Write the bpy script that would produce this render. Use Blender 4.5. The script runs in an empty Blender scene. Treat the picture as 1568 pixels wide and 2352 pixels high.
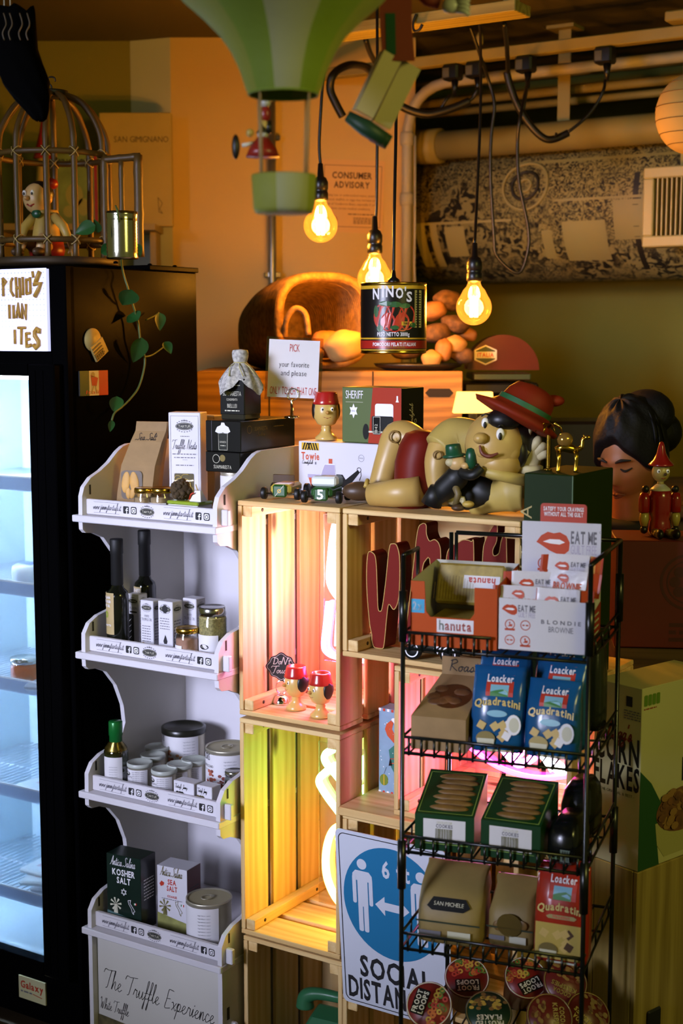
import bpy, bmesh, math, random
from mathutils import Matrix, Vector
random.seed(7)
SC = bpy.context.scene
COL = SC.collection
pi = math.pi
rad = math.radians

# ------------------------------------------------------------------ camera
CAM_H = 1.80
PITCH = rad(7.0322)
FPX = 3267.0
cam = bpy.data.cameras.new('camera')
cam.sensor_fit = 'HORIZONTAL'; cam.sensor_width = 24.0; cam.lens = FPX / 1568 * 24.0
cam.clip_start = 0.05; cam.clip_end = 50
cam.dof.use_dof = True; cam.dof.focus_distance = 3.1; cam.dof.aperture_fstop = 4.0
cam_o = bpy.data.objects.new('camera', cam); COL.objects.link(cam_o)
cam_o.location = (0, 0, CAM_H); cam_o.rotation_euler = (pi / 2 - PITCH, 0, 0)
SC.camera = cam_o

# ------------------------------------------------------------------ world, lights, exposure
w = bpy.data.worlds.new('world'); SC.world = w; w.use_nodes = True
bg = w.node_tree.nodes['Background']
bg.inputs[0].default_value = (0.56, 0.55, 0.16, 1); bg.inputs[1].default_value = 0.10
SC.view_settings.view_transform = 'Standard'
try: SC.view_settings.look = 'None'
except Exception: pass
SC.view_settings.gamma = 1.0
SC.view_settings.exposure = 0.78
SC.view_settings.use_curve_mapping = False

def area(name, loc, target, sx, sy, col, power):
    l = bpy.data.lights.new(name, 'AREA'); l.shape = 'RECTANGLE'; l.size = sx; l.size_y = sy
    l.color = col; l.energy = power
    o = bpy.data.objects.new(name, l); COL.objects.link(o); o.location = loc
    d = Vector(target) - Vector(loc)
    o.rotation_euler = d.to_track_quat('-Z', 'Y').to_euler()
    return o
def point(name, loc, col, power, r=0.02, parent=None):
    l = bpy.data.lights.new(name, 'POINT'); l.color = col; l.energy = power; l.shadow_soft_size = r
    o = bpy.data.objects.new(name, l); COL.objects.link(o); o.location = loc
    if parent: o.parent = parent
    return o
# daylight from the shop window behind and to the left of the camera
wl = area('window_daylight', (-3.05, -0.4, 2.3), (-0.3, 3.1, 1.42), 1.1, 1.3, (0.70, 0.74, 1.0), 10.5)
wl.data.spread = rad(34)
# added warm fill near the ceiling to the right, standing for unseen room lights
area('warm_fill', (1.9, 0.6, 2.75), (0.6, 3.2, 1.0), 0.9, 0.9, (0.93, 0.86, 0.22), 22)

# ------------------------------------------------------------------ frames of reference (metres)
cP, sP = math.cos(PITCH), math.sin(PITCH)
def ray(px, py):
    x = (px - 784) / FPX; y = (1176 - py) / FPX
    return Vector((x, cP + y * sP, -sP + y * cP))
def at(px, py, Y):
    r = ray(px, py); return Vector((0, 0, CAM_H)) + r * (Y / r.y)
TH = rad(32.5)                                   # the row of furniture is turned this much
U = Vector((math.cos(TH), -math.sin(TH), 0)); W = Vector((math.sin(TH), math.cos(TH), 0))
ORG = Vector((-0.2305, 3.13, 0))                 # front left foot of the crate stack
ROT = -TH
def RW(u, w, z): return ORG + U * u + W * w + Vector((0, 0, z))
def rp(px, py, w):                               # point of the plane 'w' behind the row's front
    r = ray(px, py); k = (w + ORG.dot(W)) / r.dot(W)
    return Vector((0, 0, CAM_H)) + r * k
def onz(px, py, z):
    r = ray(px, py); return Vector((0, 0, CAM_H)) + r * ((z - CAM_H) / r.z)
def sh(px, w, z):                                # stands on a shelf of height z, w deep
    a, b = -2.0, 2.0
    for _ in range(50):
        m = (a + b) / 2; p = RW(m, w, z) - Vector((0, 0, CAM_H))
        d = p.y * cP - p.z * sP
        if 784 + FPX * p.x / d < px: a = m
        else: b = m
    return RW(a, w, z)

# ------------------------------------------------------------------ materials
def lin(c):
    c /= 255.0
    return c / 12.92 if c <= 0.04045 else ((c + 0.055) / 1.055) ** 2.4
def rgb(h):
    if isinstance(h, str):
        h = h.lstrip('#'); return (lin(int(h[0:2], 16)), lin(int(h[2:4], 16)), lin(int(h[4:6], 16)), 1)
    return tuple(h) + (1,) if len(h) == 3 else h
MATS = {}
def pm(name, col, rough=0.5, metal=0.0, var=0.0, vscale=8.0, bump=0.0, bscale=60.0, spec=0.5, coat=0.0, trans=0.0, alpha=1.0, sss=0.0, vstretch=(1, 1, 1)):
    if name in MATS: return MATS[name]
    m = bpy.data.materials.new(name); m.use_nodes = True; nt = m.node_tree
    b = nt.nodes['Principled BSDF']; c = rgb(col)
    b.inputs['Base Color'].default_value = c; b.inputs['Roughness'].default_value = rough
    b.inputs['Metallic'].default_value = metal; b.inputs['Specular IOR Level'].default_value = spec
    if coat: b.inputs['Coat Weight'].default_value = coat; b.inputs['Coat Roughness'].default_value = 0.08
    if trans: b.inputs['Transmission Weight'].default_value = trans
    if alpha < 1: b.inputs['Alpha'].default_value = alpha
    if var or bump:
        tc = nt.nodes.new('ShaderNodeTexCoord'); mp = nt.nodes.new('ShaderNodeMapping')
        mp.inputs['Scale'].default_value = vstretch
        nt.links.new(tc.outputs['Object'], mp.inputs['Vector'])
    if var:
        n = nt.nodes.new('ShaderNodeTexNoise'); n.inputs['Scale'].default_value = vscale; n.inputs['Detail'].default_value = 4
        r = nt.nodes.new('ShaderNodeValToRGB')
        r.color_ramp.elements[0].position = 0.3; r.color_ramp.elements[1].position = 0.7
        r.color_ramp.elements[0].color = tuple(x * (1 - var) for x in c[:3]) + (1,)
        r.color_ramp.elements[1].color = tuple(min(1, x * (1 + var * 0.6)) for x in c[:3]) + (1,)
        nt.links.new(mp.outputs[0], n.inputs['Vector']); nt.links.new(n.outputs[0], r.inputs[0]); nt.links.new(r.outputs[0], b.inputs['Base Color'])
    if bump:
        n2 = nt.nodes.new('ShaderNodeTexNoise'); n2.inputs['Scale'].default_value = bscale; n2.inputs['Detail'].default_value = 3
        bp = nt.nodes.new('ShaderNodeBump'); bp.inputs['Strength'].default_value = bump; bp.inputs['Distance'].default_value = 0.004
        nt.links.new(mp.outputs[0], n2.inputs['Vector']); nt.links.new(n2.outputs[0], bp.inputs['Height']); nt.links.new(bp.outputs[0], b.inputs['Normal'])
    MATS[name] = m; return m
def em(name, col, strength):
    if name in MATS: return MATS[name]
    m = bpy.data.materials.new(name); m.use_nodes = True; nt = m.node_tree
    b = nt.nodes['Principled BSDF']; c = rgb(col)
    b.inputs['Base Color'].default_value = c; b.inputs['Roughness'].default_value = 0.4
    b.inputs['Emission Color'].default_value = c; b.inputs['Emission Strength'].default_value = strength
    MATS[name] = m; return m
def clear(name, tint, gloss=0.12, rough=0.03, glow=None):
    if name in MATS: return MATS[name]
    m = bpy.data.materials.new(name); m.use_nodes = True; nt = m.node_tree
    for n in list(nt.nodes):
        if n.type == 'BSDF_PRINCIPLED': nt.nodes.remove(n)
    out = [n for n in nt.nodes if n.type == 'OUTPUT_MATERIAL'][0]
    t = nt.nodes.new('ShaderNodeBsdfTransparent'); t.inputs[0].default_value = rgb(tint)
    g = nt.nodes.new('ShaderNodeBsdfGlossy'); g.inputs['Roughness'].default_value = rough
    fr = nt.nodes.new('ShaderNodeLayerWeight'); fr.inputs['Blend'].default_value = 0.35
    mul = nt.nodes.new('ShaderNodeMath'); mul.operation = 'MULTIPLY_ADD'; mul.inputs[1].default_value = 0.6; mul.inputs[2].default_value = gloss * 0.4
    nt.links.new(fr.outputs['Fresnel'], mul.inputs[0])
    mx = nt.nodes.new('ShaderNodeMixShader'); nt.links.new(mul.outputs[0], mx.inputs[0])
    nt.links.new(t.outputs[0], mx.inputs[1]); nt.links.new(g.outputs[0], mx.inputs[2])
    last = mx
    if glow:
        e = nt.nodes.new('ShaderNodeEmission'); e.inputs[0].default_value = rgb(glow[0]); e.inputs[1].default_value = glow[1]
        ad = nt.nodes.new('ShaderNodeAddShader'); nt.links.new(mx.outputs[0], ad.inputs[0]); nt.links.new(e.outputs[0], ad.inputs[1]); last = ad
    nt.links.new(last.outputs[0], out.inputs[0])
    MATS[name] = m; return m
def wood(name, light, dark, axis='z', scale=1.0, rough=0.55, knots=True):
    if name in MATS: return MATS[name]
    m = bpy.data.materials.new(name); m.use_nodes = True; nt = m.node_tree; L = nt.links
    b = nt.nodes['Principled BSDF']; b.inputs['Roughness'].default_value = rough; b.inputs['Specular IOR Level'].default_value = 0.3
    tc = nt.nodes.new('ShaderNodeTexCoord')
    def mapped(along, across):
        mp = nt.nodes.new('ShaderNodeMapping')
        s = [across * scale] * 3; s['xyz'.index(axis)] = along * scale
        mp.inputs['Scale'].default_value = s; L.new(tc.outputs['Object'], mp.inputs['Vector']); return mp
    m1 = mapped(1.1, 9)
    wv = nt.nodes.new('ShaderNodeTexWave'); wv.wave_type = 'RINGS'; wv.rings_direction = axis.upper()
    wv.inputs['Scale'].default_value = 1.3; wv.inputs['Distortion'].default_value = 7; wv.inputs['Detail'].default_value = 2.0; wv.inputs['Detail Scale'].default_value = 1.2
    L.new(m1.outputs[0], wv.inputs['Vector'])
    m2 = mapped(4, 190); n2 = nt.nodes.new('ShaderNodeTexNoise'); n2.inputs['Scale'].default_value = 1.0; n2.inputs['Detail'].default_value = 3
    L.new(m2.outputs[0], n2.inputs['Vector'])
    mixf = nt.nodes.new('ShaderNodeMix'); mixf.data_type = 'FLOAT'; mixf.inputs[0].default_value = 0.6
    L.new(wv.outputs[1], mixf.inputs[2]); L.new(n2.outputs[0], mixf.inputs[3])
    cr = nt.nodes.new('ShaderNodeValToRGB'); cr.color_ramp.elements[0].position = 0.15; cr.color_ramp.elements[1].position = 0.75
    cr.color_ramp.elements[0].color = rgb(dark); cr.color_ramp.elements[1].color = rgb(light)
    L.new(mixf.outputs[0], cr.inputs[0]); last = cr.outputs[0]
    if knots:
        m3 = mapped(3.2, 8.5); vo = nt.nodes.new('ShaderNodeTexVoronoi'); vo.inputs['Scale'].default_value = 1.0
        L.new(m3.outputs[0], vo.inputs['Vector'])
        kr = nt.nodes.new('ShaderNodeValToRGB'); kr.color_ramp.elements[0].position = 0.07; kr.color_ramp.elements[1].position = 0.15
        kr.color_ramp.elements[0].color = (1, 1, 1, 1); kr.color_ramp.elements[1].color = (0, 0, 0, 1)
        L.new(vo.outputs['Distance'], kr.inputs[0])
        mk = nt.nodes.new('ShaderNodeMix'); mk.data_type = 'RGBA'; L.new(kr.outputs[0], mk.inputs[0]); L.new(last, mk.inputs[6]); mk.inputs[7].default_value = rgb('5e3c1c'); last = mk.outputs[2]
    L.new(last, b.inputs['Base Color'])
    bp = nt.nodes.new('ShaderNodeBump'); bp.inputs['Strength'].default_value = 0.12; bp.inputs['Distance'].default_value = 0.002
    L.new(n2.outputs[0], bp.inputs['Height']); L.new(bp.outputs[0], b.inputs['Normal'])
    MATS[name] = m; return m

# ------------------------------------------------------------------ mesh building
def T(x=0, y=0, z=0): return Matrix.Translation((x, y, z))
def RX(a): return Matrix.Rotation(rad(a), 4, 'X')
def RY(a): return Matrix.Rotation(rad(a), 4, 'Y')
def RZ(a): return Matrix.Rotation(rad(a), 4, 'Z')
def SCL(x, y, z): return Matrix.Diagonal((x, y, z, 1))
EPS = 0.0005
def FRONT(y, x=0, z=0, e=1): return T(x, y - EPS * e, z) @ RX(90)              # x right, y up, seen from -Y
def SIDE(x, y=0, z=0, e=1): return T(x + EPS * e, y, z) @ RZ(90) @ RX(90)       # face towards +X
def TOP(z, x=0, y=0, e=1): return T(x, y, z + EPS * e)
def catmull(P, n=8, closed=False):
    P = [Vector(p) for p in P]; out = []; N = len(P)
    rng = N if closed else N - 1
    for i in range(rng):
        if closed: p0, p1, p2, p3 = P[i - 1], P[i], P[(i + 1) % N], P[(i + 2) % N]
        else: p0, p1, p2, p3 = P[max(i - 1, 0)], P[i], P[i + 1], P[min(i + 2, N - 1)]
        for k in range(n):
            t = k / n
            out.append(0.5 * ((2 * p1) + (p2 - p0) * t + (2 * p0 - 5 * p1 + 4 * p2 - p3) * t * t + (3 * p1 - p0 - 3 * p2 + p3) * t ** 3))
    if not closed: out.append(P[-1])
    return out

GLY = {}
def glyphs():
    chars = sorted(set('ABCDEFGHIJKLMNOPQRSTUVWXYZabcdefghijklmnopqrstuvwxyz0123456789.,&\'-*+/:'))
    for bold in (0, 1):
        for ch in chars:
            cu = bpy.data.curves.new('g', 'FONT'); cu.body = ch; cu.resolution_u = 2; cu.offset = 0.028 if bold else -0.004
            o = bpy.data.objects.new('g', cu); COL.objects.link(o)
            GLY[(bold, ch)] = o
    dg = bpy.context.evaluated_depsgraph_get()
    for k, o in list(GLY.items()):
        me = o.evaluated_get(dg).to_mesh()
        vs = [(v.co.x, v.co.y) for v in me.vertices]; fs = [tuple(p.vertices) for p in me.polygons]
        o.evaluated_get(dg).to_mesh_clear()
        GLY[k] = (o, vs, fs)
    for k, (o, vs, fs) in list(GLY.items()):
        cu = o.data; bpy.data.objects.remove(o); bpy.data.curves.remove(cu)
        x0 = min(v[0] for v in vs); x1 = max(v[0] for v in vs)
        GLY[k] = ([(v[0] - x0, v[1]) for v in vs], fs, x1 - x0)
glyphs()
_h = GLY[(0, 'H')][0]; CAP = max(v[1] for v in _h) - min(v[1] for v in _h)

class MB:
    def __init__(s): s.v = []; s.f = []; s.m = []; s.s = []; s.mats = []; s.T = Matrix(); s.slot = {}
    def mi(s, mat):
        if mat.name not in s.slot: s.slot[mat.name] = len(s.mats); s.mats.append(mat)
        return s.slot[mat.name]
    def add(s, vs, fs, mat, smooth=False, M=None):
        X = s.T @ M if M is not None else s.T
        k = len(s.v); i = s.mi(mat)
        s.v.extend([X @ Vector(v) for v in vs])
        for f in fs: s.f.append(tuple(k + q for q in f)); s.m.append(i); s.s.append(smooth)
        return s
    def box(s, c, d, mat, b=0.0, M=None):
        x, y, z = c; hx, hy, hz = d[0] / 2, d[1] / 2, d[2] / 2
        if b <= 0:
            vs = [(x + i * hx, y + j * hy, z + k * hz) for i in (-1, 1) for j in (-1, 1) for k in (-1, 1)]
            return s.add(vs, [(0, 1, 3, 2), (4, 6, 7, 5), (0, 4, 5, 1), (2, 3, 7, 6), (0, 2, 6, 4), (1, 5, 7, 3)], mat, False, M)
        b = min(b, hx * .9, hy * .9, hz * .9); vs = []; ix = {}
        for i in (-1, 1):
            for j in (-1, 1):
                for k in (-1, 1):
                    for a in range(3):
                        p = [i * (hx - b), j * (hy - b), k * (hz - b)]
                        p[a] = (i, j, k)[a] * (hx, hy, hz)[a]
                        ix[(i, j, k, a)] = len(vs); vs.append((x + p[0], y + p[1], z + p[2]))
        fs = []
        for a in range(3):
            o1, o2 = [q for q in range(3) if q != a]
            for sg in (-1, 1):
                l = []
                for (p, q) in ((-1, -1), (1, -1), (1, 1), (-1, 1)):
                    t = [0, 0, 0]; t[a] = sg; t[o1] = p; t[o2] = q; l.append(ix[(t[0], t[1], t[2], a)])
                fs.append(tuple(l))
            for p in (-1, 1):
                for q in (-1, 1):
                    t0 = [0, 0, 0]; t1 = [0, 0, 0]; t0[a] = -1; t1[a] = 1; t0[o1] = t1[o1] = p; t0[o2] = t1[o2] = q
                    fs.append((ix[(*t0, o1)], ix[(*t1, o1)], ix[(*t1, o2)], ix[(*t0, o2)]))
        for i in (-1, 1):
            for j in (-1, 1):
                for k in (-1, 1): fs.append((ix[(i, j, k, 0)], ix[(i, j, k, 1)], ix[(i, j, k, 2)]))
        return s.add(vs, fs, mat, False, M)
    def bb(s, x0, x1, y0, y1, z0, z1, mat, b=0.0, M=None):
        return s.box(((x0 + x1) / 2, (y0 + y1) / 2, (z0 + z1) / 2), (abs(x1 - x0), abs(y1 - y0), abs(z1 - z0)), mat, b, M)
    def lathe(s, prof, mat, n=28, M=None, smooth=True, ang=360.0, sx=1.0, sy=1.0):
        vs = []; fs = []; full = ang >= 359.9; cols = n if full else n + 1
        for (r, z) in prof:
            for k in range(cols):
                a = rad(ang) * k / n
                vs.append((r * math.cos(a) * sx, r * math.sin(a) * sy, z))
        for i in range(len(prof) - 1):
            for k in range(n):
                k2 = (k + 1) % cols if full else k + 1
                fs.append((i * cols + k, i * cols + k2, (i + 1) * cols + k2, (i + 1) * cols + k))
        if full:
            if prof[0][0] > 1e-5 and not (prof[-1][0] < 1e-5 and abs(prof[0][1] - prof[-1][1]) < 1e-6): fs.append(tuple(range(cols)))
            if prof[-1][0] > 1e-5: fs.append(tuple((len(prof) - 1) * cols + k for k in range(cols)))
        return s.add(vs, fs, mat, smooth, M)
    def arc(s, r, z0, z1, a0, a1, mat, n=16, M=None):       # a label wrapped round a can; angles: -90 faces -Y
        vs = []; fs = []
        for k in range(n + 1):
            a = rad(a0 + (a1 - a0) * k / n)
            vs += [(r * math.cos(a), r * math.sin(a), z0), (r * math.cos(a), r * math.sin(a), z1)]
        for k in range(n): fs.append((2 * k, 2 * k + 2, 2 * k + 3, 2 * k + 1))
        return s.add(vs, fs, mat, True, M)
    def tube(s, P, r, mat, n=8, closed=False, M=None, smooth=True, flat=1.0, up=None):
        P = [Vector(p) for p in P]; N = len(P)
        rs = r if isinstance(r, (list, tuple)) else [r] * N
        if len(rs) != N: rs = [rs[int(i * (len(rs) - 1) / max(N - 1, 1))] + (rs[min(int(i * (len(rs) - 1) / max(N - 1, 1)) + 1, len(rs) - 1)] - rs[int(i * (len(rs) - 1) / max(N - 1, 1))]) * ((i * (len(rs) - 1) / max(N - 1, 1)) % 1) for i in range(N)]
        tg = []
        for i in range(N):
            a = P[i - 1] if (i > 0 or closed) else P[i]; b = P[(i + 1) % N] if (i < N - 1 or closed) else P[i]
            t = (b - a); tg.append(t.normalized() if t.length > 1e-9 else Vector((0, 0, 1)))
        nrm = Vector(up) if up else tg[0].orthogonal()
        vs = []; fs = []
        for i in range(N):
            nrm = nrm - tg[i] * nrm.dot(tg[i])
            if nrm.length < 1e-6: nrm = tg[i].orthogonal()
            nrm.normalize(); bn = tg[i].cross(nrm)
            for k in range(n):
                a = 2 * pi * k / n
                vs.append(P[i] + (nrm * math.cos(a) * flat + bn * math.sin(a)) * rs[i])
        for i in range(N if closed else N - 1):
            j = (i + 1) % N
            for k in range(n): fs.append((i * n + k, i * n + (k + 1) % n, j * n + (k + 1) % n, j * n + k))
        if not closed: fs.append(tuple(range(n))); fs.append(tuple((N - 1) * n + k for k in range(n)))
        return s.add(vs, fs, mat, smooth, M)
    def prism(s, out, y0, y1, mat, M=None, smooth=False):    # outline in x,z pushed along y
        n = len(out)
        vs = [(x, y0, z) for x, z in out] + [(x, y1, z) for x, z in out]
        fs = [tuple(range(n)), tuple(range(2 * n - 1, n - 1, -1))]
        s.add(vs, fs, mat, False, M)
        k0 = [(i, (i + 1) % n, n + (i + 1) % n, n + i) for i in range(n)]
        return s.add(vs, k0, mat, smooth, M)
    def poly(s, out, mat, M=None): return s.add([(x, y, 0) for x, y in out], [tuple(range(len(out)))], mat, False, M)
    def rect(s, x0, y0, x1, y1, mat, M=None, r=0.0):
        if r <= 0: return s.poly([(x0, y0), (x1, y0), (x1, y1), (x0, y1)], mat, M)
        o = []
        for cx, cy, a0 in ((x1 - r, y1 - r, 0), (x0 + r, y1 - r, 90), (x0 + r, y0 + r, 180), (x1 - r, y0 + r, 270)):
            for k in range(5): a = rad(a0 + 22.5 * k); o.append((cx + r * math.cos(a), cy + r * math.sin(a)))
        return s.poly(o, mat, M)
    def disc(s, cx, cy, rx, ry, mat, M=None, n=24): return s.poly([(cx + rx * math.cos(2 * pi * k / n), cy + ry * math.sin(2 * pi * k / n)) for k in range(n)], mat, M)
    def ring(s, cx, cy, rx, ry, wd, mat, M=None, n=28, a0=0, a1=360):
        vs = []; fs = []
        for k in range(n + 1):
            a = rad(a0 + (a1 - a0) * k / n)
            vs += [(cx + rx * math.cos(a), cy + ry * math.sin(a), 0), (cx + (rx - wd) * math.cos(a), cy + (ry - wd) * math.sin(a), 0)]
        for k in range(n): fs.append((2 * k, 2 * k + 2, 2 * k + 3, 2 * k + 1))
        return s.add(vs, fs, mat, False, M)
    def line(s, P, wd, mat, M=None):
        for (a, b) in zip(P[:-1], P[1:]):
            dx, dy = b[0] - a[0], b[1] - a[1]; l = math.hypot(dx, dy) or 1; nx, ny = -dy / l * wd / 2, dx / l * wd / 2
            ex, ey = dx / l * wd * .3, dy / l * wd * .3
            s.poly([(a[0] + nx - ex, a[1] + ny - ey), (a[0] - nx - ex, a[1] - ny - ey), (b[0] - nx + ex, b[1] - ny + ey), (b[0] + nx + ex, b[1] + ny + ey)], mat, M)
        return s
    def ball(s, c, r, mat, M=None, nu=20, nv=12, smooth=True):
        rx, ry, rz = r if isinstance(r, (tuple, list)) else (r, r, r)
        vs = []; fs = []
        for i in range(nv + 1):
            t = pi * i / nv
            for k in range(nu):
                a = 2 * pi * k / nu
                vs.append((c[0] + rx * math.sin(t) * math.cos(a), c[1] + ry * math.sin(t) * math.sin(a), c[2] + rz * math.cos(t)))
        for i in range(nv):
            for k in range(nu): fs.append((i * nu + k, (i + 1) * nu + k, (i + 1) * nu + (k + 1) % nu, i * nu + (k + 1) % nu))
        return s.add(vs, fs, mat, smooth, M)
    def grid(s, fn, nu, nv, mat, M=None, smooth=True):
        vs = [fn(i / nu, j / nv) for j in range(nv + 1) for i in range(nu + 1)]
        fs = [(j * (nu + 1) + i, j * (nu + 1) + i + 1, (j + 1) * (nu + 1) + i + 1, (j + 1) * (nu + 1) + i) for j in range(nv) for i in range(nu)]
        return s.add(vs, fs, mat, smooth, M)
    def loft(s, rings, mat, M=None, smooth=True, caps=True):
        n = len(rings[0]); vs = [p for r in rings for p in r]
        fs = [(i * n + k, i * n + (k + 1) % n, (i + 1) * n + (k + 1) % n, (i + 1) * n + k) for i in range(len(rings) - 1) for k in range(n)]
        if caps: fs += [tuple(range(n)), tuple((len(rings) - 1) * n + k for k in range(n))]
        return s.add(vs, fs, mat, smooth, M)
    def text(s, st, M, size, mat, al='c', xs=1.0, shear=0.0, bold=0, track=0.0, bend=None, width=None):
        k = size / CAP; gap = (0.09 + track)
        pos = []; x = 0.0
        for ch in st:
            if ch == ' ': x += 0.32 + track; continue
            g = GLY.get((bold, ch))
            if not g: continue
            pos.append((g, x)); x += g[2] + gap
        tot = x - gap
        if width: xs = width / (tot * k) if tot > 0 else 1
        off = {'c': -tot / 2, 'l': 0.0, 'r': -tot}[al]
        for g, x0 in pos:
            vs = []
            for (vx, vy) in g[0]:
                X = (vx + x0 + off) * k * xs; Y = vy * k; X += shear * Y
                vs.append((bend(X, Y) if bend else (X, Y, 0)))
            s.add(vs, g[1], mat, False, M)
        return s
    def fuzz(s, x0, x1, y, h, mat, M, al='l', seed=1, frac=0.85):      # a line of print too small to read
        r = random.Random(seed); x = x0
        while x < x1:
            w_ = h * r.uniform(1.2, 3.6); w_ = min(w_, x1 - x)
            s.rect(x, y, x + w_, y + h * frac, mat, M); x += w_ + h * 0.7
        return s
    def build(s, name, parent=None, loc=(0, 0, 0), rz=None, rot=None, sub=0, bev=0.0):
        me = bpy.data.meshes.new(name)
        me.from_pydata([tuple(v) for v in s.v], [], s.f)
        for m in s.mats: me.materials.append(m)
        for p, i, q in zip(me.polygons, s.m, s.s): p.material_index = i; p.use_smooth = q
        bm = bmesh.new(); bm.from_mesh(me); bmesh.ops.recalc_face_normals(bm, faces=bm.faces); bm.to_mesh(me); bm.free()
        me.update()
        o = bpy.data.objects.new(name, me); COL.objects.link(o); o.location = loc
        if rot is not None: o.rotation_euler = rot
        if rz is not None: o.rotation_euler = (0, 0, rz)
        if parent: o.parent = parent
        if bev:
            b = o.modifiers.new('bevel', 'BEVEL'); b.width = bev; b.segments = 2; b.limit_method = 'ANGLE'; b.angle_limit = rad(40)
        if sub:
            b = o.modifiers.new('sub', 'SUBSURF'); b.levels = sub; b.render_levels = sub
        return o
def tag(o, label=None, cat=None, group=None, kind=None):
    if label: o['label'] = label
    if cat: o['category'] = cat
    if group: o['group'] = group
    if kind: o['kind'] = kind
    return o
def thing(name, label, cat, loc=(0, 0, 0), rz=0.0, group=None):
    o = bpy.data.objects.new(name, None); o.empty_display_size = 0.05; COL.objects.link(o)
    o.location = loc; o.rotation_euler = (0, 0, rz)
    return tag(o, label, cat, group)
def struct(o): o['kind'] = 'structure'; return o
def kids(o): return [c for c in bpy.data.objects if c.parent == o]
def dup(root, loc, rz, label=None, group=None):
    r = root.copy(); COL.objects.link(r); r.location = loc; r.rotation_euler = (0, 0, rz)
    if label: r['label'] = label
    if group: r['group'] = group
    for ch in kids(root):
        c = ch.copy(); COL.objects.link(c); c.parent = r
        for g in kids(ch):
            d = g.copy(); COL.objects.link(d); d.parent = c
    return r
# ------------------------------------------------------------------ common materials
M_ = {}
WHITE = pm('white_board', 'cfcbd0', 0.5, var=0.04, vscale=4)
EDGE = pm('plywood_edge', 'b9b2ab', 0.6, var=0.15, vscale=60, vstretch=(1, 1, 8))
PAPER = pm('white_paper', 'd8d5d8', 0.55)
CARD = pm('white_card', 'cfccd2', 0.45, spec=0.4)
KRAFT = pm('kraft_paper', '94764c', 0.75, var=0.12, vscale=30, bump=0.25, bscale=40)
INK = pm('black_ink', '17161a', 0.6)
GREY = pm('grey_ink', '6d6a74', 0.6)
PALE = pm('pale_ink', 'c9c6b0', 0.6)
WHT = pm('white_ink', 'e6e4e8', 0.6)
RED = pm('red_ink', 'b5321c', 0.5)
ORANGE = pm('orange_card', 'c9511a', 0.45)
BLACKG = pm('black_gloss', '08080a', 0.22, spec=0.5)
BLACKM = pm('black_matt', '0c0c0d', 0.6)
BLACKP = pm('black_plastic', '0b0b0c', 0.35)
WIRE = pm('black_wire_enamel', '0a0d0b', 0.28)
GOLD = pm('gold_metal', 'd2a648', 0.22, 1.0)
SILVER = pm('silver_metal', 'c8c6c2', 0.18, 1.0)
TIN = pm('tin_metal', 'c4bda8', 0.42, 0.75, var=0.1, vscale=20)
CHROME = pm('chrome', 'dddddd', 0.08, 1.0)
CLEARP = clear('clear_plastic', 'f2f2f2', 0.2, 0.06)
GLASS = clear('clear_glass', 'eef2ee', 0.15, 0.02)
CORDM = pm('black_cord', '080808', 0.45)

# ------------------------------------------------------------------ the setting
CREAM = pm('cream_wall_paint', 'c8a868', 0.8, bump=0.15, bscale=35)
OLIVE = pm('dim_lit_wall', '7a7430', 0.85, bump=0.15, bscale=35)  # cream paint in weak warm light, the dimness put into the colour
PALEW = pm('cool_lit_wall', 'b9bcb4', 0.8)  # wall strip: cool light, shaded from the bulbs, put into the colour
OLIVE2 = pm('olive_wall_paint', '70722a', 0.85, var=0.06, vscale=1.5)
CEIL = pm('ceiling_paint', '4c4420', 0.85, var=0.05, vscale=2)
def wallbox(name, P, Q, th, z0, z1, mat, side=1):
    P = Vector((P[0], P[1], 0)); Q = Vector((Q[0], Q[1], 0)); d = Q - P; L = d.length
    m = MB(); m.bb(0, L, 0, th * side, z0, z1, mat)
    return struct(m.build(name, loc=P, rz=math.atan2(d.y, d.x)))
CZ = 2.85
m = MB(); m.bb(-3.2, 4.0, -1.3, 7.2, -0.1, 0.0, pm('floor_tiles', '4a3c2a', 0.5, var=0.2, vscale=3)); struct(m.build('floor'))
m = MB(); m.bb(-3.2, 4.0, -1.3, 7.2, CZ, CZ + 0.1, CEIL); struct(m.build('ceiling'))
wallbox('wall_back', (-0.607, 5.2), (0.262, 5.2), 0.12, 0, CZ, CREAM)
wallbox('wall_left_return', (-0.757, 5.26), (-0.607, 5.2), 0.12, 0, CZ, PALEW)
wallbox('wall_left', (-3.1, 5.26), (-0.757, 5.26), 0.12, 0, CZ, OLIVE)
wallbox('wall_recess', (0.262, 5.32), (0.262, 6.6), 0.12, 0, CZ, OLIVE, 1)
PR = Vector((0.20, 6.14, 0))
wallbox('wall_right', PR, PR + U * 4.4, 0.12, 0, CZ, OLIVE2)

# ------------------------------------------------------------------ pipes, duct and rails under the ceiling
PIPE = pm('white_pipe_paint', 'a09a86', 0.55, var=0.06, vscale=6)
PIPE2 = pm('cream_pipe_paint', '8a7d40', 0.6, var=0.08, vscale=6)
def pipe(name, P, r, mat, label, cat, n=12):
    m = MB(); m.tube(P, r, mat, n=n); o = m.build(name); return tag(o, label, cat)
# galvanised conduit on the peach wall
c0 = at(625, 630, 5.15)
t = thing('metal_conduit', 'grey metal conduit running straight up the peach wall', 'pipe', (c0.x, 5.165, 1.2))
m = MB(); m.tube([(0, 0, 0), (0, 0, CZ - 1.2)], 0.0145, pm('galvanised_steel', '8d8a80', 0.35, 0.8, var=0.15, vscale=20)); m.build('pipe', t)
for z in (0.82, 1.3):
    m = MB(); m.box((0, 0.012, z), (0.06, 0.02, 0.02), SILVER, 0.003); m.build('clip', t)
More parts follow.
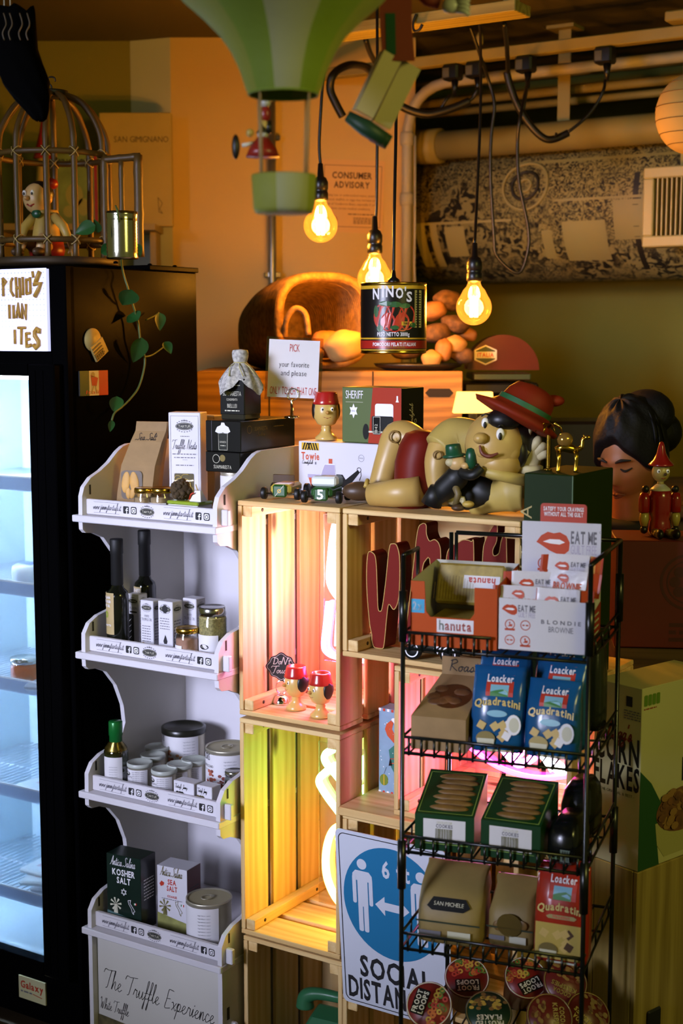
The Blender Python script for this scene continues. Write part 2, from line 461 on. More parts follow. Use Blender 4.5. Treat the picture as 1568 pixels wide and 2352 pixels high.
# white conduit that climbs the wall end and bends along the ceiling
a = at(934, 700, 5.12); zt = at(1000, 184, 5.05).z
P = [(a.x, 5.16, 1.3), (a.x, 5.165, zt - 0.19)]
e = Vector((a.x, 5.165, zt)) + U * 0.19
for k in range(1, 8):
    q = k / 8; P.append(((Vector(P[1]) * (1 - q) ** 2) + Vector((a.x, 5.165, zt)) * 2 * q * (1 - q) + e * q * q))
P += [e, e + U * 1.7]
t = thing('bent_conduit', 'white painted conduit bending from the wall end along the ceiling', 'pipe')
m = MB(); m.tube(P, 0.019, PIPE, 12); m.build('pipe', t)
for q in (at(934, 330, 5.12), at(934, 470, 5.12)):
    m = MB(); m.lathe([(0.023, 0), (0.025, 0.01), (0.025, 0.035), (0.023, 0.045)], PIPE, 16, T(a.x, 5.165, q.z)); m.build('coupling', t)
pipe('thin_cable', [(a.x + .026, 5.12, 2.5), (a.x + .027, 5.12, 2.2), (a.x + .026, 5.12, 2.05), (a.x + .034, 5.14, 1.9), (a.x + .03, 5.15, 1.4)], 0.004, PIPE, 'thin white cable wandering down beside the bent white conduit', 'cable', 6)
for px, py, Y, r, lab, nm in ((977, 239, 5.42, 0.016, 'upper of the two slim cream pipes above the big round duct', 'ceiling_pipe'), (1000, 262, 5.46, 0.014, 'lower of the two slim cream pipes above the big round duct', 'ceiling_pipe'), (960, 200, 5.6, 0.022, 'dim cream pipe furthest back under the ceiling', 'ceiling_pipe')):
    q = at(px, py, Y); pipe(nm, [q - U * 0.02, q + U * 1.9], r, PIPE2, lab, 'pipe')
q = at(985, 337, 5.28)
t = thing('drain_pipe', 'thick cream drain pipe running above the printed duct', 'pipe')
m = MB(); m.tube([q - U * 0.04, q + U * 1.9], 0.05, PIPE2, 20); m.build('pipe', t)
m = MB(); m.lathe([(.053, -.02), (.062, -.02), (.062, .07), (.053, .07)], PIPE2, 20, T(*(q - U * .02)) @ RZ(-32.5) @ RY(90)); m.build('socket', t)
b = at(1294, 262, 5.02)
m = MB(); m.box((0, 0, 0), (0.045, 0.004, 0.5), PIPE2, M=RZ(-32.5)); m.box((0, .01, -.2), (0.05, 0.03, 0.02), PIPE2, M=RZ(-32.5)); m.box((0, 0, .13), (.1, .09, .02), PIPE2, M=RZ(-32.5))
m.build('hanger_strap', t, loc=(b.x, b.y, b.z + 0.16))
# flat rail that carries the plugs
r0 = at(947, 147, 4.9)
t = thing('power_rail', 'long flat cream rail under the ceiling that carries black plugs', 'rail', r0, ROT)
m = MB(); m.bb(-0.55, 1.9, -0.02, 0.02, -0.018, 0.018, PIPE2, 0.003); m.build('track', t)
for x in (0.25, 1.15):
    m = MB(); m.tube([(x, 0, 0.018), (x, 0, CZ - r0.z)], 0.004, SILVER, 6); m.lathe([(0.006, 0), (0.012, 0.01), (0.012, 0.03), (0.006, 0.045)], PIPE2, 10, T(x, 0, 0.03)); m.build('hanger', t)
m = MB(); m.bb(0.9, 1.8, -0.08, 0.07, 0.02, 0.05, PIPE2, 0.004); m.bb(1.0, 1.8, -0.05, 0.2, 0.05, 0.09, PIPE2, 0.004); m.build('end_box', t)
def on_rail(px):                                      # distance along the rail for an image column
    a_, b_ = -0.5, 1.8
    for _ in range(40):
        k = (a_ + b_) / 2; p = r0 + U * k
        if 784 + FPX * p.x / (p.y * cP - (p.z - CAM_H) * sP) < px: a_ = k
        else: b_ = k
    return r0 + U * a_
PLUGS = []
for i, (px, lab) in enumerate(((1041, 'first black plug from the left on the cream ceiling rail'), (1094, 'second black plug from the left on the ceiling rail'), (1209, 'third black plug from the left on the ceiling rail'), (1391, 'black plug furthest right on the ceiling rail'))):
    p = on_rail(px)
    t = thing('rail_plug', lab, 'plug', (p.x, p.y, p.z - 0.018), ROT, 'black plugs on the ceiling rail')
    m = MB(); m.box((0, -0.004, -0.026), (0.058, 0.05, 0.05), BLACKP, 0.006); m.build('housing', t)
    m = MB(); m.box((-.012, -0.03, -0.028), (0.024, 0.004, 0.03), pm('plug_tag', '4a4a40', 0.5), 0.001); m.build('tag', t)
    m = MB(); m.tube([(0.006, 0, -0.05), (0.006, 0, -0.1)], [0.013, 0.006], BLACKP, 10); m.build('strain_relief', t)
    PLUGS.append(Vector((p.x, p.y, p.z - 0.118)))
def cable(pts, r, label, name='hanging_cable', Y=4.75, cat='cable'):
    P = [p if isinstance(p, Vector) else at(p[0], p[1], p[2] if len(p) > 2 else Y) for p in pts]
    m = MB(); m.tube(catmull(P, 8), r, CORDM, 8); return tag(m.build(name), label, cat)
cable([PLUGS[0], (1030, 222), (1012, 248), (1000, 256)], 0.005, 'short black lead dropping from the first rail plug', Y=4.72)
cable([(905, 232), (925, 246), (955, 258), (990, 262), (1040, 248), (1078, 232)], 0.013, 'thick black taped cable bundle sagging left of the pendant cords', Y=4.7)
cable([PLUGS[1], (1096, 205), (1085, 225), (1062, 240)], 0.006, 'short black lead dropping from the second rail plug', Y=4.7)
cable([(1163, 165), (1172, 200), (1190, 245), (1215, 285), (1245, 315), (1270, 320), (1305, 305)], 0.0115, 'thick black taped cable sagging in a U below the third plug', Y=4.55)
cable([PLUGS[2], (1208, 205), (1203, 240), (1200, 262)], 0.006, 'black lead running down from the third rail plug', Y=4.56)
cable([(1305, 303), (1345, 270), (1372, 235), (1386, 205), PLUGS[3]], 0.005, 'black lead climbing from the sagging U cable to the right plug', Y=4.5)
cable([(1158, 55, 4.2), (1164, 110, 4.4), (1166, 165, 4.54)], 0.007, 'black cable falling from the ceiling board to the U cable', Y=4.4)
cable([PLUGS[2] + Vector((0, -.06, .02)), (1196, 260, 4.4), (1188, 330, 4.4), (1192, 420, 4.4), (1212, 520, 4.4), (1212, 575, 4.4), (1190, 627, 4.4), (1142, 590, 4.4), (1134, 540, 4.4), (1126, 400, 4.4), (1128, 310, 4.4), (1135, 240, 4.4), (1120, 180, 4.4), (1100, 120, 4.3), (1080, 62, 4.25)], 0.0052, 'long thin black cord hanging in a deep loop before the printed duct', Y=4.4)
cable([(1275, 314, 4.53), (1277, 306, 4.52)], 0.004, 'cable tie stub on the sagging U cable', 'cable_tie')
cable([(787, 268, 4.6), (772, 240, 4.6), (758, 205, 4.6), (766, 170, 4.6), (800, 150, 4.7), (835, 152, 4.9), on_rail(858) + Vector((0, -.012, -.018))], 0.013, 'thick black cable curling like a C right of the green balloon', Y=4.6)
cable([(840, 92, 4.6), (850, 122, 4.75), on_rail(862) + Vector((0, 0, .02))], 0.009, 'short black cable end above the C shaped cable', Y=4.6)
# plank fixed to the ceiling with hooks
p0 = at(978, 62, 4.15); L = 0.3
t = thing('ceiling_plank', 'short pale plank under the ceiling with black hooks', 'plank', (p0.x, p0.y, p0.z), ROT)
PLW = wood('plank_wood', 'a89a55', '7d6f35', 'x', 1.0)
m = MB(); m.bb(-0.35, L, -0.05, 0.05, 0.0, 0.03, PLW, 0.002); m.build('board', t)
m = MB(); m.bb(L - 0.05, L - 0.02, -0.02, 0.02, 0.03, CZ - p0.z, PLW); m.bb(-0.3, -0.27, -0.02, 0.02, 0.03, CZ - p0.z, PLW); m.build('bracket', t)
m = MB(); m.tube(catmull([(0.0, -0.055, 0.025), (-0.008, -0.06, 0.0), (-0.004, -0.06, -0.02), (0.012, -0.06, -0.02), (0.022, -0.06, -0.006)], 6), 0.004, CORDM, 8); m.build('hook', t)

# printed duct: a big round duct papered with black and cream collage
def duct_mat():
    m = bpy.data.materials.new('collage_print'); m.use_nodes = True; nt = m.node_tree; L = nt.links
    b = nt.nodes['Principled BSDF']; b.inputs['Roughness'].default_value = 0.6
    tc = nt.nodes.new('ShaderNodeTexCoord')
    def noise(sc, det, dist=0.0):
        n = nt.nodes.new('ShaderNodeTexNoise'); n.inputs['Scale'].default_value = sc; n.inputs['Detail'].default_value = det; n.inputs['Distortion'].default_value = dist
        L.new(tc.outputs['Object'], n.inputs['Vector']); return n
    n1 = noise(30, 6, 1.2); n2 = noise(3.2, 3, 0.6)
    v = noise(48, 7, 3.2)
    r1 = nt.nodes.new('ShaderNodeValToRGB'); r1.color_ramp.interpolation = 'LINEAR'
    r1.color_ramp.elements[0].position = 0.47; r1.color_ramp.elements[1].position = 0.53; L.new(n1.outputs[0], r1.inputs[0])
    r2 = nt.nodes.new('ShaderNodeValToRGB'); r2.color_ramp.elements[0].position = 0.42; r2.color_ramp.elements[1].position = 0.56; L.new(n2.outputs[0], r2.inputs[0])
    r3 = nt.nodes.new('ShaderNodeValToRGB'); r3.color_ramp.elements[0].position = 0.46; r3.color_ramp.elements[1].position = 0.52; L.new(v.outputs[0], r3.inputs[0])
    mx = nt.nodes.new('ShaderNodeMix'); mx.data_type = 'RGBA'; L.new(r2.outputs[0], mx.inputs[0]); L.new(r1.outputs[0], mx.inputs[6]); L.new(r3.outputs[0], mx.inputs[7])
    c = nt.nodes.new('ShaderNodeValToRGB'); c.color_ramp.elements[0].color = rgb('1c1a10'); c.color_ramp.elements[1].color = rgb('8f8650'); L.new(mx.outputs[2], c.inputs[0])
    L.new(c.outputs[0], b.inputs['Base Color']); return m
DM = duct_mat(); DPALE = pm('collage_cream', '8f8650', 0.6); DDARK = pm('collage_black', '1f1c10', 0.6)
d0 = at(945, 500, 5.62)
t = thing('printed_duct', 'big round duct papered with a black and cream picture collage', 'duct', (d0.x, d0.y, d0.z), ROT)
m = MB(); DRAD = 0.26
m.tube([(0.0, 0, 0), (2.2, 0, 0)], DRAD, DM, 48)
def onduct(u0, u1, a0, a1, mat, e=0.001, n=10):
    vs = []; fs = []
    for k in range(n + 1):
        a_ = rad(a0 + (a1 - a0) * k / n)
        vs += [(u0, -(DRAD + e) * math.cos(a_), (DRAD + e) * math.sin(a_)), (u1, -(DRAD + e) * math.cos(a_), (DRAD + e) * math.sin(a_))]
    for k in range(n): fs.append((2 * k, 2 * k + 1, 2 * k + 3, 2 * k + 2))
    m.add(vs, fs, mat, True)
for (u0, u1, a0, a1, mt) in ((0.0, .1, -60, 40, DDARK), (.16, .2, -50, -12, DPALE), (.22, .25, -50, -12, DPALE), (.28, .36, -40, -14, DPALE), (.74, .9, -48, -14, DPALE), (.93, 1.05, -30, 0, DPALE), (1.0, 1.02, -60, 20, DDARK), (.66, .7, -45, -20, DPALE), (.55, 1.2, 33, 36, DPALE), (.1, .55, -12, -10, DPALE), (.72, 1.2, 1, 3, DPALE)):
    onduct(u0, u1, a0, a1, mt)
for (uc, ac, rr) in ((.6, 15, .085), (.6, 15, .05), (.6, 15, .022)):
    P = [(uc + rr * math.cos(q * pi / 16), -(DRAD + .002) * math.cos(rad(ac) + rr * math.sin(q * pi / 16) / DRAD), (DRAD + .002) * math.sin(rad(ac) + rr * math.sin(q * pi / 16) / DRAD)) for q in range(32)]
    m.tube(P, 0.006, DPALE if rr != .05 else DDARK, 6, closed=True)
m.build('duct', t)
m = MB()
m.tube([(1.75, .1, DRAD * .9), (1.75, .1, CZ - d0.z)], 0.008, PIPE2, 8)
m.build('hanger', t)
# louvred vent at the right edge
v0 = at(1530, 475, 4.6)
t = thing('air_vent', 'cream framed vent grille with upright slats hanging at right edge', 'vent', v0, ROT)
VM = pm('vent_paint', 'a59c66', 0.5)
m = MB()
for (x0, x1, z0, z1) in ((-.075, .135, .09, .125), (-.075, .135, -.125, -.09), (-.075, -.04, -.09, .09), (.1, .135, -.09, .09)): m.bb(x0, x1, -.012, .06, z0, z1, VM, .004)
m.build('frame', t)
m = MB()
for k in range(9): m.box((-.03 + k * .0155, .012, 0), (.004, .03, .18), VM, M=None)
m.build('louvres', t)
m = MB(); m.bb(-.04, .1, .05, .06, -.09, .09, DDARK); m.build('backing', t)
m = MB(); m.tube([(.03, .05, .12), (.03, .05, zt - v0.z - .0195)], .006, VM, 8); m.build('hanger', t)
# paper lantern at the right edge
l0 = at(1588, 262, 3.9)
t = thing('paper_lantern', 'round cream paper lantern cut by the top right edge', 'lantern', l0)
LM = pm('lantern_paper', 'b79a55', 0.8)
m = MB(); prof = []
for k in range(33):
    a_ = -80 + 160 * k / 32; prof.append((0.095 * math.cos(rad(a_)) * (1 + (0.008 if k % 2 else 0)), 0.105 * math.sin(rad(a_))))
m.lathe(prof, LM, 32); m.build('shade', t)
m = MB()
for k in range(1, 8): m.tube([(0.0965 * math.cos(rad(-70 + 20 * k)) * math.cos(q * pi / 14), 0.0965 * math.cos(rad(-70 + 20 * k)) * math.sin(q * pi / 14), 0.105 * math.sin(rad(-70 + 20 * k))) for q in range(28)], .0012, pm('lantern_wire', '7a5d2a', .5), 5, closed=True)
m.build('wire_rib', t)
m = MB(); m.tube([(0, 0, .1), (0, 0, CZ - l0.z)], .002, CORDM, 6); m.build('cord', t)

# ------------------------------------------------------------------ advisory sheet on the peach wall
a_ = at(745, 378, 5.19)
t = thing('advisory_sheet', 'consumer advisory sheet taped to the peach wall behind the bulbs', 'notice', (a_.x, 5.194, a_.z)); t.rotation_euler = (0, rad(2.0), 0)
SHEET = pm('aged_paper', 'd0a468', 0.7); ADV = pm('advisory_ink', '3a2210', 0.7)
m = MB(); m.bb(-.012, .215, 0, .003, -.235, .02, SHEET)
F = FRONT(0)
m.line([(0, 0), (.205, 0), (.205, -.215), (0, -.215), (0, 0)], .0016, ADV, F)
m.text('CONSUMER', F @ T(.1, -.045), .021, ADV, bold=1, width=.142); m.text('ADVISORY', F @ T(.1, -.078), .021, ADV, bold=1, width=.128)
for i, s_ in enumerate(('Eating raw or undercooked meats, poultry,', 'seafood, shellfish, or eggs may increase your', 'risk of foodborne illness, especially if you', 'have certain medical conditions.')):
    m.text(s_, F @ T(.1, -.108 - .0155 * i), .0078, ADV, width=(.185, .19, .18, .14)[i])
m.fuzz(.09, .19, -.172, .004, ADV, F, seed=2)
for i in range(4): m.fuzz(.11, .195, -.185 - .006 * i, .0035, ADV, F, seed=3 + i)
m.disc(.03, -.19, .022, .015, pm('seal_ink', 'a8743c', .7), F)
m.build('sheet', t)

# ------------------------------------------------------------------ pendant bulbs
def bulb(px, py, Y, cordpts, label, on=9.0, rr=0.047, group='bare filament bulbs'):
    c = at(px, py, Y)
    t = thing('pendant_bulb', label, 'lamp', c, 0, group)
    m = MB(); prof = []
    for k in range(15):
        q = -90 + 128 * k / 14; prof.append((max(rr * math.cos(rad(q)), 1e-4), rr * math.sin(rad(q))))
    prof += [(rr * .60, rr * .98), (rr * .44, rr * 1.15), (rr * .36, rr * 1.34), (rr * .34, rr * 1.5)]
    m.lathe(prof, clear('amber_glass', 'ffc060', 0.10, 0.02, glow=('ffa63c', 0.42)), 28); m.build('glass', t)
    m = MB()
    for k in range(6):
        q = 2 * pi * k / 6; m.tube([(.009 * math.cos(q), .009 * math.sin(q), -.026), (.009 * math.cos(q + .3), .009 * math.sin(q + .3), .030)], .0022, em('filament', 'ffdf90', 60), 6)
    m.build('filament', t)
    m = MB(); m.tube([(0, 0, rr * 1.1), (0, 0, .028)], .004, GLASS, 8); m.build('stem', t)
    z0 = rr * 1.42
    m = MB(); m.lathe([(.018, z0), (.021, z0 + .004), (.021, z0 + .022), (.0195, z0 + .024), (.0195, z0 + .03), (.021, z0 + .032), (.021, z0 + .05), (.016, z0 + .062), (.009, z0 + .066), (.007, z0 + .1), (.004, z0 + .102)], BLACKP, 20); m.build('socket', t)
    P = [Vector((0, 0, z0 + .1))] + [at(*q) - c for q in cordpts]
    m = MB(); m.tube(catmull(P, 6), .0042, CORDM, 8); m.build('cord', t)
    point('bulb_light', (0, 0, 0), (1.0, 0.68, 0.24), on, 0.03, t)
    return t
def ceilpt(px, Y): return (px, 1176 - FPX * 1, Y)
bulb(736, 518, 4.0, [(733, 330, 4.0), (738, 230, 4.0), (745, 130, 4.02), (749, 20, 4.05), (752, -60, 4.1)], 'glowing round filament bulb left, hanging in front of the advisory sheet', 12.5)
bulb(860, 640, 3.95, [(864, 480, 3.95), (866, 330, 3.95), (867, 200, 4.0), (866, 60, 4.05), (866, -70, 4.1)], 'glowing filament bulb half hidden behind the hanging tomato tin', 9.5)
bulb(1088, 706, 3.8, [(1095, 450, 3.9), (1103, 250, 4.0), (1103, 90, 4.1), (1100, 40, 4.12), (1115, 20, 4.12), (1135, 20, 4.14), (1142, 30, 4.2)], 'glowing round filament bulb at right, hanging lowest before the olive wall', 9.0)
# tomato tin hung as a lampshade
c = at(903, 812, 3.47)
t = thing('hanging_tomato_tin', 'big tomato tin hung upright on a black cord as a lampshade', 'tin', c)
CR = .0785; CH = at(903, 650, 3.47).z - c.z
m = MB(); m.lathe([(CR - .004, 0), (CR, .0), (CR + .0015, .003), (CR, .006), (CR, CH - .006), (CR + .0015, CH - .003), (CR, CH), (CR - .003, CH), (CR - .003, CH - .004), (.001, CH - .006)], pm('gold_tin', 'c9a24a', .2, 1.0), 48); m.build('body', t)
m = MB(); R_ = CR + .0008; AB = 20
def A(z0, z1, a0, a1, mt, e=0): m.arc(CR + .0008 + e, z0, z1, a0, a1, mt, 40)
YEL = pm('tin_yellow', 'd3a72c', .3); TBLK = pm('tin_black', '14100e', .3); TRED = pm('tin_red', 'a3241a', .3); TGRN = pm('tin_green', '2c5a2a', .35); TTOM = pm('tomato_red', 'b8341f', .3)
A(.008, CH - .008, -200, 20, YEL); A(.038, CH - .016, -200, 20, TBLK, .0003); A(.0105, .0345, -200, 20, TBLK, .0003); A(.0125, .0315, -200, 20, TRED, .0006)
def bend(e=.0012): return lambda x, y: ((CR + e) * math.sin(x / CR), -(CR + e) * math.cos(x / CR), y)
def put(st, x, y, size, mt, width=None, bold=1, shear=0):
    b_ = bend(.0016)
    m.text(st, Matrix(), size, mt, width=width, bold=bold, shear=shear, bend=lambda X, Y: b_(X + x, Y + y))
b_ = bend(.0016)
put('N', -.046, .129, .024, WHT, .017); put('I', -.028, .133, .026, WHT, .006); put('N', -.012, .134, .024, WHT, .018); put('O', .011, .131, .023, WHT, .018); put("'", .025, .133, .022, WHT, .004); put('S', .035, .123, .022, WHT, .015)
for (x, y, rx, ry) in ((-.03, .088, .022, .03), (.0, .085, .024, .034), (.03, .086, .022, .03), (-.016, .075, .018, .022), (.018, .075, .018, .022)):
    m.add([b_(x + rx * math.cos(k * pi / 10), y + ry * math.sin(k * pi / 10)) for k in range(20)], [tuple(range(20))], TTOM)
b_ = bend(.0022)
for (x, y, rx, ry) in ((-.022, .118, .016, .006), (.0, .116, .016, .007), (.024, .113, .014, .006), (-.035, .06, .008, .008), (-.045, .1, .006, .014), (.045, .068, .008, .006), (.0, .062, .01, .005)):
    m.add([b_(x + rx * math.cos(k * pi / 7), y + ry * math.sin(k * pi / 7)) for k in range(14)], [tuple(range(14))], TGRN)
put('PESO NETTO 3000g', -.003, .042, .0085, WHT, .078); put('POMODORI PELATI ITALIANI', .0, .0185, .008, WHT, .108); put('CON BASILICO', .002, .0135, .004, pm('tin_olive', '6a6a20', .5), .045)
b_ = bend(.0018)
m.add([b_(x, y) for x, y in ((.05, .062), (.073, .062), (.073, .15), (.05, .15))], [(0, 1, 2, 3)], pm('tin_panel', 'c9c07a', .4))
b_ = bend(.0022)
for k in range(14): m.add([b_(x, y) for x, y in ((.053, .066 + .0058 * k), (.07, .066 + .0058 * k), (.07, .068 + .0058 * k), (.053, .068 + .0058 * k))], [(0, 1, 2, 3)], INK)
m.add([b_(x, y) for x, y in ((.016, .067), (.042, .067), (.042, .076), (.016, .076))], [(0, 1, 2, 3)], YEL); put('RISERVA', .029, .069, .005, TBLK, .023)
m.build('paper_label', t)
m = MB(); m.lathe([(.016, CH - .005), (.014, CH + .008), (.006, CH + .014), (.004, CH + .03)], BLACKP, 14, T(0, 0, 0))
m.tube(catmull([(0, 0, CH + .02)] + [at(*q) - c for q in ((905, 500, 3.5), (909, 300, 3.6), (910, 150, 3.7), (910, 0, 3.8), (910, -80, 3.9))], 6), .004, CORDM, 8); m.build('cord', t)
# ------------------------------------------------------------------ glass door fridge
FU = -0.495; FZ = 1.968
fr = thing('display_fridge', 'tall black glass door fridge with lit sign at the left edge', 'fridge', RW(FU, -0.003, 0), ROT)
FB = pm('fridge_black', '040405', 0.26, bump=0.03, bscale=700, spec=0.015); LINER = pm('fridge_liner', 'd4e4ee', 0.4)
OX0, OX1, OZ0, OZ1, FD = -0.56, -0.098, 0.235, 1.706, 0.497
m = MB()
m.bb(-.03, 0, .012, FD, .05, FZ, FB, .004); m.bb(-.66, -.63, .012, FD, .05, FZ, FB, .004)
m.bb(-.63, -.03, FD - .03, FD, .05, FZ, FB); m.bb(-.63, -.03, .012, FD - .03, FZ - .03, FZ, FB); m.bb(-.63, -.03, .03, FD - .03, 1.735, 1.75, FB); m.bb(-.63, -.03, .03, FD - .03, .05, .19, FB)
m.bb(-.664, .004, .3, FD + .004, FZ - .001, FZ + .012, FB, .002)
for y in (.33, .43, .2): m.lathe([(.006, 0), (.006, .004), (.002, .006)], FB, 8, T(-.02, y, FZ + .0115))
m.bb(-.05, 0, -.002, .03, .05, FZ, FB, .003); m.bb(-.66, -.62, 0, .03, .05, FZ, FB, .003)
m.bb(-.61, -.05, 0, .02, FZ - .008, FZ, FB); m.bb(-.61, -.05, 0, .02, 1.735, 1.762, FB); m.bb(-.62, -.05, .004, .02, .05, .2, FB)
m.build('cabinet', fr)
m = MB(); m.bb(-.61, -.6, .03, .44, .2, 1.73, LINER); m.bb(-.045, -.035, .03, .44, .2, 1.73, LINER); m.bb(-.61, -.035, .44, .45, .2, 1.73, LINER); m.bb(-.61, -.035, .03, .44, 1.71, 1.72, LINER); m.bb(-.61, -.035, .03, .44, .2, .212, LINER)
m.build('liner', fr)
m = MB(); m.bb(-.645, OX0, -.035, -.004, .2, 1.735, FB, .003); m.bb(OX1, -.012, -.035, -.004, .2, 1.735, FB, .003); m.bb(OX0, OX1, -.035, -.004, OZ1, 1.735, FB); m.bb(OX0, OX1, -.035, -.004, .2, OZ0, FB)
for x in (-.075, -.05): m.bb(x, x + .004, -.037, -.034, .21, 1.72, FB)
m.build('door_frame', fr)
m = MB(); m.bb(OX0 - .005, OX1 + .005, -.018, -.014, OZ0 - .005, OZ1 + .005, CLEARP); m.build('door_glass', fr)
m = MB(); LED = em('led_dot', 'cfeef5', 6)
for k in range(66): m.box((OX1 + .004, .02, .3 + k * .02), (.004, .004, .004), LED)
m.build('led_strip', fr)
m = MB(); m.bb(-.55, -.11, .05, .075, 1.695, 1.709, em('fridge_tube', 'dff4ff', 170)); m.build('lamp_tube', fr)
m = MB(); m.bb(-.592, -.58, .035, .05, .25, 1.68, em('fridge_tube_side', 'b8dcff', 200)); m.build('lamp_tube', fr)
SHELFM = pm('fridge_wire', 'c9d4e2', .35); RAILM = pm('price_rail', '9fb2d6', .3)
FSH = [1.425, 1.155, .9, .615, .335]
for z in FSH:
    m = MB(); m.bb(-.6, -.045, .058, .064, z - .012, z + .024, RAILM, .002); m.bb(-.6, -.045, .056, .06, z + .022, z + .026, WHT); m.build('price_rail', fr)
    m = MB()
    for k in range(30): m.tube([(-.597 + k * .019, .064, z), (-.597 + k * .019, .43, z)], .0022, SHELFM, 5)
    for y in (.1, .25, .4): m.tube([(-.6, y, z - .004), (-.045, y, z - .004)], .003, SHELFM, 5)
    m.build('wire_shelf', fr)
# lit sign with letters made of pasta
SG = MB(); SG.bb(-.6, -.061, -.002, .008, 1.765, 1.962, em('lit_acrylic', 'cfd2ff', .62))
F = FRONT(-.002)
DOT = em('sign_dot', '9aa6e6', .36)
for i in range(46):
    for j in range(15):
        r_ = .0022 * (1 - abs(j - 12) / 16) ; r_ *= (.5 + .5 * min(1, i / 46 + .2))
        SG.disc(-.596 + i * .0117, 1.773 + j * .0128, r_ * .8, r_, DOT, F, 6)
SG.build('sign_panel', fr)
PASTA = pm('pasta', 'b58a35', .5); m = MB()
def pst(P, r=.0045): m.tube([(x, -.006, z) for x, z in P], r, PASTA, 8)
sx = lambda px: -.061 - (1060 - px) / 1568 * .1568; sz = lambda py: 1.962 - (py - 130) / 1900 * .197
def L_(*P, r=.0036): pst([(sx(a), sz(b)) for a, b in P], r)
L_((0, 340), (-60, 420), (-70, 640), (20, 760)); L_((105, 320), (120, 800)); L_((225, 340), (235, 800)); L_((110, 580), (235, 560)); L_((335, 320), (335, 745)); L_((450, 380), (450, 720)); L_((575, 330), (580, 690)); L_((440, 390), (585, 380)); L_((440, 715), (585, 690)); L_((660, 200), (685, 345)); L_((900, 210), (770, 430), (710, 500), (930, 480), (830, 640), (720, 780), r=.0058)
L_((0, 960), (0, 1280)); L_((90, 1270), (160, 930), (210, 1270)); L_((100, 1130), (200, 1130)); L_((285, 1290), (285, 950), (410, 1290), (420, 940)); L_((-140, 950), (-140, 1280)); L_((-330, 330), (-330, 760)); L_((-330, 340), (-220, 420), (-330, 520))
L_((20, 1530), (20, 1870)); L_((130, 1490), (390, 1490)); L_((250, 1500), (225, 1880)); L_((400, 1600), (400, 1920)); L_((400, 1620), (530, 1620)); L_((400, 1770), (520, 1750)); L_((395, 1930), (560, 1890), r=.0048); L_(*[(820, 1620), (840, 1540), (760, 1510), (690, 1580), (690, 1680), (800, 1800), (800, 1890), (710, 1960), (640, 1880)], r=.0058)
m.build('pasta_lettering', fr)
m = MB(); m.bb(-.222, -.128, -.0, .004, .098, .158, pm('plate', 'c9c49a', .4)); F = FRONT(0)
m.text('Galaxy', F @ T(-.175, .128), .018, RED, bold=1, width=.08); m.fuzz(-.215, -.175, .116, .005, GREY, F); m.line([(-.172, .118), (-.14, .114)], .002, RED, F); m.build('name_plate', fr)
def on_fridge(w, z): return RW(FU + .0005, w, z)
# magnets on the side
t = thing('round_magnet', 'round cream tower souvenir magnet on the fridge side', 'magnet', on_fridge(.087, 1.78), ROT + pi / 2)
MG = pm('magnet_cream', 'a8935a', .5)
m = MB(); m.lathe([(.0, 0), (.028, 0), (.028, .004), (0, .005)], MG, 24, RX(90) @ T(-.004, .012, 0))
m.box((.008, -.003, -.018), (.05, .006, .042), MG, .001, RY(-32) ); m.build('plaque', t)
m = MB()
for k in range(4): m.box((.0 + .002, -.0068, -.006 - .008 * k), (.034, .002, .003), pm('magnet_brown', '5a4520', .5), M=RY(-32))
for k in range(5): m.box((-.014 + .007 * k, -.0068, -.03), (.003, .002, .012), MATS['magnet_brown'], M=RY(-32))
m.build('relief', t)
t = thing('flag_magnet', 'green white and red flag magnet on the fridge side', 'magnet', on_fridge(.082, 1.688), ROT + pi / 2)
m = MB(); m.bb(-.05, .05, -.004, 0, -.03, .03, pm('magnet_edge', '222222', .4)); F = FRONT(-.004)
m.rect(-.05, -.03, -.017, .03, pm('flag_green', '1c4a2c', .4), F); m.rect(-.017, -.03, .017, .03, pm('flag_white', 'cfc6a8', .4), F); m.rect(.017, -.03, .05, .03, pm('flag_red', 'b02a20', .4), F)
F2 = FRONT(-.004, e=2)
m.poly([(-.012, .02), (.014, .012), (.008, -.008), (-.008, -.006)], RED, F2); m.line([(-.002, -.006), (-.01, -.024)], .004, MG, F2); m.line([(.004, -.006), (.008, -.022)], .004, MG, F2); m.disc(-.004, .02, .007, .007, MG, F2, 12)
m.text('Italia', F2 @ T(0, -.026), .009, RED, width=.06, shear=.3); m.build('plaque', t)
# food inside the fridge
def fpos(x, y, z): return fr.matrix_world @ Vector((x, y, z)) if False else RW(FU + x, -.003 + y, z)
FP = [pm('pack_white', 'dfe3e8', .35), pm('pack_blue', '6f86c9', .4), pm('pack_cream', 'd8cfae', .4), pm('pack_pink', 'c99aa6', .35), pm('pack_yellow', 'd9b24a', .4)]
def flatpack(x, y, z, w_, d_, h_, a, mats, label, group='flat packs in the fridge', name='food_pack'):
    t = thing(name, label, 'food pack', fpos(x, y, z), ROT + rad(a), group)
    m = MB(); m.box((0, 0, h_ / 2), (w_, d_, h_), mats[0], min(.008, h_ * .35)); m.build('wrapper', t)
    m = MB(); m.rect(-w_ * .32, -d_ * .25, w_ * .32, d_ * .3, mats[1], TOP(h_), .004); m.fuzz(-w_ * .25, w_ * .25, 0, .004, mats[2], TOP(h_, e=2)); m.fuzz(-w_ * .25, w_ * .15, .01, .004, mats[2], TOP(h_, e=2), seed=4); m.build('label_print', t)
zz = FSH[0] + .003
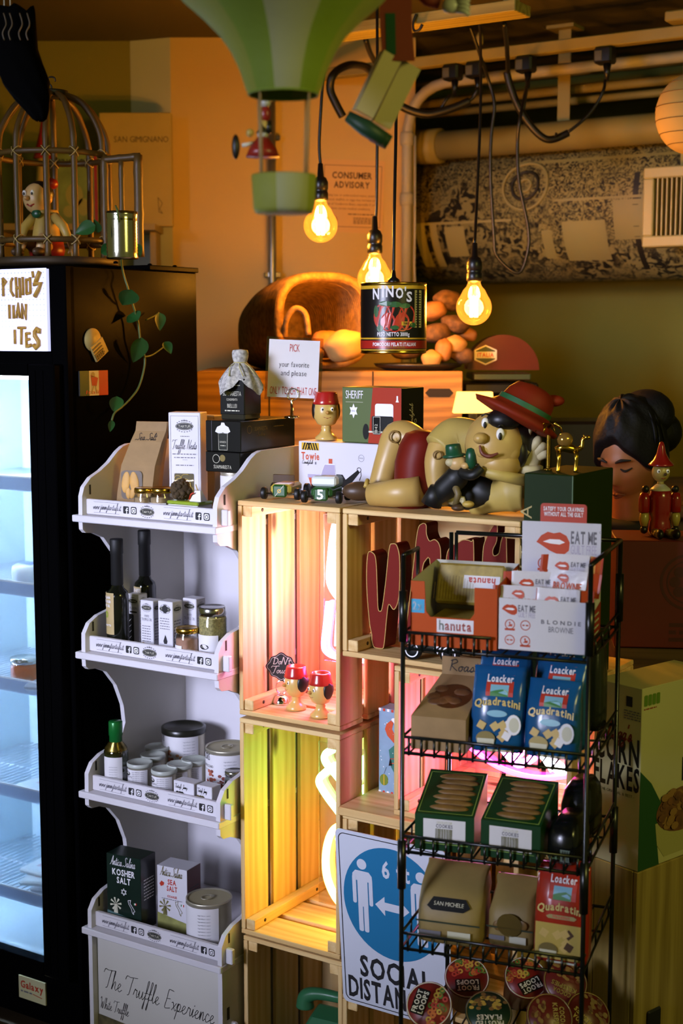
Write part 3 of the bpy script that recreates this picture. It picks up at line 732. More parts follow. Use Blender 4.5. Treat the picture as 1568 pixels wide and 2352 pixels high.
flatpack(-.13, .2, zz, .1, .16, .02, 10, (FP[0], FP[1], GREY), 'blue labelled flat pack on the fridge top shelf, right side'); flatpack(-.25, .2, zz, .1, .2, .018, -6, (FP[0], FP[0], GREY), 'plain white flat pack on the fridge top shelf, beside the blue labelled one'); flatpack(-.2, .2, zz + .02, .12, .16, .012, 25, (FP[0], FP[2], GREY), 'cream labelled flat pack lying on top at the fridge top shelf')
for i, (x, y, lab) in enumerate(((-.2, .13, 'middle white cheese tub with a blue oval lid label'), (-.12, .16, 'white cheese tub nearest the fridge door hinge, blue oval label'), (-.29, .14, 'white cheese tub with a small printed side label'))):
    t = thing('cheese_tub', lab, 'cheese', fpos(x, y, FSH[1] + .003), ROT, 'cheese tubs in the fridge')
    m = MB(); m.lathe([(.036, 0), (.04, .01), (.042, .035), (.04, .048), (.03, .054), (.0, .055)], FP[0], 24); m.build('tub', t)
    m = MB(); m.disc(0, 0, .03, .017, FP[1], TOP(.0555), 20); m.text('amici', TOP(.0555, e=2) @ T(0, -.004), .008, WHT); m.build('lid_label', t)
flatpack(-.16, .3, FSH[1] + .003, .2, .1, .05, 0, (FP[0], FP[0], GREY), 'large white block pack behind the cheese tubs')
t = thing('cheese_wedge_pack', 'cream printed cheese pack propped up on the middle fridge shelf', 'cheese', fpos(-.15, .19, FSH[2] + .02), ROT + rad(8)); 
m = MB(); m.box((0, 0, .045), (.13, .02, .1), FP[2], .004, RX(-52)); m.build('wrapper', t)
m = MB(); Fm = RX(-52) @ FRONT(-.01); m.text('CHALIER', Fm @ T(.01, .06), .009, GREY, width=.07); m.fuzz(-.02, .05, .05, .004, GREY, Fm); m.disc(.035, .08, .016, .004, FP[1], Fm); m.build('label_print', t)
t = thing('glass_jar', 'glass jar of orange preserve on the middle fridge shelf', 'jar', fpos(-.29, .12, FSH[2] + .003), ROT)
m = MB(); m.lathe([(.034, 0), (.037, .004), (.037, .04), (.035, .05)], pm('preserve', 'b3502a', .15), 24); m.build('jar', t); m = MB(); m.lathe([(.038, .05), (.038, .064), (.0, .065)], SILVER, 24); m.build('lid', t)
flatpack(-.17, .1, FSH[2] + .003, .12, .1, .018, 14, (pm('pack_clear', '9aa0b0', .12), FP[4], RED), 'shiny sliced meat pack with yellow label on the middle fridge shelf'); flatpack(-.1, .12, FSH[2] + .022, .1, .1, .02, -18, (FP[1], FP[3], GREY), 'lilac soft pack lying over the middle fridge shelf packs')
flatpack(-.2, .15, FSH[3] + .003, .2, .14, .012, -8, (FP[0], FP[3], RED), 'white pack with red mark, front of the fourth fridge shelf'); flatpack(-.13, .24, FSH[3] + .015, .14, .14, .014, 14, (FP[0], FP[1], GREY), 'white pack with blue band, back of the fourth fridge shelf')
for k in range(5): flatpack(-.17 - .012 * k, .14 + .02 * (k % 3), FSH[4] + .003 + .013 * k, .17, .14, .012, (-20, 12, -6, 24, 4)[k], (FP[0], FP[3], RED), ('lowest sliced meat pack of the stack on the fridge bottom wire shelf', 'second lowest sliced meat pack of the stack on the bottom wire shelf', 'middle sliced meat pack of the stack on the bottom wire shelf', 'second topmost sliced meat pack of the stack on the bottom wire shelf', 'topmost sliced meat pack of the stack on the bottom wire shelf')[k], 'stacked sliced meat packs')
for k in range(4):
    t = thing('foam_tray', ('lowest', 'second lowest', 'second highest', 'highest')[k] + ' blue white foam tray in the fridge floor stack', 'tray', fpos(-.14 - .008 * k, .16, .213 + .0185 * k), ROT + rad(4 * k), 'foam trays on the fridge floor')
    m = MB(); m.loft([[(sx_ * (.075 + e_), sy_ * (.06 + e_), z_) for sx_, sy_ in ((-1, -1), (1, -1), (1, 1), (-1, 1))] for e_, z_ in ((-.012, 0), (0, .013), (.004, .0135), (-.002, .012))], FP[0], smooth=False); m.build('tray', t)
    m = MB(); m.box((.01, 0, .009), (.1, .08, .006), FP[3], .002); m.build('sliced_meat', t)

# ------------------------------------------------------------------ on top of the fridge: cage, books, tin, plant
TZ = FZ + .0125
BAM = pm('bamboo', '543c12', .5, var=.35, vscale=14, vstretch=(1, 1, .25)); CANE = pm('cane_binding', 'a08a50', .6)
cg = thing('bamboo_cage', 'domed bamboo bird cage with open door standing on the fridge', 'cage', sh(128, .23, TZ), 0)
CR2 = .142
def bam(P, r, name='bar'):
    m = MB(); P = catmull(P, 4) if len(P) > 2 else [Vector(P[0]).lerp(Vector(P[1]), k / 12) for k in range(13)]
    rs = [r * (1.12 if k % 5 == 0 else 1.0) for k in range(len(P))]; m.tube(P, rs, BAM, 8); return m.build(name, cg)
ANG = [-150, -118, -86, -58, -20, 20, 60, 100, 140, 180]
for a_ in ANG:
    c_, s_ = math.cos(rad(a_)), math.sin(rad(a_))
    bam([(CR2 * c_, CR2 * s_, .012), (CR2 * c_, CR2 * s_, .13), (CR2 * c_, CR2 * s_, .275), (CR2 * .93 * c_, CR2 * .93 * s_, .34), (CR2 * .62 * c_, CR2 * .62 * s_, .405), (.035 * c_, .035 * s_, .43)], .0078)
for z_, r_ in ((.06, CR2), (.275, CR2 + .002)):
    m = MB(); m.tube([((r_) * math.cos(k * pi / 20), r_ * math.sin(k * pi / 20), z_) for k in range(40)], .0075, BAM, 8, closed=True); m.build('ring', cg)
for a_ in ANG:
    for z_ in (.06, .275):
        m = MB(); c_, s_ = math.cos(rad(a_)), math.sin(rad(a_)); X = T(CR2 * c_, CR2 * s_, z_) @ RZ(a_)
        for sg in (-1, 1): m.tube([X @ Vector((.0115 * math.cos(q * pi / 6), (.0115 * math.sin(q * pi / 6)) * .9, sg * .0115 * math.sin(q * pi / 6))) for q in range(12)], .0016, CANE, 5, closed=True)
        m.build('cane_binding', cg)
m = MB(); m.lathe([(.0, .425), (.04, .425), (.042, .435), (.042, .44), (0, .441)], pm('dark_cap', '1c160c', .5), 24); m.build('cap', cg)
m = MB(); m.tube(catmull([(0, 0, .44), (0, 0, .452), (-.008, 0, .462), (-.004, 0, .474), (.008, 0, .473), (.011, 0, .463)], 6), .0022, CORDM, 8); m.build('hook', cg)
m = MB(); m.lathe([(0, 0), (.158, 0), (.16, .004), (.16, .016), (.15, .018), (0, .018)], pm('cage_base', '3a2b14', .6, var=.2, vscale=12), 36); m.build('base', cg)
# open door of the cage
dA = Vector((CR2 * math.cos(rad(-20)) + .006, CR2 * math.sin(rad(-20)) - .006, 0)); dB = dA + Vector((.088, -.02, 0))
bam([dA + Vector((0, 0, .03)), dA + Vector((0, 0, .275))], .0095, 'door_post'); bam([dB + Vector((0, 0, .02)), dB + Vector((0, 0, .272))], .0115, 'door_post'); bam([dA.lerp(dB, .5) + Vector((0, 0, .04)), dA.lerp(dB, .5) + Vector((0, 0, .26))], .007, 'door_bar')
bam([dA + Vector((0, 0, .262)), dB + Vector((.006, 0, .268))], .0095, 'door_rail'); bam([dA + Vector((0, 0, .045)), dB + Vector((.004, 0, .04))], .009, 'door_rail')
# wooden doll sitting in the cage
SKIN = pm('doll_wood_skin', 'c9a468', .4, var=.1, vscale=10); DRED = pm('doll_red', '8a1f14', .35); DBLK = pm('doll_black', '14100e', .4); DGRN = pm('doll_green', '16482c', .35); DYEL = pm('doll_yellow', 'b89a48', .45, var=.12, vscale=14); DBRN = pm('doll_brown', '4a3520', .45)
EYEW = pm('eye_white', 'e8e4d8', .3)
dl = thing('seated_doll', 'wooden doll with black hair sitting inside the bamboo cage', 'doll', cg.location + Vector((-.02, -.01, .019)), rad(-15))
dl.scale = (.94, .94, .94)
m = MB(); m.lathe([(.0, .0), (.036, .004), (.042, .03), (.036, .075), (.028, .11), (.02, .125), (0, .128)], DYEL, 20); m.build('torso', dl)
m = MB(); m.lathe([(.0, 0), (.045, .004), (.05, .02), (.046, .045), (.038, .05)], DRED, 20); m.build('trousers', dl)
m = MB(); m.ball((-.015, -.02, .16), (.038, .036, .042), SKIN); m.ball((-.026, -.058, .158), (.007, .012, .007), SKIN); m.ball((-.05, -.02, .158), (.006, .009, .011), SKIN); m.ball((.021, -.016, .158), (.006, .009, .011), SKIN); m.build('head', dl)
m = MB(); m.tube([(-.03, -.05, .142), (-.02, -.053, .137), (-.008, -.05, .143)], .0024, DRED, 6)
for x in (-.036, -.012): m.ball((x, -.052, .172), (.006, .004, .008), EYEW); m.ball((x, -.0565, .17), (.003, .002, .004), DBLK)
m.build('face_paint', dl)
m = MB(); m.ball((-.013, -.008, .172), (.04, .038, .036), DBLK); m.build('hair', dl)
m = MB(); m.ball((.015, .0, .2), (.022, .022, .016), DRED); m.build('cap', dl)
m = MB(); m.lathe([(.03, .118), (.036, .122), (.03, .13), (.015, .13)], DYEL, 16); m.ball((-.01, -.036, .118), (.014, .008, .012), DGRN); m.build('collar', dl)
m = MB(); m.tube([(.03, -.01, .112), (.06, -.02, .085), (.085, -.035, .045)], [.014, .013, .01], DYEL, 12); m.tube([(.085, -.035, .045), (.098, -.04, .02)], [.009, .01], SKIN, 10)
for k in range(4): m.tube([(.094 + .004 * k, -.045 + .004 * k, .022), (.1 + .004 * k, -.05 + .004 * k, .002)], [.0035, .0025], SKIN, 6)
m.tube([(.092, -.036, .026), (.085, -.044, .01)], [.0035, .0025], SKIN, 6); m.build('arm', dl)
m = MB(); m.tube([(-.03, -.01, .112), (-.055, -.025, .08), (-.05, -.05, .05)], [.014, .013, .01], DYEL, 12); m.tube([(-.05, -.05, .05), (-.045, -.06, .035)], [.009, .01], SKIN, 10)
for k in range(4): m.tube([(-.05 + .004 * k, -.062, .034), (-.05 + .004 * k, -.068, .018)], [.0035, .0025], SKIN, 6)
m.tube([(-.038, -.06, .036), (-.032, -.064, .026)], [.0035, .0025], SKIN, 6); m.build('arm', dl)
m = MB(); m.tube([(.02, -.03, .025), (.025, -.075, .05), (.03, -.1, .018)], [.015, .014, .011], SKIN, 12); m.build('leg', dl)
m = MB(); m.tube([(-.02, -.03, .025), (-.03, -.075, .045), (-.03, -.1, .018)], [.015, .014, .011], SKIN, 12); m.build('leg', dl)
for x in (.032, -.03):
    m = MB(); m.ball((x, -.112, .012), (.014, .026, .012), DBRN); m.build('shoe', dl)
# tin can in front of the open door
cn = sh(281, .06, TZ)
t = thing('ribbed_tin', 'ribbed open silver tin holding a trailing plant on the fridge', 'tin', cn, 0)
m = MB(); prof = [(.036, 0), (.0375, .003)] + [(.036 + (.0008 if k % 2 else -.0006), .012 + .0035 * k) for k in range(23)] + [(.037, .1), (.038, .108), (.036, .109), (.0345, .1), (.0345, .012), (0, .012)]
m.lathe(prof, pm('bright_tin', 'c9c2ae', .16, 1.0), 36); m.build('can', t)
m = MB(); m.lathe([(0, .088), (.034, .088)], pm('potting_soil', '1c140c', .9), 20); m.build('soil', t)
# trailing vine
LEAF = pm('vine_leaf', '1f4a1c', .38, var=.3, vscale=25); STEM = pm('vine_stem', '4a5a28', .5)
vn = thing('trailing_vine', 'green leafy vine trailing from the tin down the fridge side', 'plant', cn, 0)
def side_pt(px, py, off=.026):
    r = ray(px, py); O2 = ORG + U * (FU + off); k = (O2.dot(U)) / r.dot(U)
    return Vector((0, 0, CAM_H)) + r * k
V1 = [cn + Vector((0, 0, .092)), cn + Vector((-.01, -.02, .12)), cn + Vector((.0, -.045, .09))] + [side_pt(*q) for q in ((280, 610), (293, 660), (305, 700), (317, 740), (322, 780), (332, 820), (330, 850), (318, 890), (300, 915), (280, 935), (262, 950), (255, 975))]
m = MB(); m.tube(catmull([p - cn for p in V1], 6), .0026, STEM, 6)
for q in (((335, 735), (355, 725), (364, 718)), ((330, 820), (350, 815), (378, 795))): m.tube(catmull([side_pt(*z_) - cn for z_ in q], 5), .002, STEM, 6)
m.build('stem', vn)
def leaf(c, dirv, nrm, L_, Wd, mt=LEAF):
    m = MB(); d = Vector(dirv).normalized(); n_ = Vector(nrm); n_ = (n_ - d * n_.dot(d)).normalized(); b_ = d.cross(n_)
    def fn(u_, v_):
        s = u_ * 2 - 1; t_ = v_; w_ = Wd * (math.sin(pi * min(1, t_ ** .75)) ** .8) * (1 - .25 * t_)
        return tuple(Vector(c) - cn + d * (L_ * t_) + b_ * (s * w_ * .5) + n_ * (-.18 * L_ * t_ * t_ + .12 * w_ * s * s - (.05 * L_ if abs(s) < .1 else 0) * .3))
    m.grid(fn, 8, 10, mt); return m.build('leaf', vn)
fc = Vector((.55, -.83, .1))
for (px, py, dx, dz, L_, Wd) in ((262, 565, -.8, -.35, .05, .04), (225, 535, -.2, .9, .035, .025), (310, 560, .5, -.8, .035, .028), (302, 665, -.3, -.45, .05, .06), (318, 735, -1, .4, .04, .05), (366, 718, .1, -1, .045, .034), (325, 775, -.35, -1, .07, .052), (378, 785, .4, -.5, .035, .03), (268, 910, -.2, -1, .04, .042), (256, 965, -.1, -1, .03, .02)):
    c_ = side_pt(px, py, .042)
    leaf(c_, Vector((dx * .84, -dx * .5, dz)), fc, L_, Wd)
cL = cn + Vector((-.055, -.04, .075)); leaf(cL, (-.8, -.2, -.3), (0, -1, .3), .05, .04)
# books leaning on the wall behind
def leanbook(name, label, px0, px1, py0, py1, Y, col, thick, cat='book'):
    a_ = at(px0, py1, Y); b_ = at(px1, py0, Y); w_ = b_.x - a_.x; h_ = b_.z - a_.z
    return thing(name, label, cat, ((a_.x + b_.x) / 2, Y, a_.z)), w_, h_
t, w_, h_ = leanbook('large_book', 'large cream book with a town name on its cover behind the cage', 232, 393, 258, 520, 5.1, None, .03)
BKC = pm('book_cream', 'a8924a', .7, var=.1, vscale=6)
m = MB(); m.bb(-w_ / 2, w_ / 2, 0, .035, 0, h_, BKC, .003); F = FRONT(0)
m.text('SAN GIMIGNANO', F @ T(.02, h_ * .74), .02, pm('book_ink', '3a2c14', .7), width=.19); m.line([(w_ * .3, .1), (w_ * .36, .08), (w_ * .32, .06), (w_ * .36, .045), (w_ * .31, .05), (w_ * .3, .1)], .002, MATS['book_ink'], F); m.build('cover', t)
m = MB(); m.bb(-w_ / 2 + .01, w_ / 2 - .003, .006, .03, -.0, h_ - .004, PAPER); m.build('pages', t)
t2, w2, h2 = leanbook('picture_book', 'green picture book with red edge standing behind the cage', 132, 222, 345, 508, 5.02, None, .02)
m = MB(); m.bb(-w2 / 2, w2 / 2, 0, .02, 0, h2, pm('book_green', '6f8448', .6, var=.35, vscale=16), .002); F = FRONT(0)
m.text('PINOCCHIO', F @ T(0, h2 - .045), .026, pm('book_dark', '141c10', .6), width=w2 * .92, bold=1); m.rect(w2 * .42, 0, w2 * .5, h2, DRED, F)
for (x, y, rx, ry) in ((-.01, .1, .03, .04), (.02, .06, .02, .03), (-.03, .045, .02, .02)): m.disc(x, y, rx, ry, pm('book_olive', '8a8a4a', .6), F)
m.build('cover', t2)
# wall shelf that carries the two books
sl = at(260, 520, 4.9)
t3 = thing('wall_shelf', 'narrow cream wall shelf carrying the books behind the cage', 'shelf', (0, 0, 0))
m = MB(); m.bb(-1.25, -.64, 4.96, 5.195, t.location.z - .022, t.location.z - .001, pm('shelf_cream', '8f7c4a', .6)); m.build('board', t3)
for x in (-1.2, -.67):
    m = MB(); m.bb(x, x + .02, 5.06, 5.195, t.location.z - .15, t.location.z - .022, MATS['shelf_cream']); m.build('bracket', t3)
t2.location.z = t.location.z
c_ = at(96, 330, 5.05); 
t = thing('red_cone_toy', 'small red pointed toy standing behind the cage dome', 'toy', (c_.x, 5.06, t2.location.z))
m = MB(); hh = at(96, 285, 5.06).z - t2.location.z; m.lathe([(.02, 0), (.03, hh * .3), (.02, hh * .6), (.022, hh * .66)], DYEL, 18); m.build('body', t)
m = MB(); m.lathe([(.034, hh * .66), (.03, hh * .7), (.012, hh * .9), (.002, hh * 1.05)], DRED, 18); m.build('hat', t)
# ------------------------------------------------------------------ stroke lettering for handwriting
HAND = {
 'T': ([[(-.15, .75), (-.05, .95), (.2, .92), (.75, .98)], [(.42, .95), (.32, .5), (.22, .05), (.1, -.02)]], .55),
 'h': ([[(.0, .0), (.12, .55), (.2, .95), (.14, .9), (.08, .4), (.05, .0)], [(.05, .05), (.18, .38), (.28, .4), (.26, .12), (.34, .0), (.45, .1)]], .45),
 'e': ([[(.0, .12), (.15, .2), (.24, .36), (.14, .4), (.05, .22), (.1, .02), (.22, .0), (.36, .12)]], .36),
 'r': ([[(.0, .1), (.1, .38), (.14, .42), (.18, .36), (.26, .36), (.24, .14), (.28, .0), (.38, .1)]], .38),
 'u': ([[(.0, .15), (.08, .4), (.06, .1), (.14, .0), (.26, .15), (.32, .4), (.3, .1), (.36, .0), (.46, .12)]], .46),
 'f': ([[(.0, .1), (.16, .5), (.26, .95), (.18, .98), (.1, .4), (.0, -.4), (-.06, -.38), (.08, .05), (.22, .1), (.3, .12)], [(.0, .36), (.24, .4)]], .28),
 'l': ([[(.0, .1), (.16, .6), (.22, .95), (.14, .9), (.08, .3), (.12, .0), (.26, .1)]], .25),
 'E': ([[(.6, .95), (.3, .98), (.22, .9), (.16, .5), (.06, .05), (.2, .0), (.45, .06)], [(.14, .5), (.42, .52)]], .55),
 'x': ([[(.0, .36), (.1, .4), (.2, .1), (.3, .0), (.36, .1)], [(.34, .4), (.04, .0)]], .38),
 'p': ([[(.0, .15), (.1, .42), (.04, .0), (-.06, -.42)], [(.06, .25), (.2, .42), (.28, .25), (.16, .02), (.06, .06), (.3, .04), (.38, .12)]], .38),
 'i': ([[(.0, .12), (.08, .4), (.05, .1), (.1, .0), (.2, .12)], [(.13, .56), (.16, .6)]], .2),
 'n': ([[(.0, .1), (.08, .4), (.05, .0), (.16, .36), (.26, .4), (.25, .1), (.3, .0), (.4, .12)]], .4),
 'c': ([[(.26, .34), (.16, .42), (.04, .2), (.1, .0), (.22, .02), (.34, .12)]], .34),
 'W': ([[(-.1, .8), (.05, .95), (.1, .3), (.12, .02), (.3, .6), (.34, .1), (.38, .02), (.6, .6), (.72, .98)]], .72),
 't': ([[(.12, .75), (.08, .3), (.1, .0), (.24, .1)], [(-.04, .5), (.24, .54)]], .25),
 'S': ([[(.5, .85), (.38, .97), (.2, .85), (.28, .6), (.4, .3), (.24, .02), (.0, .1), (-.2, .0)]], .5),
 'a': ([[(.26, .36), (.14, .42), (.03, .2), (.1, .0), (.22, .15), (.28, .4), (.26, .1), (.3, .0), (.4, .12)]], .4),
 'o': ([[(.2, .4), (.06, .3), (.06, .06), (.18, .0), (.28, .2), (.2, .4), (.36, .34)]], .36),
 'D': ([[(.1, .95), (.06, .0)], [(.0, .92), (.4, .8), (.5, .4), (.3, .05), (.02, .0)]], .58),
 'R': ([[(.1, .95), (.06, .0)], [(.0, .85), (.3, .98), (.42, .75), (.1, .5), (.3, .2), (.5, .02)]], .55),
 'N': ([[(.02, .0), (.1, .95), (.16, .9), (.4, .1), (.46, .05), (.6, .98)]], .62),
 's': ([[(.0, .05), (.16, .42), (.24, .2), (.16, .0), (.04, .04), (.34, .1)]], .32),
 'A': ([[(-.1, .0), (.1, .2), (.34, .95), (.38, .0)], [(.08, .35), (.42, .38)]], .5),
 'w': ([[(.0, .35), (.06, .1), (.12, .0), (.2, .35), (.26, .02), (.4, .4), (.48, .34)]], .46),
 'j': ([[(.1, .4), (.06, -.3), (-.06, -.36), (.18, .1)], [(.14, .56), (.17, .6)]], .2),
 'm': ([[(.0, .1), (.07, .4), (.05, .0), (.15, .36), (.22, .38), (.2, .0), (.3, .36), (.38, .38), (.37, .06), (.48, .12)]], .48),
 'y': ([[(.0, .35), (.06, .1), (.16, .05), (.3, .4), (.2, -.1), (.06, -.4), (.0, -.3), (.34, .1)]], .34),
 'C': ([[(.5, .85), (.34, .97), (.1, .6), (.08, .15), (.25, .0), (.48, .1)]], .5),
 'd': ([[(.24, .36), (.12, .42), (.03, .2), (.1, .0), (.22, .15), (.38, .95), (.28, .1), (.32, .0), (.42, .12)]], .42),
 'g': ([[(.26, .36), (.14, .42), (.03, .2), (.1, .04), (.22, .15), (.28, .4), (.2, -.3), (.06, -.4), (.02, -.3), (.36, .1)]], .36),
 'b': ([[(.0, .1), (.16, .6), (.2, .95), (.12, .9), (.08, .1), (.18, .0), (.28, .2), (.2, .34), (.36, .3)]], .36),
 'J': ([[(.2, .85), (.5, .97), (.4, .4), (.25, -.3), (.1, -.25), (.5, .1)]], .5),
 'k': ([[(.0, .1), (.16, .6), (.2, .95), (.1, .8), (.06, .0)], [(.08, .2), (.26, .4), (.14, .22), (.32, .0)]], .36),
 '.': ([[(.05, .0), (.08, .03)]], .16),
 "'": ([[(.05, .95), (.02, .75)]], .14),
}
HAND['L'] = ([[(.3, .95), (.16, .5), (.05, .02), (.4, .02)]], .45); HAND['Q'] = ([[(.4, .95), (.1, .7), (.1, .2), (.4, .0), (.65, .3), (.6, .75), (.4, .95)], [(.35, .25), (.7, -.1)]], .75)
HAND['K'] = ([[(.1, .95), (.05, 0)], [(.5, .9), (.1, .45), (.5, .02)]], .5); HAND["v"] = ([[(.0, .38), (.12, .0), (.28, .4), (.36, .34)]], .34); HAND['B'] = ([[(.05, 0), (.1, .95), (.4, .85), (.1, .5), (.45, .3), (.05, 0)]], .5)
def hand(mb, st, M, size, wd, mat, width=None, al='l', shear=.18, rise=0.0):
    x = 0.0; strokes = []
    for ch in st:
        if ch == ' ': x += .34; continue
        if ch not in HAND: continue
        ss, adv = HAND[ch]
        for s_ in ss: strokes.append([(p[0] + x, p[1]) for p in s_])
        x += adv
    k = size; kx = (width / x) if width else k
    off = {'l': 0, 'c': -x * kx / 2, 'r': -x * kx}[al]
    for s_ in strokes:
        P = [(p[0] * kx + off + shear * p[1] * k, p[1] * k + rise * p[0] * kx) for p in s_]
        if len(P) > 2: P = [(q.x, q.y) for q in catmull([(a, b, 0) for a, b in P], 5)]
        mb.line(P, wd, mat, M)
def logo(mb, M, s, name='TARTUFI'):
    mb.disc(0, 0, .5 * s, .2 * s, INK, M, 20); mb.ring(0, 0, .46 * s, .165 * s, .012 * s, PALE, M @ T(0, 0, .0002)); mb.text(name, M @ T(0, -.07 * s, .0003), .13 * s, PALE, width=.66 * s)
    for sg in (1, -1):
        for k in range(7):
            a_ = rad(35 + k * 18); mb.disc(.48 * s * math.cos(a_), sg * .3 * s * math.sin(a_), .05 * s, .03 * s, GREY, M, 6)
    for k in range(-2, 3): mb.poly([(k * .055 * s - .022 * s, .27 * s), (k * .055 * s + .022 * s, .27 * s), (k * .075 * s, .36 * s + (.05 * s if k == 0 else 0))], INK, M)
def fb(mb, M, s):
    mb.rect(0, 0, s, s, INK, M, s * .15); X = M @ T(0, 0, .0003); mb.rect(.55 * s, 0, .7 * s, .72 * s, WHT, X); mb.rect(.42 * s, .42 * s, .86 * s, .54 * s, WHT, X); mb.rect(.6 * s, .68 * s, .86 * s, .82 * s, WHT, X)
def insta(mb, M, s):
    mb.rect(0, 0, s, s, INK, M, s * .22); X = M @ T(0, 0, .0003); mb.rect(.14 * s, .14 * s, .86 * s, .86 * s, WHT, X, s * .16); X = M @ T(0, 0, .0005); mb.ring(.5 * s, .47 * s, .26 * s, .26 * s, .1 * s, INK, X, 16); mb.disc(.72 * s, .72 * s, .06 * s, .06 * s, INK, X, 8)

# ------------------------------------------------------------------ white display stand (local x along the front, y into the depth)
SB = [1.371, 1.045, .705, .365]; BT = .016
SZ = [z + BT + .0009 for z in SB]
UL, UR, ST = -.412, -.006, .012
st = thing('display_stand', 'white plywood display stand with scalloped sides and four trays of groceries', 'shelf', RW(0, 0, 0), ROT)
SIDEM = pm('stand_side', 'c4c0b8', .55, var=.04, vscale=5)
def side_out():
    o = [(.318, .0), (.318, 1.535), (.26, 1.545), (.10, 1.543), (.08, 1.538)]
    F_ = []                                                      # front edge from the top down
    F_ += [(.06, 1.527), (.03, 1.503), (.0, 1.486), (-.035, 1.472), (-.058, 1.452)]
    for i, z in enumerate(SB):
        F_ += [(-.066, z + .06), (-.067, z + .0), (-.066, z - .018)]
        if i < 3:
            F_ += [(-.056, z - .027), (-.03, z - .03), (.005, z - .045), (.04, z - .085), (.064, z - .14), (.07, z - .185)]
            n_ = SB[i + 1]
            F_ += [(.055, n_ + .122), (.02, n_ + .104), (-.02, n_ + .097), (-.05, n_ + .083)]
    F_ += [(-.066, .3), (-.066, .0)]
    seg = [o[-1]] + F_
    return o[:-1] + seg
SO = side_out()
for u_, nm in ((UL, 'side_panel'), (UR - ST, 'side_panel')):
    m = MB(); n = len(SO)
    vs = [(u_, y, z) for y, z in SO] + [(u_ + ST, y, z) for y, z in SO]
    m.add(vs, [tuple(range(n)), tuple(range(2 * n - 1, n - 1, -1))], SIDEM); m.add(vs, [(i, (i + 1) % n, n + (i + 1) % n, n + i) for i in range(n)], WHITE)
    for z in SB:                                                   # slots for the rails
        for xx in (u_ - .0006, u_ + ST + .0006): m.add([(xx, -.042, z + .062), (xx, -.036, z + .062), (xx, -.036, z + .085), (xx, -.042, z + .085)], [(0, 1, 2, 3)], pm('slot_shadow', '2a2418', .8))
    m.build(nm, st)
m = MB(); m.bb(UL + ST, UR - ST, .306, .318, .0, 1.54, WHITE); m.build('back_panel', st)
for i, z in enumerate(SB):
    m = MB(); m.bb(UL - .014, UR + .002, -.075, .304, z, z + BT, EDGE if False else WHITE, .002)
    m.build('shelf_board', st)
    m = MB(); m.bb(UL - .012, UR + .018, -.052, -.040, z + BT + .001, z + BT + .037, WHITE, .002)
    F = FRONT(-.052)
    zc = z + BT + .019
    for x0 in (UL + .025, UL + .235):
        hand(m, 'www.jimmytartufi.it', F @ T(x0 + .008, zc - .004), .016, .0011, GREY, width=.085)
        m.line([(x0 + .01, zc + .013), (x0 + .088, zc + .013)], .0007, GREY, F); m.line([(x0 + .01, zc - .012), (x0 + .088, zc - .012)], .0007, GREY, F)
        fb(m, F @ T(x0 + .1, zc - .009), .017); insta(m, F @ T(x0 + .123, zc - .009), .017)
    logo(m, F @ T(UL + .196, zc - .001), .043)
    m.build('front_rail', st)
m = MB(); m.bb(UL + ST + .002, UR - ST - .002, -.05, -.04, .02, SB[3] - .012, SIDEM, .001); F = FRONT(-.05)
hand(m, 'The Truffle Experience', F @ T(-.378, .232), .05, .0016, INK, width=.335, rise=-.02)
hand(m, 'White Truffle', F @ T(-.392, .175), .03, .0012, INK, width=.09)
TRF = pm('truffle_print', '5a5030', .6, var=.6, vscale=45)
m.poly([(-.399, .03), (-.05, .03), (-.2, .148), (-.399, .158)], TRF, F); m.build('printed_panel', st)
for z0 in (.13,):
    m = MB(); m.box((UR + .004, -.03, .2), (.022, .014, .07), WHITE, .004); m.build('peg', st)
    m = MB(); m.add([(UR + .0006, -.05, .245), (UR + .0006, -.04, .245), (UR + .0006, -.04, .275), (UR + .0006, -.05, .275)], [(0, 1, 2, 3)], MATS['slot_shadow']); m.build('peg_slot', st)

# ------------------------------------------------------------------ groceries on the stand
def bx(name, label, cat, loc, rz, w_, d_, h_, mat, group=None, b=.0015, part='carton', **kw):
    t = thing(name, label, cat, loc, rz, group); m = MB(); m.bb(-w_ / 2, w_ / 2, -d_ / 2, d_ / 2, 0, h_, mat, b)
    return t, m, FRONT(-d_ / 2), SIDE(w_ / 2), TOP(h_)
A0 = ROT
# top tray
t = thing('kraft_bag', 'tall brown paper bag marked Sea Salt with a window showing bread', 'bag', sh(322, .07, SZ[0]), rad(-16))
m = MB(); wv, dv = .088, .06
def bagring(z, w_, d_, sx_, sy_): return [(sx_ - w_ / 2, sy_ - d_ / 2, z), (sx_ + w_ / 2, sy_ - d_ / 2, z), (sx_ + w_ / 2 + .003, sy_, z), (sx_ + w_ / 2, sy_ + d_ / 2, z), (sx_ - w_ / 2, sy_ + d_ / 2, z), (sx_ - w_ / 2 - .003, sy_, z)]
m.loft([bagring(0, .088, .06, -.006, 0), bagring(.05, .088, .06, 0, 0), bagring(.11, .086, .056, .008, .002), bagring(.165, .08, .034, .022, .008), bagring(.19, .078, .014, .028, .012), bagring(.212, .076, .006, .03, .012)], KRAFT, smooth=False)
m.build('paper', t)
m = MB(); Fb = FRONT(-.0325); hand(m, 'Sea Salt', T(-.004, -.0068, .169) @ RX(61), .019, .0016, INK, width=.05); m.build('handwriting', t)
m = MB(); Fw = FRONT(-.0302) @ T(-.006, .0); m.rect(-.028, .03, .026, .098, pm('window_dark', '4a3618', .35), Fw @ Matrix.Shear('XY', 4, (.06, 0)) if False else Fw, .01)
BREAD = pm('bread_stick', 'c9994e', .6, var=.2, vscale=30)
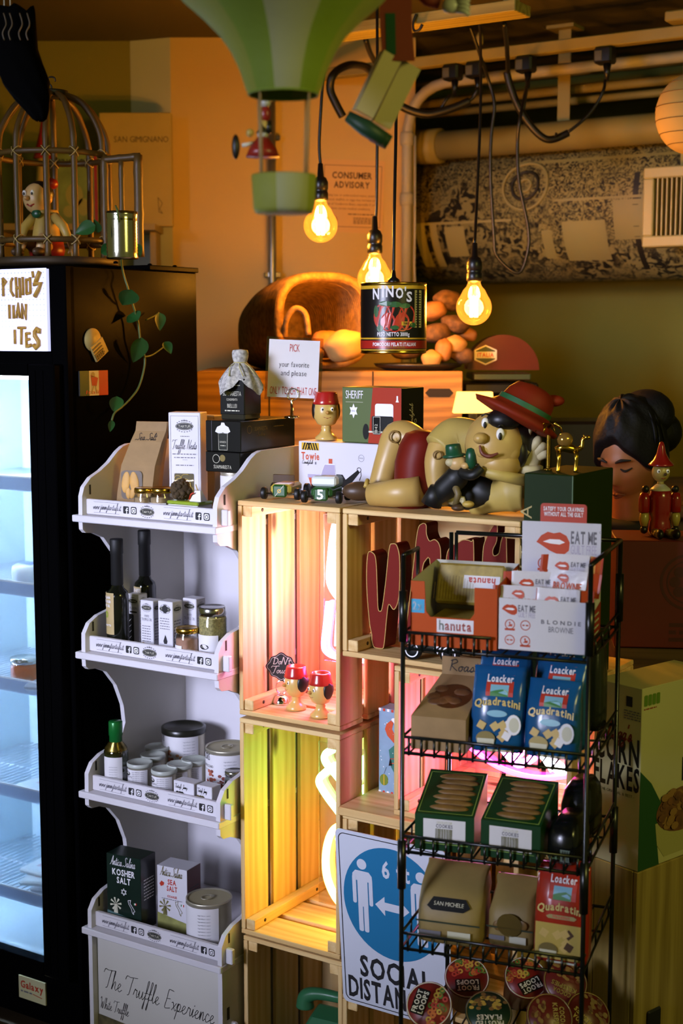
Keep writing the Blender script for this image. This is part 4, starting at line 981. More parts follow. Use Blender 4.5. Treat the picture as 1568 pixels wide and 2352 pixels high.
for (x, y, rx, ry, a_) in ((-.016, .07, .011, .026, 8), (.006, .068, .012, .028, -6), (.002, .046, .008, .016, 20), (-.01, .044, .007, .014, 0), (.018, .045, .006, .015, 10)): m.ball((0, 0, 0), (rx, .0025, ry), BREAD, T(x - .006, -.0305, y) @ RY(a_), 12, 8)
m.build('window', t)
t, m, F, S, TP = bx('pasta_carton', 'tall white pasta carton with a clear window showing pasta nests', 'carton', sh(434, .10, SZ[0]), rad(-13), .078, .05, .237, CARD)
m.line([(-.034, .009), (-.034, .229), (.034, .229), (.034, .009), (-.034, .009)], .0008, GREY, F); logo(m, F @ T(0, .205), .044); m.fuzz(-.01, .012, .181, .0016, INK, F)
hand(m, 'Truffle Nests', F @ T(-.031, .152), .022, .0009, INK, width=.06)
for k, y in enumerate((.139, .131, .113)): m.fuzz(-.03 + .004 * k, .03 - .004 * k, y, .0026, GREY, F, seed=k)
m.line([(-.005, .127), (.007, .127)], .0007, GREY, F); m.build('carton', t)
m = MB(); F = FRONT(-.025, e=1); m.rect(-.026, .012, .022, .095, pm('pasta_window', '6a5a1c', .4), F, .004)
rr = random.Random(5)
for k in range(34):
    x, y = rr.uniform(-.018, .014), rr.uniform(.022, .086); R_ = rr.uniform(.006, .014); a0 = rr.uniform(0, 360)
    P = [(max(-.0245, min(.0205, x + R_ * math.cos(rad(a0 + q * 22)))), -.026 - .0006 * rr.random(), max(.014, min(.093, y + R_ * math.sin(rad(a0 + q * 22))))) for q in range(10)]
    m.tube(P, .0009, pm('pasta_nest', 'c9ac50', .5), 5)
m.build('pasta_nests', t)
m = MB(); m.bb(-.026, .022, -.0272, -.0268, .012, .095, CLEARP); m.build('window_film', t)
t, m, F, S, TP = bx('back_carton', 'beige carton with small print standing behind the tall pasta carton', 'carton', sh(482, .2, SZ[0]), A0, .065, .045, .225, pm('beige_card', 'a89c78', .6))
for k in range(7): m.fuzz(-.02, .028, .19 - .006 * k, .003, INK, F, seed=k)
m.ball((.01, -.0232, .1), (.012, .001, .01), TRF); m.build('carton', t)
tp = sh(541, .10, SZ[0])
t = thing('white_tin', 'white tin half hidden under the black boxes on the top tray', 'tin', tp, A0)
m = MB(); m.lathe([(.034, 0), (.0345, .003), (.034, .006), (.034, .1), (.0345, .103), (.033, .106), (0, .105)], TIN, 32); m.arc(.0346, .01, .096, -200, 20, PAPER, 32); m.build('can', t)
m = MB()
for k in range(5): m.text('mini toast salsa'[k:k + 9], Matrix(), .003, GREY, width=.03, bend=lambda X, Y: (.0352 * math.sin(X / .035), -.0352 * math.cos(X / .035), Y + .03 - .006 * k))
m.build('print', t)
t2_ = thing('white_tin', 'white tin hidden deepest on the top tray, holding up the black boxes', 'tin', RW(-.078, .235, SZ[0]), A0); m = MB(); m.lathe([(.034, 0), (.0345, .003), (.034, .006), (.034, .1), (.0345, .103), (.033, .106), (0, .105)], TIN, 24); m.arc(.0346, .01, .096, -200, 20, PAPER, 24); m.build('can', t2_)
ST0 = SZ[0] + .1065
GOLDI = pm('gold_print', '8a7a4a', .4, .6); BLKB = pm('black_carton', '0d0d0c', .28)
t, m, F, S, TP = bx('gift_carton', 'flat black gift carton, lower of the two on the white tins', 'carton', RW(-.078, .155, ST0), A0, .098, .21, .046, BLKB, 'black vinegar gift cartons')
m.text('SUAMARESTA', F @ T(0, .008), .008, PALE, width=.05); m.disc(0, .032, .008, .008, GOLDI, F, 14); m.ring(-.018, .03, .01, .01, .001, PALE, F); m.build('carton', t)
t, m, F, S, TP = bx('gift_carton', 'taller black gift carton with a printed bottle, upper of the two', 'carton', RW(-.078, .16, ST0 + .0465), A0, .1, .215, .07, BLKB, 'black vinegar gift cartons')
X = F; m.poly([(-.012, .004), (.012, .004), (.013, .042), (-.013, .042)], pm('bottle_print', '2a2c28', .3), X); m.line([(-.012, .004), (.012, .004), (.013, .042), (-.013, .042), (-.012, .004)], .001, PALE, X)
m.poly([(-.022, .045), (-.016, .056), (-.006, .06), (-.004, .066), (.004, .066), (.007, .06), (.016, .056), (.021, .046), (.01, .04), (0, .044), (-.01, .04)], PAPER, X); m.text('SUAMARESTA', X @ T(0, .02, .0003), .004, PALE, width=.018); m.fuzz(-.007, .007, .013, .002, PALE, X @ T(0, 0, .0003))
m.line([(-.032, .0), (-.032, .07)], .0006, GREY, X)
m.ring(-.075, .05, .009, .009, .001, GOLDI, S); m.text('SUAMARESTA', S @ T(-.03, .046), .009, GOLDI, width=.05); hand(m, 'Scudera', S @ T(-.045, .034), .01, .0006, GOLDI, width=.03); m.fuzz(.02, .06, .052, .002, GOLDI, S)
m.build('carton', t)
TB = ST0 + .117
t = thing('wrapped_bottle', 'square black bottle capped with crumpled newspaper, on the black cartons', 'bottle', RW(-.074, .115, TB), A0 + rad(2))
m = MB(); m.box((0, 0, .009), (.066, .066, .018), pm('bottle_foot', '2c2a22', .12), .003); m.build('glass_foot', t)
m = MB(); m.bb(-.034, .034, -.034, .034, .012, .094, BLKB, .002); F = FRONT(-.034); S = SIDE(.034)
m.text('SUAMARESTA', F @ T(0, .055), .01, PALE, width=.05); m.ring(-.022, .078, .007, .007, .001, PALE, F); m.text('CONDIMENTO', F @ T(0, .044), .005, PALE, width=.03); m.text('BELLEI', F @ T(0, .028), .0085, PALE, width=.026); m.fuzz(-.02, .02, .02, .003, PALE, F); m.fuzz(.0, .022, .078, .002, PALE, F); m.build('label_sleeve', t)
NEWS = pm('newsprint', 'b8b4ac', .7, var=.55, vscale=130)
m = MB(); rr = random.Random(3)
def cl(u_, v_):
    a_ = 2 * pi * u_; R_ = .012 + v_ * .042 * (1 + .18 * math.cos(4 * a_ + .8) + .08 * math.sin(7 * a_)); z = .132 - .028 * v_ - .03 * v_ ** 2.2 * (1 + .5 * math.cos(4 * a_ + .8)) + .003 * math.sin(11 * a_) * v_
    return (R_ * math.cos(a_), R_ * math.sin(a_), z)
m.grid(cl, 48, 8, NEWS)
m.lathe([(.013, .126), (.0155, .132), (.0185, .142), (.019, .152), (.017, .158), (.0, .16)], NEWS, 18); m.build('paper_cap', t)
m = MB(); m.tube([(.0145 * math.cos(q * pi / 8), .0145 * math.sin(q * pi / 8), .129) for q in range(16)], .002, pm('raffia', 'b3a86a', .7), 6, closed=True)
for a_ in (-60, -20, -100): m.tube([(.012 * math.cos(rad(a_)), .012 * math.sin(rad(a_)), .13), (.034 * math.cos(rad(a_)), .034 * math.sin(rad(a_)), .121), (.048 * math.cos(rad(a_ + 12)), .048 * math.sin(rad(a_ + 12)), .1)], .0012, MATS['raffia'], 5)
m.build('raffia_tie', t)
def jar(loc, rz, r, h, lidm, fill, label, group, logo_=True, lidh=.012, name='glass_jar', cat='jar', fillh=.8, lw=(-150, -30)):
    t = thing(name, label, cat, loc, rz, group)
    m = MB(); m.lathe([(r * .9, 0), (r, .004), (r, h - lidh - .008), (r * .88, h - lidh - .001), (r * .86, h - .004)], GLASS, 28); m.build('glass', t)
    m = MB(); m.lathe([(0, .003), (r * .93, .004), (r * .95, .008), (r * .95, (h - lidh) * fillh), (0, (h - lidh) * fillh + .001)], fill, 24); m.build('contents', t)
    m = MB(); m.lathe([(r * .93, h - lidh), (r * .97, h - lidh + .001), (r * .97, h - .002), (r * .9, h), (r * .8, h - .001), (0, h - .001)], lidm, 28); m.build('lid', t)
    m = MB(); m.arc(r + .0005, .006, (h - lidh) * .62, lw[0], lw[1], PAPER, 16)
    b_ = lambda X, Y: ((r + .001) * math.sin(X / r), -(r + .001) * math.cos(X / r), Y)
    y0 = (h - lidh) * .34
    if logo_:
        m.add([b_(.012 * math.cos(k * pi / 10), y0 + .006 * math.sin(k * pi / 10) + .004) for k in range(20)], [tuple(range(20))], INK)
        m.text('TARTUFI', Matrix(), .003, PALE, width=.016, bend=lambda X, Y: ((r + .0015) * math.sin(X / r), -(r + .0015) * math.cos(X / r), Y + y0 + .0025))
    for k in range(4 if not logo_ else 1): m.text('salsa al tartufo', Matrix(), .0028, GREY, width=.022, bend=lambda X, Y: b_(X, Y + y0 - .005 + (.006 * (k - 1) if not logo_ else -.003)))
    m.build('label_band', t); return t
CREAMF = pm('cream_sauce', 'b89a78', .4, var=.2, vscale=60); 
jar(sh(332, -.018, SZ[0]), A0 + rad(40), .0235, .068, GOLD, CREAMF, 'small gold lidded jar at left behind the top tray rail', 'small jars on the top tray', False)
jar(sh(372, -.009, SZ[0]), A0, .0265, .07, GOLD, CREAMF, 'small gold lidded jar with oval logo beside the display truffle', 'small jars on the top tray', True)
dp = sh(428, -.005, SZ[0])
t = thing('tasting_dish', 'small green dish on the top tray under the display truffle', 'dish', dp, A0)
m = MB(); m.bb(-.035, .052, -.024, .03, 0, .036, PAPER, .002); m.bb(-.037, .054, -.026, .032, .036, .044, pm('lime_plastic', '8aa02c', .35), .003); m.build('dish', t)
t = thing('display_truffle', 'knobbly brown truffle sitting on the green dish', 'truffle', dp + Vector((-.012, .004, .0445)), 0)
m = MB(); rr = random.Random(11)
m.ball((0, 0, .022), (.022, .019, .024), pm('truffle_skin', '3f2f16', .9, var=.5, vscale=90))
for k in range(60):
    a_ = rr.uniform(0, 2 * pi); e_ = rr.uniform(-.8, 1); q = math.sqrt(1 - e_ * e_ * .99); m.ball((.02 * q * math.cos(a_), .018 * q * math.sin(a_), .022 + .021 * e_), rr.uniform(.004, .007), MATS['truffle_skin'], None, 7, 5)
m.build('lump', t)
t = thing('tasting_card', 'small white folded card with a toothpick on the green dish', 'card', dp + U * .036 + Vector((0, -.006, .0448)), A0)
m = MB(); m.loft([[(-.016, -.012, 0), (.016, -.012, 0), (.016, .012, 0), (-.016, .012, 0)], [(-.007, -.003, .024), (.008, -.003, .024), (.008, .003, .024), (-.007, .003, .024)]], PAPER, smooth=False); m.build('card', t)
m = MB(); m.tube([(.0, 0, .02), (-.006, -.002, .038)], .0014, pm('toothpick', 'b89a5a', .6), 6); m.tube([(-.018, -.01, .004), (-.012, -.012, .016), (-.004, -.012, .02)], .0018, RED, 6); m.build('toothpick', t)

# second tray
def bottle(loc, rz, r, h, label, capm, glassm, group, neck=.0115, nh=.43, labm=None, lab=(.16, .52), texts=(), name='oil_bottle', lw=(-170, -60)):
    t = thing(name, label, 'bottle', loc, rz, group); hb = h * (1 - nh)
    m = MB(); m.lathe([(r * .92, 0), (r, .006), (r, hb * .86), (r * .92, hb * .93), (r * .6, hb * .985), (neck + .003, hb * 1.02), (neck, hb * 1.05), (neck, h - .004)], glassm, 28); m.build('glass', t)
    m = MB(); m.lathe([(neck + .001, hb * 1.03), (neck + .003, hb * 1.03 + .002), (neck + .0028, h - .036), (neck + .0042, h - .034), (neck + .0042, h - .002), (neck + .003, h), (0, h)], capm, 22); m.build('cap', t)
    if labm:
        m = MB(); z0, z1 = lab[0] * h, lab[1] * h; m.arc(r + .0006, z0, z1, lw[0], lw[1], labm, 16); mid = rad((lw[0] + lw[1]) / 2 + 90)
        for (s_, y, sz_, mt, wd) in texts: m.text(s_, Matrix(), sz_, mt, width=wd, bold=1, bend=lambda X, Y: ((r + .0012) * math.sin(X / r + mid), -(r + .0012) * math.cos(X / r + mid), Y + z0 + y * (z1 - z0)))
        m.build('label_band', t)
    return t
OILG = pm('dark_oil_glass', '0f110a', .12, spec=.6); TANL = pm('tan_label', 'b09a68', .6, var=.1, vscale=20); LIME = pm('lime_print', '8a9a2c', .6)
tx = (('ITALIAN', .86, .006, WHT, .028), ('EXTRA VIRGIN', .76, .006, WHT, .03), ('OLIVE OIL', .66, .006, WHT, .026), ('o', .4, .022, LIME, .014), ('BERGAMOTTO', .2, .004, WHT, .03))
bottle(sh(272, -.011, SZ[1]), A0, .0265, .267, 'dark olive oil bottle with tan label at the front of the second tray', BLACKM, OILG, 'dark oil bottles', labm=TANL, lab=(.16, .53), texts=tx, lw=(-165, -68))
bottle(sh(335, .11, SZ[1]), A0, .0265, .272, 'dark olive oil bottle standing further back on the second tray', BLACKM, OILG, 'dark oil bottles', labm=TANL, lab=(.25, .5), texts=tx[:3], lw=(-140, -70))
def obox(px, w_, W_, d_, h_, label, kind, rz=A0):
    t, m, F, S, TP = bx('oil_carton', label, 'carton', sh(px, w_, SZ[1]), rz, W_, d_, h_, CARD, 'small white truffle oil cartons')
    logo(m, F @ T(0, h_ * .86), W_ * .78); logo(m, S @ T(0, h_ * .86), d_ * .78)
    for k in range(8): m.fuzz(-d_ * .35, d_ * .3, h_ * .64 - .007 * k, .0025, GREY, S, seed=k)
    if kind == 0:
        m.rect(-W_ * .5, .004, W_ * .05, h_ * .6, BLKB, F, .004); m.text('FUSION', F @ T(.001, h_ * .7), .0052, INK, width=.022); m.rect(-.01, h_ * .63, .012, h_ * .66, INK, F)
        for k in range(4): m.line([(-.012, .014 + .014 * k), (-.006, .02 + .014 * k)], .001, WHT, F @ T(0, 0, .0003))
    if kind == 1:
        m.text('WHITE', F @ T(0, h_ * .68), .0055, GREY, width=.014); m.text('TRUFFLE OIL', F @ T(0, h_ * .61), .0065, GREY, width=W_ * .8)
        for k in range(8): m.fuzz(-W_ * .36, W_ * .3, h_ * .5 - .006 * k, .0022, GREY, F, seed=k + 9)
        m.disc(-W_ * .28, .012, .008, .012, pm('truffle_pale', '8a7038', .7), F, 10); m.disc(W_ * .25, .012, .005, .005, pm('green_dot', '4a7a3a', .6), F, 8)
    if kind == 2:
        m.disc(0, h_ * .86, W_ * .2, W_ * .22, INK, F @ T(0, 0, .0004), 10)
        for k in range(5): m.fuzz(-W_ * .36, W_ * .3, h_ * .68 - .006 * k, .0022, GREY, F, seed=k)
        m.poly([(0, .052), (.006, .036), (.004, .03), (-.004, .03), (-.006, .036)], INK, F)
        for (x, y, r_) in ((-.012, .012, .009), (.002, .01, .01), (.013, .013, .007)): m.disc(x, y, r_, r_ * 1.1, pm('truffle_dark', '2c2418', .7), F, 9)
    m.build('carton', t); return t
obox(317, .075, .036, .032, .123, 'white oil carton with a black window, behind the leftmost front carton', 0)
obox(349, .025, .039, .034, .124, 'white truffle oil carton second from left, printed with a pale truffle', 1)
obox(392, .015, .043, .036, .13, 'white oil carton with a black drop printed on its front', 2)
obox(447, .075, .04, .036, .13, 'white oil carton furthest right, behind the small pink sauce jar', 1)
jar(sh(431, -.022, SZ[1]), A0 - rad(20), .0275, .082, GOLD, pm('pink_sauce', 'b88a78', .4, var=.1, vscale=60), 'short gold lidded jar of pinkish sauce on the second tray', None, False, lw=(-190, -60))
jar(sh(489, .01, SZ[1]), A0, .0325, .13, SILVER, pm('rice_fill', 'a89a68', .7, var=.45, vscale=220), 'tall silver lidded jar of truffle rice at the right of second tray', None, True, lidh=.02, fillh=.97)

# third tray
GRN = pm('green_foil', '146a2c', .3, .3); CLG = clear('green_tint_glass', 'b8c4b0', .3, .03)
t = bottle(sh(268, -.008, SZ[2]), A0, .029, .165, 'short green capped bottle with white label on the third tray', GRN, CLG, None, .0125, .36, PAPER, (.08, .5), (), 'liqueur_bottle', (-120, -20))
m = MB(); m.lathe([(.0, .006), (.0265, .008), (.0265, .095), (.012, .118), (0, .12)], pm('bottle_liquid', '3a3f2a', .2), 22); m.build('contents', t)
m = MB(); m.lathe([(.0265, .087), (.0285, .09), (.027, .1), (.0145, .117), (.0145, .122)], pm('gold_leaf_sleeve', '6f5f2c', .25, .9, var=.7, vscale=70), 22); m.build('gold_sleeve', t)
m = MB()
for k in range(7): m.text('nutrition facts', Matrix(), .0026, GREY, width=.02, bend=lambda X, Y: (.0303 * math.sin(X / .029 + .45), -.0303 * math.cos(X / .029 + .45), Y + .022 + .006 * k))
m.build('label_print', t)
def can(loc, rz, r, h, label, lid, texts=(), deco=None, name='food_can', group=None, lw=(-170, -20)):
    t = thing(name, label, 'can', loc, rz, group)
    m = MB(); prof = [(r - .002, 0), (r + .001, .001), (r + .001, .004), (r - .0005, .006)] + [(r - .0005 - (.0012 if k % 2 else 0), .012 + k * (h - .024) / 24) for k in range(25)] + [(r - .0005, h - .006), (r + .001, h - .004), (r + .001, h), (r - .002, h), (r - .0025, h - .0034), (0, h - .0034)]
    m.lathe(prof, TIN, 40); m.lathe([(r - .0026, h - .003), (0, h - .003)], pm('can_lid_metal', 'b3a884', .5, .25), 40); m.build('can', t)
    m = MB(); m.arc(r + .0006, .01, h - .01, lw[0], lw[1], PAPER, 32)
    for k in range(9): m.text('ingredienti valori', Matrix(), .0028, GREY, width=.03, bend=lambda X, Y: ((r + .0012) * math.sin(X / r + .75), -(r + .0012) * math.cos(X / r + .75), Y + h * .2 + k * h * .07))
    for (s_, x, y, sz_, mt, wd) in texts: m.text(s_, Matrix(), sz_, mt, width=wd, bend=lambda X, Y: ((r + .0012) * math.sin((X + x) / r), -(r + .0012) * math.cos((X + x) / r), Y + y))
    if deco:
        rr = random.Random(2)
        for k in range(28):
            x, y = rr.gauss(deco[0], .012), max(.014, rr.gauss(deco[1], .01)); q = rr.uniform(.003, .006)
            m.add([((r + .0014) * math.sin((x + q * math.cos(j)) / r), -(r + .0014) * math.cos((x + q * math.cos(j)) / r), y + q * .8 * math.sin(j)) for j in range(6)], [tuple(range(6))], deco[2] if k % 2 else deco[3])
    m.build('label_band', t)
    if lid == 'black':
        m = MB(); m.lathe([(r + .002, h - .012), (r + .0025, h - .01), (r + .0025, h + .002), (r, h + .004), (r - .006, h + .003), (r - .007, h + .0005), (0, h + .0005)], pm('dark_lid', '1c1c14', .3), 40); m.build('lid', t)
    if lid == 'ring':
        m = MB(); m.tube([(.012 * math.cos(q * pi / 8), -.004 + .016 * math.sin(q * pi / 8), h - .0005) for q in range(16)], .0012, TIN, 6, closed=True); m.box((0, .01, h - .0012), (.008, .012, .0025), TIN, .001); m.build('pull_ring', t)
    if lid == 'clear':
        m = MB(); m.lathe([(r + .0015, h - .006), (r + .002, h - .004), (r + .002, h + .003), (r, h + .004), (r - .002, h + .0005), (0, h + .0005)], pm('milky_lid', 'a9ada4', .35), 28); m.build('lid', t)
    return t
PNK = pm('nut_print', 'a85a44', .6); NUT = pm('nut_print_light', 'c08a60', .6); NUT2 = pm('nut_print_dark', '7a3a2c', .6)
can(sh(423, .20, SZ[2]), A0 + rad(10), .0535, .107, 'big white can with a dark lid at the back of the third tray', 'black', (('LORIS', -.04, .08, .014, GREY, .02), ('CARAMELLE', -.036, .063, .004, GREY, .024)), (0, .034, NUT, PNK))
can(sh(524, .125, SZ[2]), A0, .053, .108, 'big white can with nut print and gold rim right of third tray', 'ring', (('LORIS', -.026, .083, .016, INK, .024), ('PINOCCHIO', -.02, .066, .006, INK, .034), ('CROCCANTI', -.026, .058, .003, GREY, .02)), (.004, .034, NUT2, PNK))
jar(sh(538, .03, SZ[2]), A0, .022, .088, SILVER, pm('dark_spread', '1c1810', .3), 'small dark jar at the right end of the third tray', None, False)
for px, w_, lab, tt in ((322, .01, 'small clear lidded nut tin at front left of the third tray', 'PEANUTS'), (378, .0, 'small clear lidded nut tin at front centre of the third tray', 'PISTACHIOS'), (352, .075, 'small clear lidded nut tin in the second row, just left of centre', ''), (362, .135, 'small clear lidded nut tin furthest back beside the dark lidded can', ''), (413, .05, 'small clear lidded nut tin in the second row behind the little cartons', ''), (446, .1, 'small clear lidded nut tin against the gold rimmed can', '')):
    t = can(sh(px, w_, SZ[2]), A0 - rad(12), .0288, .066, lab, 'clear', ((tt, -.008, .036, .0042, INK, .03),) if tt else (), None, 'nut_tin', 'small nut tins on the third tray', (-185, 0))
    m = MB(); r = .0288
    m.add([((r + .0014) * math.sin((-.01 + .011 * math.cos(k * pi / 10)) / r), -(r + .0014) * math.cos((-.01 + .011 * math.cos(k * pi / 10)) / r), .046 + .0055 * math.sin(k * pi / 10)) for k in range(20)], [tuple(range(20))], INK)
    m.text('TARTUFI', Matrix(), .003, PALE, width=.016, bend=lambda X, Y: ((r + .002) * math.sin((X - .01) / r), -(r + .002) * math.cos((X - .01) / r), Y + .0445)); m.build('logo_print', t)
for px, w_, W_, lab in ((433, -.022, .06, 'small white truffle carton in front of the nut tins'), (480, -.02, .044, 'small white truffle carton at the right end of the third tray')):
    t, m, F, S, TP = bx('truffle_carton', lab, 'carton', sh(px, w_, SZ[2]), A0, W_, .035, .062, CARD, 'little white truffle cartons')
    hand(m, 'Tartufi Jimmy', F @ T(-W_ * .42, .046), .01, .0006, INK, width=W_ * .6)
    for x in (-.018, -.01, -.004): m.disc(x, .032, .006, .007, TRF if px > 460 else BLKB, F, 9)
    for k in range(4): m.fuzz(-.013, .013, .026 - .006 * k, .0025, GREY, S, seed=k)
    m.build('carton', t)

# fourth tray
def saltbox(px, w_, W_, d_, h_, label, base, side, ink, words, dark):
    t, m, F, S, TP = bx('salt_carton', label, 'carton', sh(px, w_, SZ[3]), A0 + rad(5), W_, d_, h_, base, None, .001)
    hand(m, 'Antica Salina', F @ T(-W_ * .38, h_ * .855), .024, .0013, ink[0], width=W_ * .72)
    y = h_ * .725
    for s_, wd, hh in words: m.text(s_, F @ T(0, y), hh, ink[1], width=wd, bold=1); y -= hh * 1.35
    GR = pm('salt_field_dark' if dark else 'salt_field_light', '4a6a6a' if dark else '8a8a4a', .6, var=.3, vscale=40)
    m.poly([(-W_ / 2, 0), (W_ / 2, 0), (W_ / 2, .024), (W_ * .1, .03), (-W_ / 2, .04)], GR, F)
    F2 = F @ T(-W_ * .24, .058, .0003); wm = ink[2]
    m.poly([(-.006, -.022), (.006, -.022), (.004, .0), (-.004, .0)], wm, F2)
    for k in range(8): a_ = rad(k * 45 + 12); m.poly([(0, 0), (.017 * math.cos(a_ - .16), .017 * math.sin(a_ - .16)), (.017 * math.cos(a_ + .16), .017 * math.sin(a_ + .16))], wm, F2)
    F3 = F @ T(W_ * .2, .055, .0003); bt = [(-.008, .018), (.0, .02), (-.002, .012), (.006, .002), (.012, -.006), (.008, -.008), (.008, -.014), (.004, -.01), (.002, -.002), (-.006, .01), (-.008, .018)]
    m.line(bt, .0012, ink[0], F3); m.rect(.008, .01, .011, .015, pm('g_', '2c6a3c', .5), F3); m.rect(.011, .01, .014, .015, WHT, F3); m.rect(.014, .01, .017, .015, RED, F3)
    m.add([(W_ / 2 + EPS, -d_ / 2, 0), (W_ / 2 + EPS, d_ / 2, 0), (W_ / 2 + EPS, d_ / 2, h_), (W_ / 2 + EPS, -d_ / 2, h_)], [(0, 1, 2, 3)], side)
    for k in range(7): m.fuzz(-d_ * .32, d_ * .36, h_ * .68 - .008 * k, .003, ink[0] if dark else BLKB, SIDE(W_ / 2, e=2), seed=k)
    return t, m, F
KG = pm('kosher_green', '12241c', .3, var=.2, vscale=14); MAR = pm('maroon_side', '5a1418', .4)
t, m, F = saltbox(303, .002, .1, .06, .182, 'dark green kosher salt box standing on the lowest tray', KG, BLKB, (WHT, WHT, PALE), (('KOSHER', .066, .0145), ('SALT', .04, .0145)), True)
for a_ in (0, 60): m.line([(.0085 * math.cos(rad(90 + a_ + q * 120)), h_s + .0085 * math.sin(rad(90 + a_ + q * 120))) for q in range(4) for h_s in (.092,)], .0012, WHT, F)
m.build('carton', t)
t, m, F = saltbox(412, .055, .086, .058, .157, 'white coarse sea salt box with dark red side on the lowest tray', CARD, MAR, (pm('olive_script', '6a6030', .5), RED, pm('mill_olive', '6a6434', .6)), (('SEA', .024, .012), ('SALT', .03, .012), ('COARSE', .028, .005)), False)
m.poly([(-.036, .112), (-.03, .12), (-.022, .116), (-.024, .11), (-.032, .106)], RED, F); m.fuzz(-.03, .03, .076, .002, GREY, F); m.build('carton', t)
can(sh(481, .022, SZ[3]), A0 + rad(-18), .0535, .112, 'big white labelled can with pull ring at right of the lowest tray', 'ring', (('LORIS', -.05, .07, .012, GOLDI, .01),), None, lw=(-190, -10))
# ------------------------------------------------------------------ pine crates
PV = wood('pine_upright', 'dfc088', 'caa264', 'z'); PH = wood('pine_lengthwise', 'ddbe84', 'c79e60', 'x'); PD = wood('pine_crosswise', 'debf86', 'c79e60', 'y', knots=False)
SCREW = pm('nail_head', '4a3a28', .5, .5)
def crate(label, u0, z0, w_, h_, d_=.322, upright=True, w0=0.0, back=True, left=True, right=True, group='pine crates', flat=False):
    """upright: solid boards above and below, slatted sides; else the same with wider proportions"""
    t = thing('pine_crate', label, 'crate', RW(u0, w0, z0), ROT, group); th = .011
    for z in (0, h_ - th):                                          # solid ends, top and bottom, here of three boards
        m = MB(); n = 3; bw = (d_ - .02 * 0) / n
        if z == 0 or True:
            m.bb(0, w_, 0, d_ if z else d_ * .3, z, z + th, PH, .0015)
            if not z:
                m.bb(0, w_, d_ * .36, d_ * .64, z, z + th, PH, .0015); m.bb(0, w_, d_ * .7, d_, z, z + th, PH, .0015)
        m.build('end_board', t)
    for x, on in ((0, left), (w_ - th, right)):                      # slatted sides: three boards with gaps
        if not on: continue
        m = MB()
        for k in range(3):
            y0 = k * (.093 + .022); m.bb(x, x + th, y0, min(y0 + .093, d_), th + .0005, h_ - th - .0005, PV, .0015)
        m.build('slatted_side', t)
    if back and flat:
        m = MB()
        for k in range(3): z_ = th + .001 + k * (h_ - 2 * th) / 3; m.bb(th + .001, w_ - th - .001, d_ - th, d_ - .0005, z_, z_ + (h_ - 2 * th) / 3 - .012, PH, .0015)
        m.build('slatted_back', t)
    elif back:
        m = MB(); n = max(2, round(w_ / .1)); bw = (w_ - 2 * th - .002 - .014 * (n - 1)) / n
        for k in range(n): m.bb(th + .001 + k * (bw + .014), th + .001 + k * (bw + .014) + bw, d_ - th, d_ - .0005, th + .0005, h_ - th - .0005, PV, .0015)
        m.build('slatted_back', t)
    bs = .024
    for x in (th + .0005, w_ - th - bs - .0005):
        for z in (th + .0005, h_ - th - bs - .0005):
            m = MB(); m.bb(x, x + bs, .004, d_ - th - .002, z, z + bs, PD, .0015)
            for y in (.045, d_ - .06):
                sx_ = x + bs if x < w_ / 2 else x; m.lathe([(0, 0), (.0042, 0), (.0042, .0006)], SCREW, 10, T(sx_, y, z + bs / 2) @ RY(90 if x < w_ / 2 else -90))
            m.build('batten', t)
    return t
CA = crate('upright pine crate at top left glowing pink, with the Dont Touch sign inside', 0, .954, .269, .486)
CB = crate('upright pine crate glowing yellow green, below the pink lit crate', 0, .438, .269, .508)
CC = crate('dim upright pine crate at the bottom holding the green telephone', .0055, .003, .269, .431)
CD = crate('wide pine crate at top right holding the red wooden word', .2755, 1.122, .412, .318, flat=True)
CF = crate('wide pine crate lit strong pink, right of the gnome gift box', .404, .795, .402, .322)
CG = crate('wide dim pine crate behind the social distancing sign', .2755, .372, .42, .402)
CH = crate('wide dim pine crate on the floor behind the social distancing sign', .2755, .003, .42, .36, group='pine crates')
SLAB = None
t = thing('pine_plank', 'pine plank laid across the lower crate under the gnome gift box', 'plank', RW(.2755, 0, .776), ROT)
m = MB(); m.bb(-.0, .53, -.02, .322, 0, .018, PH, .002); m.build('board', t)

# neon signs inside the crates
def neon(name, label, u0, w0, z0, tubes, light=None):
    t = thing(name, label, 'neon sign', RW(u0, w0, z0), ROT)
    for (P, r, mt, closed) in tubes:
        m = MB(); m.tube(catmull([(x, 0, z) for x, z in P], 6, closed), r, mt, 8, closed=closed); m.build('neon_tube', t)
    return t
NW = em('neon_warm_white', 'f8ecff', 34); NP = em('neon_pink', 'ff60de', 32); NG = em('neon_green', '86ff8a', 8); NY = em('neon_yellow', 'ffc24a', 10); NM = em('neon_magenta', 'ff3ab0', 9)
ACR = clear('neon_acrylic', 'f4eef4', .15, .04)
def backing(t, x0, x1, z0, z1):
    m = MB(); m.bb(x0, x1, .008, .012, z0, z1, ACR, .001); m.build('acrylic_back', t)
    m = MB(); m.tube([(x0 * .7, .01, z1), (x0 * .7, .01, z1 + .018)], .002, CHROME, 6); m.build('hook', t)
t = neon('popsicle_neon', 'white and pink ice lolly neon sign in the top left crate', .187, .16, 1.04, [
    ([(-.048, .205), (-.046, .26), (-.036, .33), (-.02, .365), (.0, .378), (.02, .365), (.036, .33), (.046, .26), (.048, .205), (.02, .17), (.0, .16), (-.025, .172)], .007, NW, True),
    ([(-.052, .16), (-.058, .11), (-.064, .06), (-.056, .042), (-.03, .034), (.03, .034), (.056, .042), (.06, .08), (.054, .13)], .006, NP, False), ([(-.026, .16), (-.03, .1), (-.032, .06)], .003, NP, False)])
backing(t, -.07, .065, .02, .36)
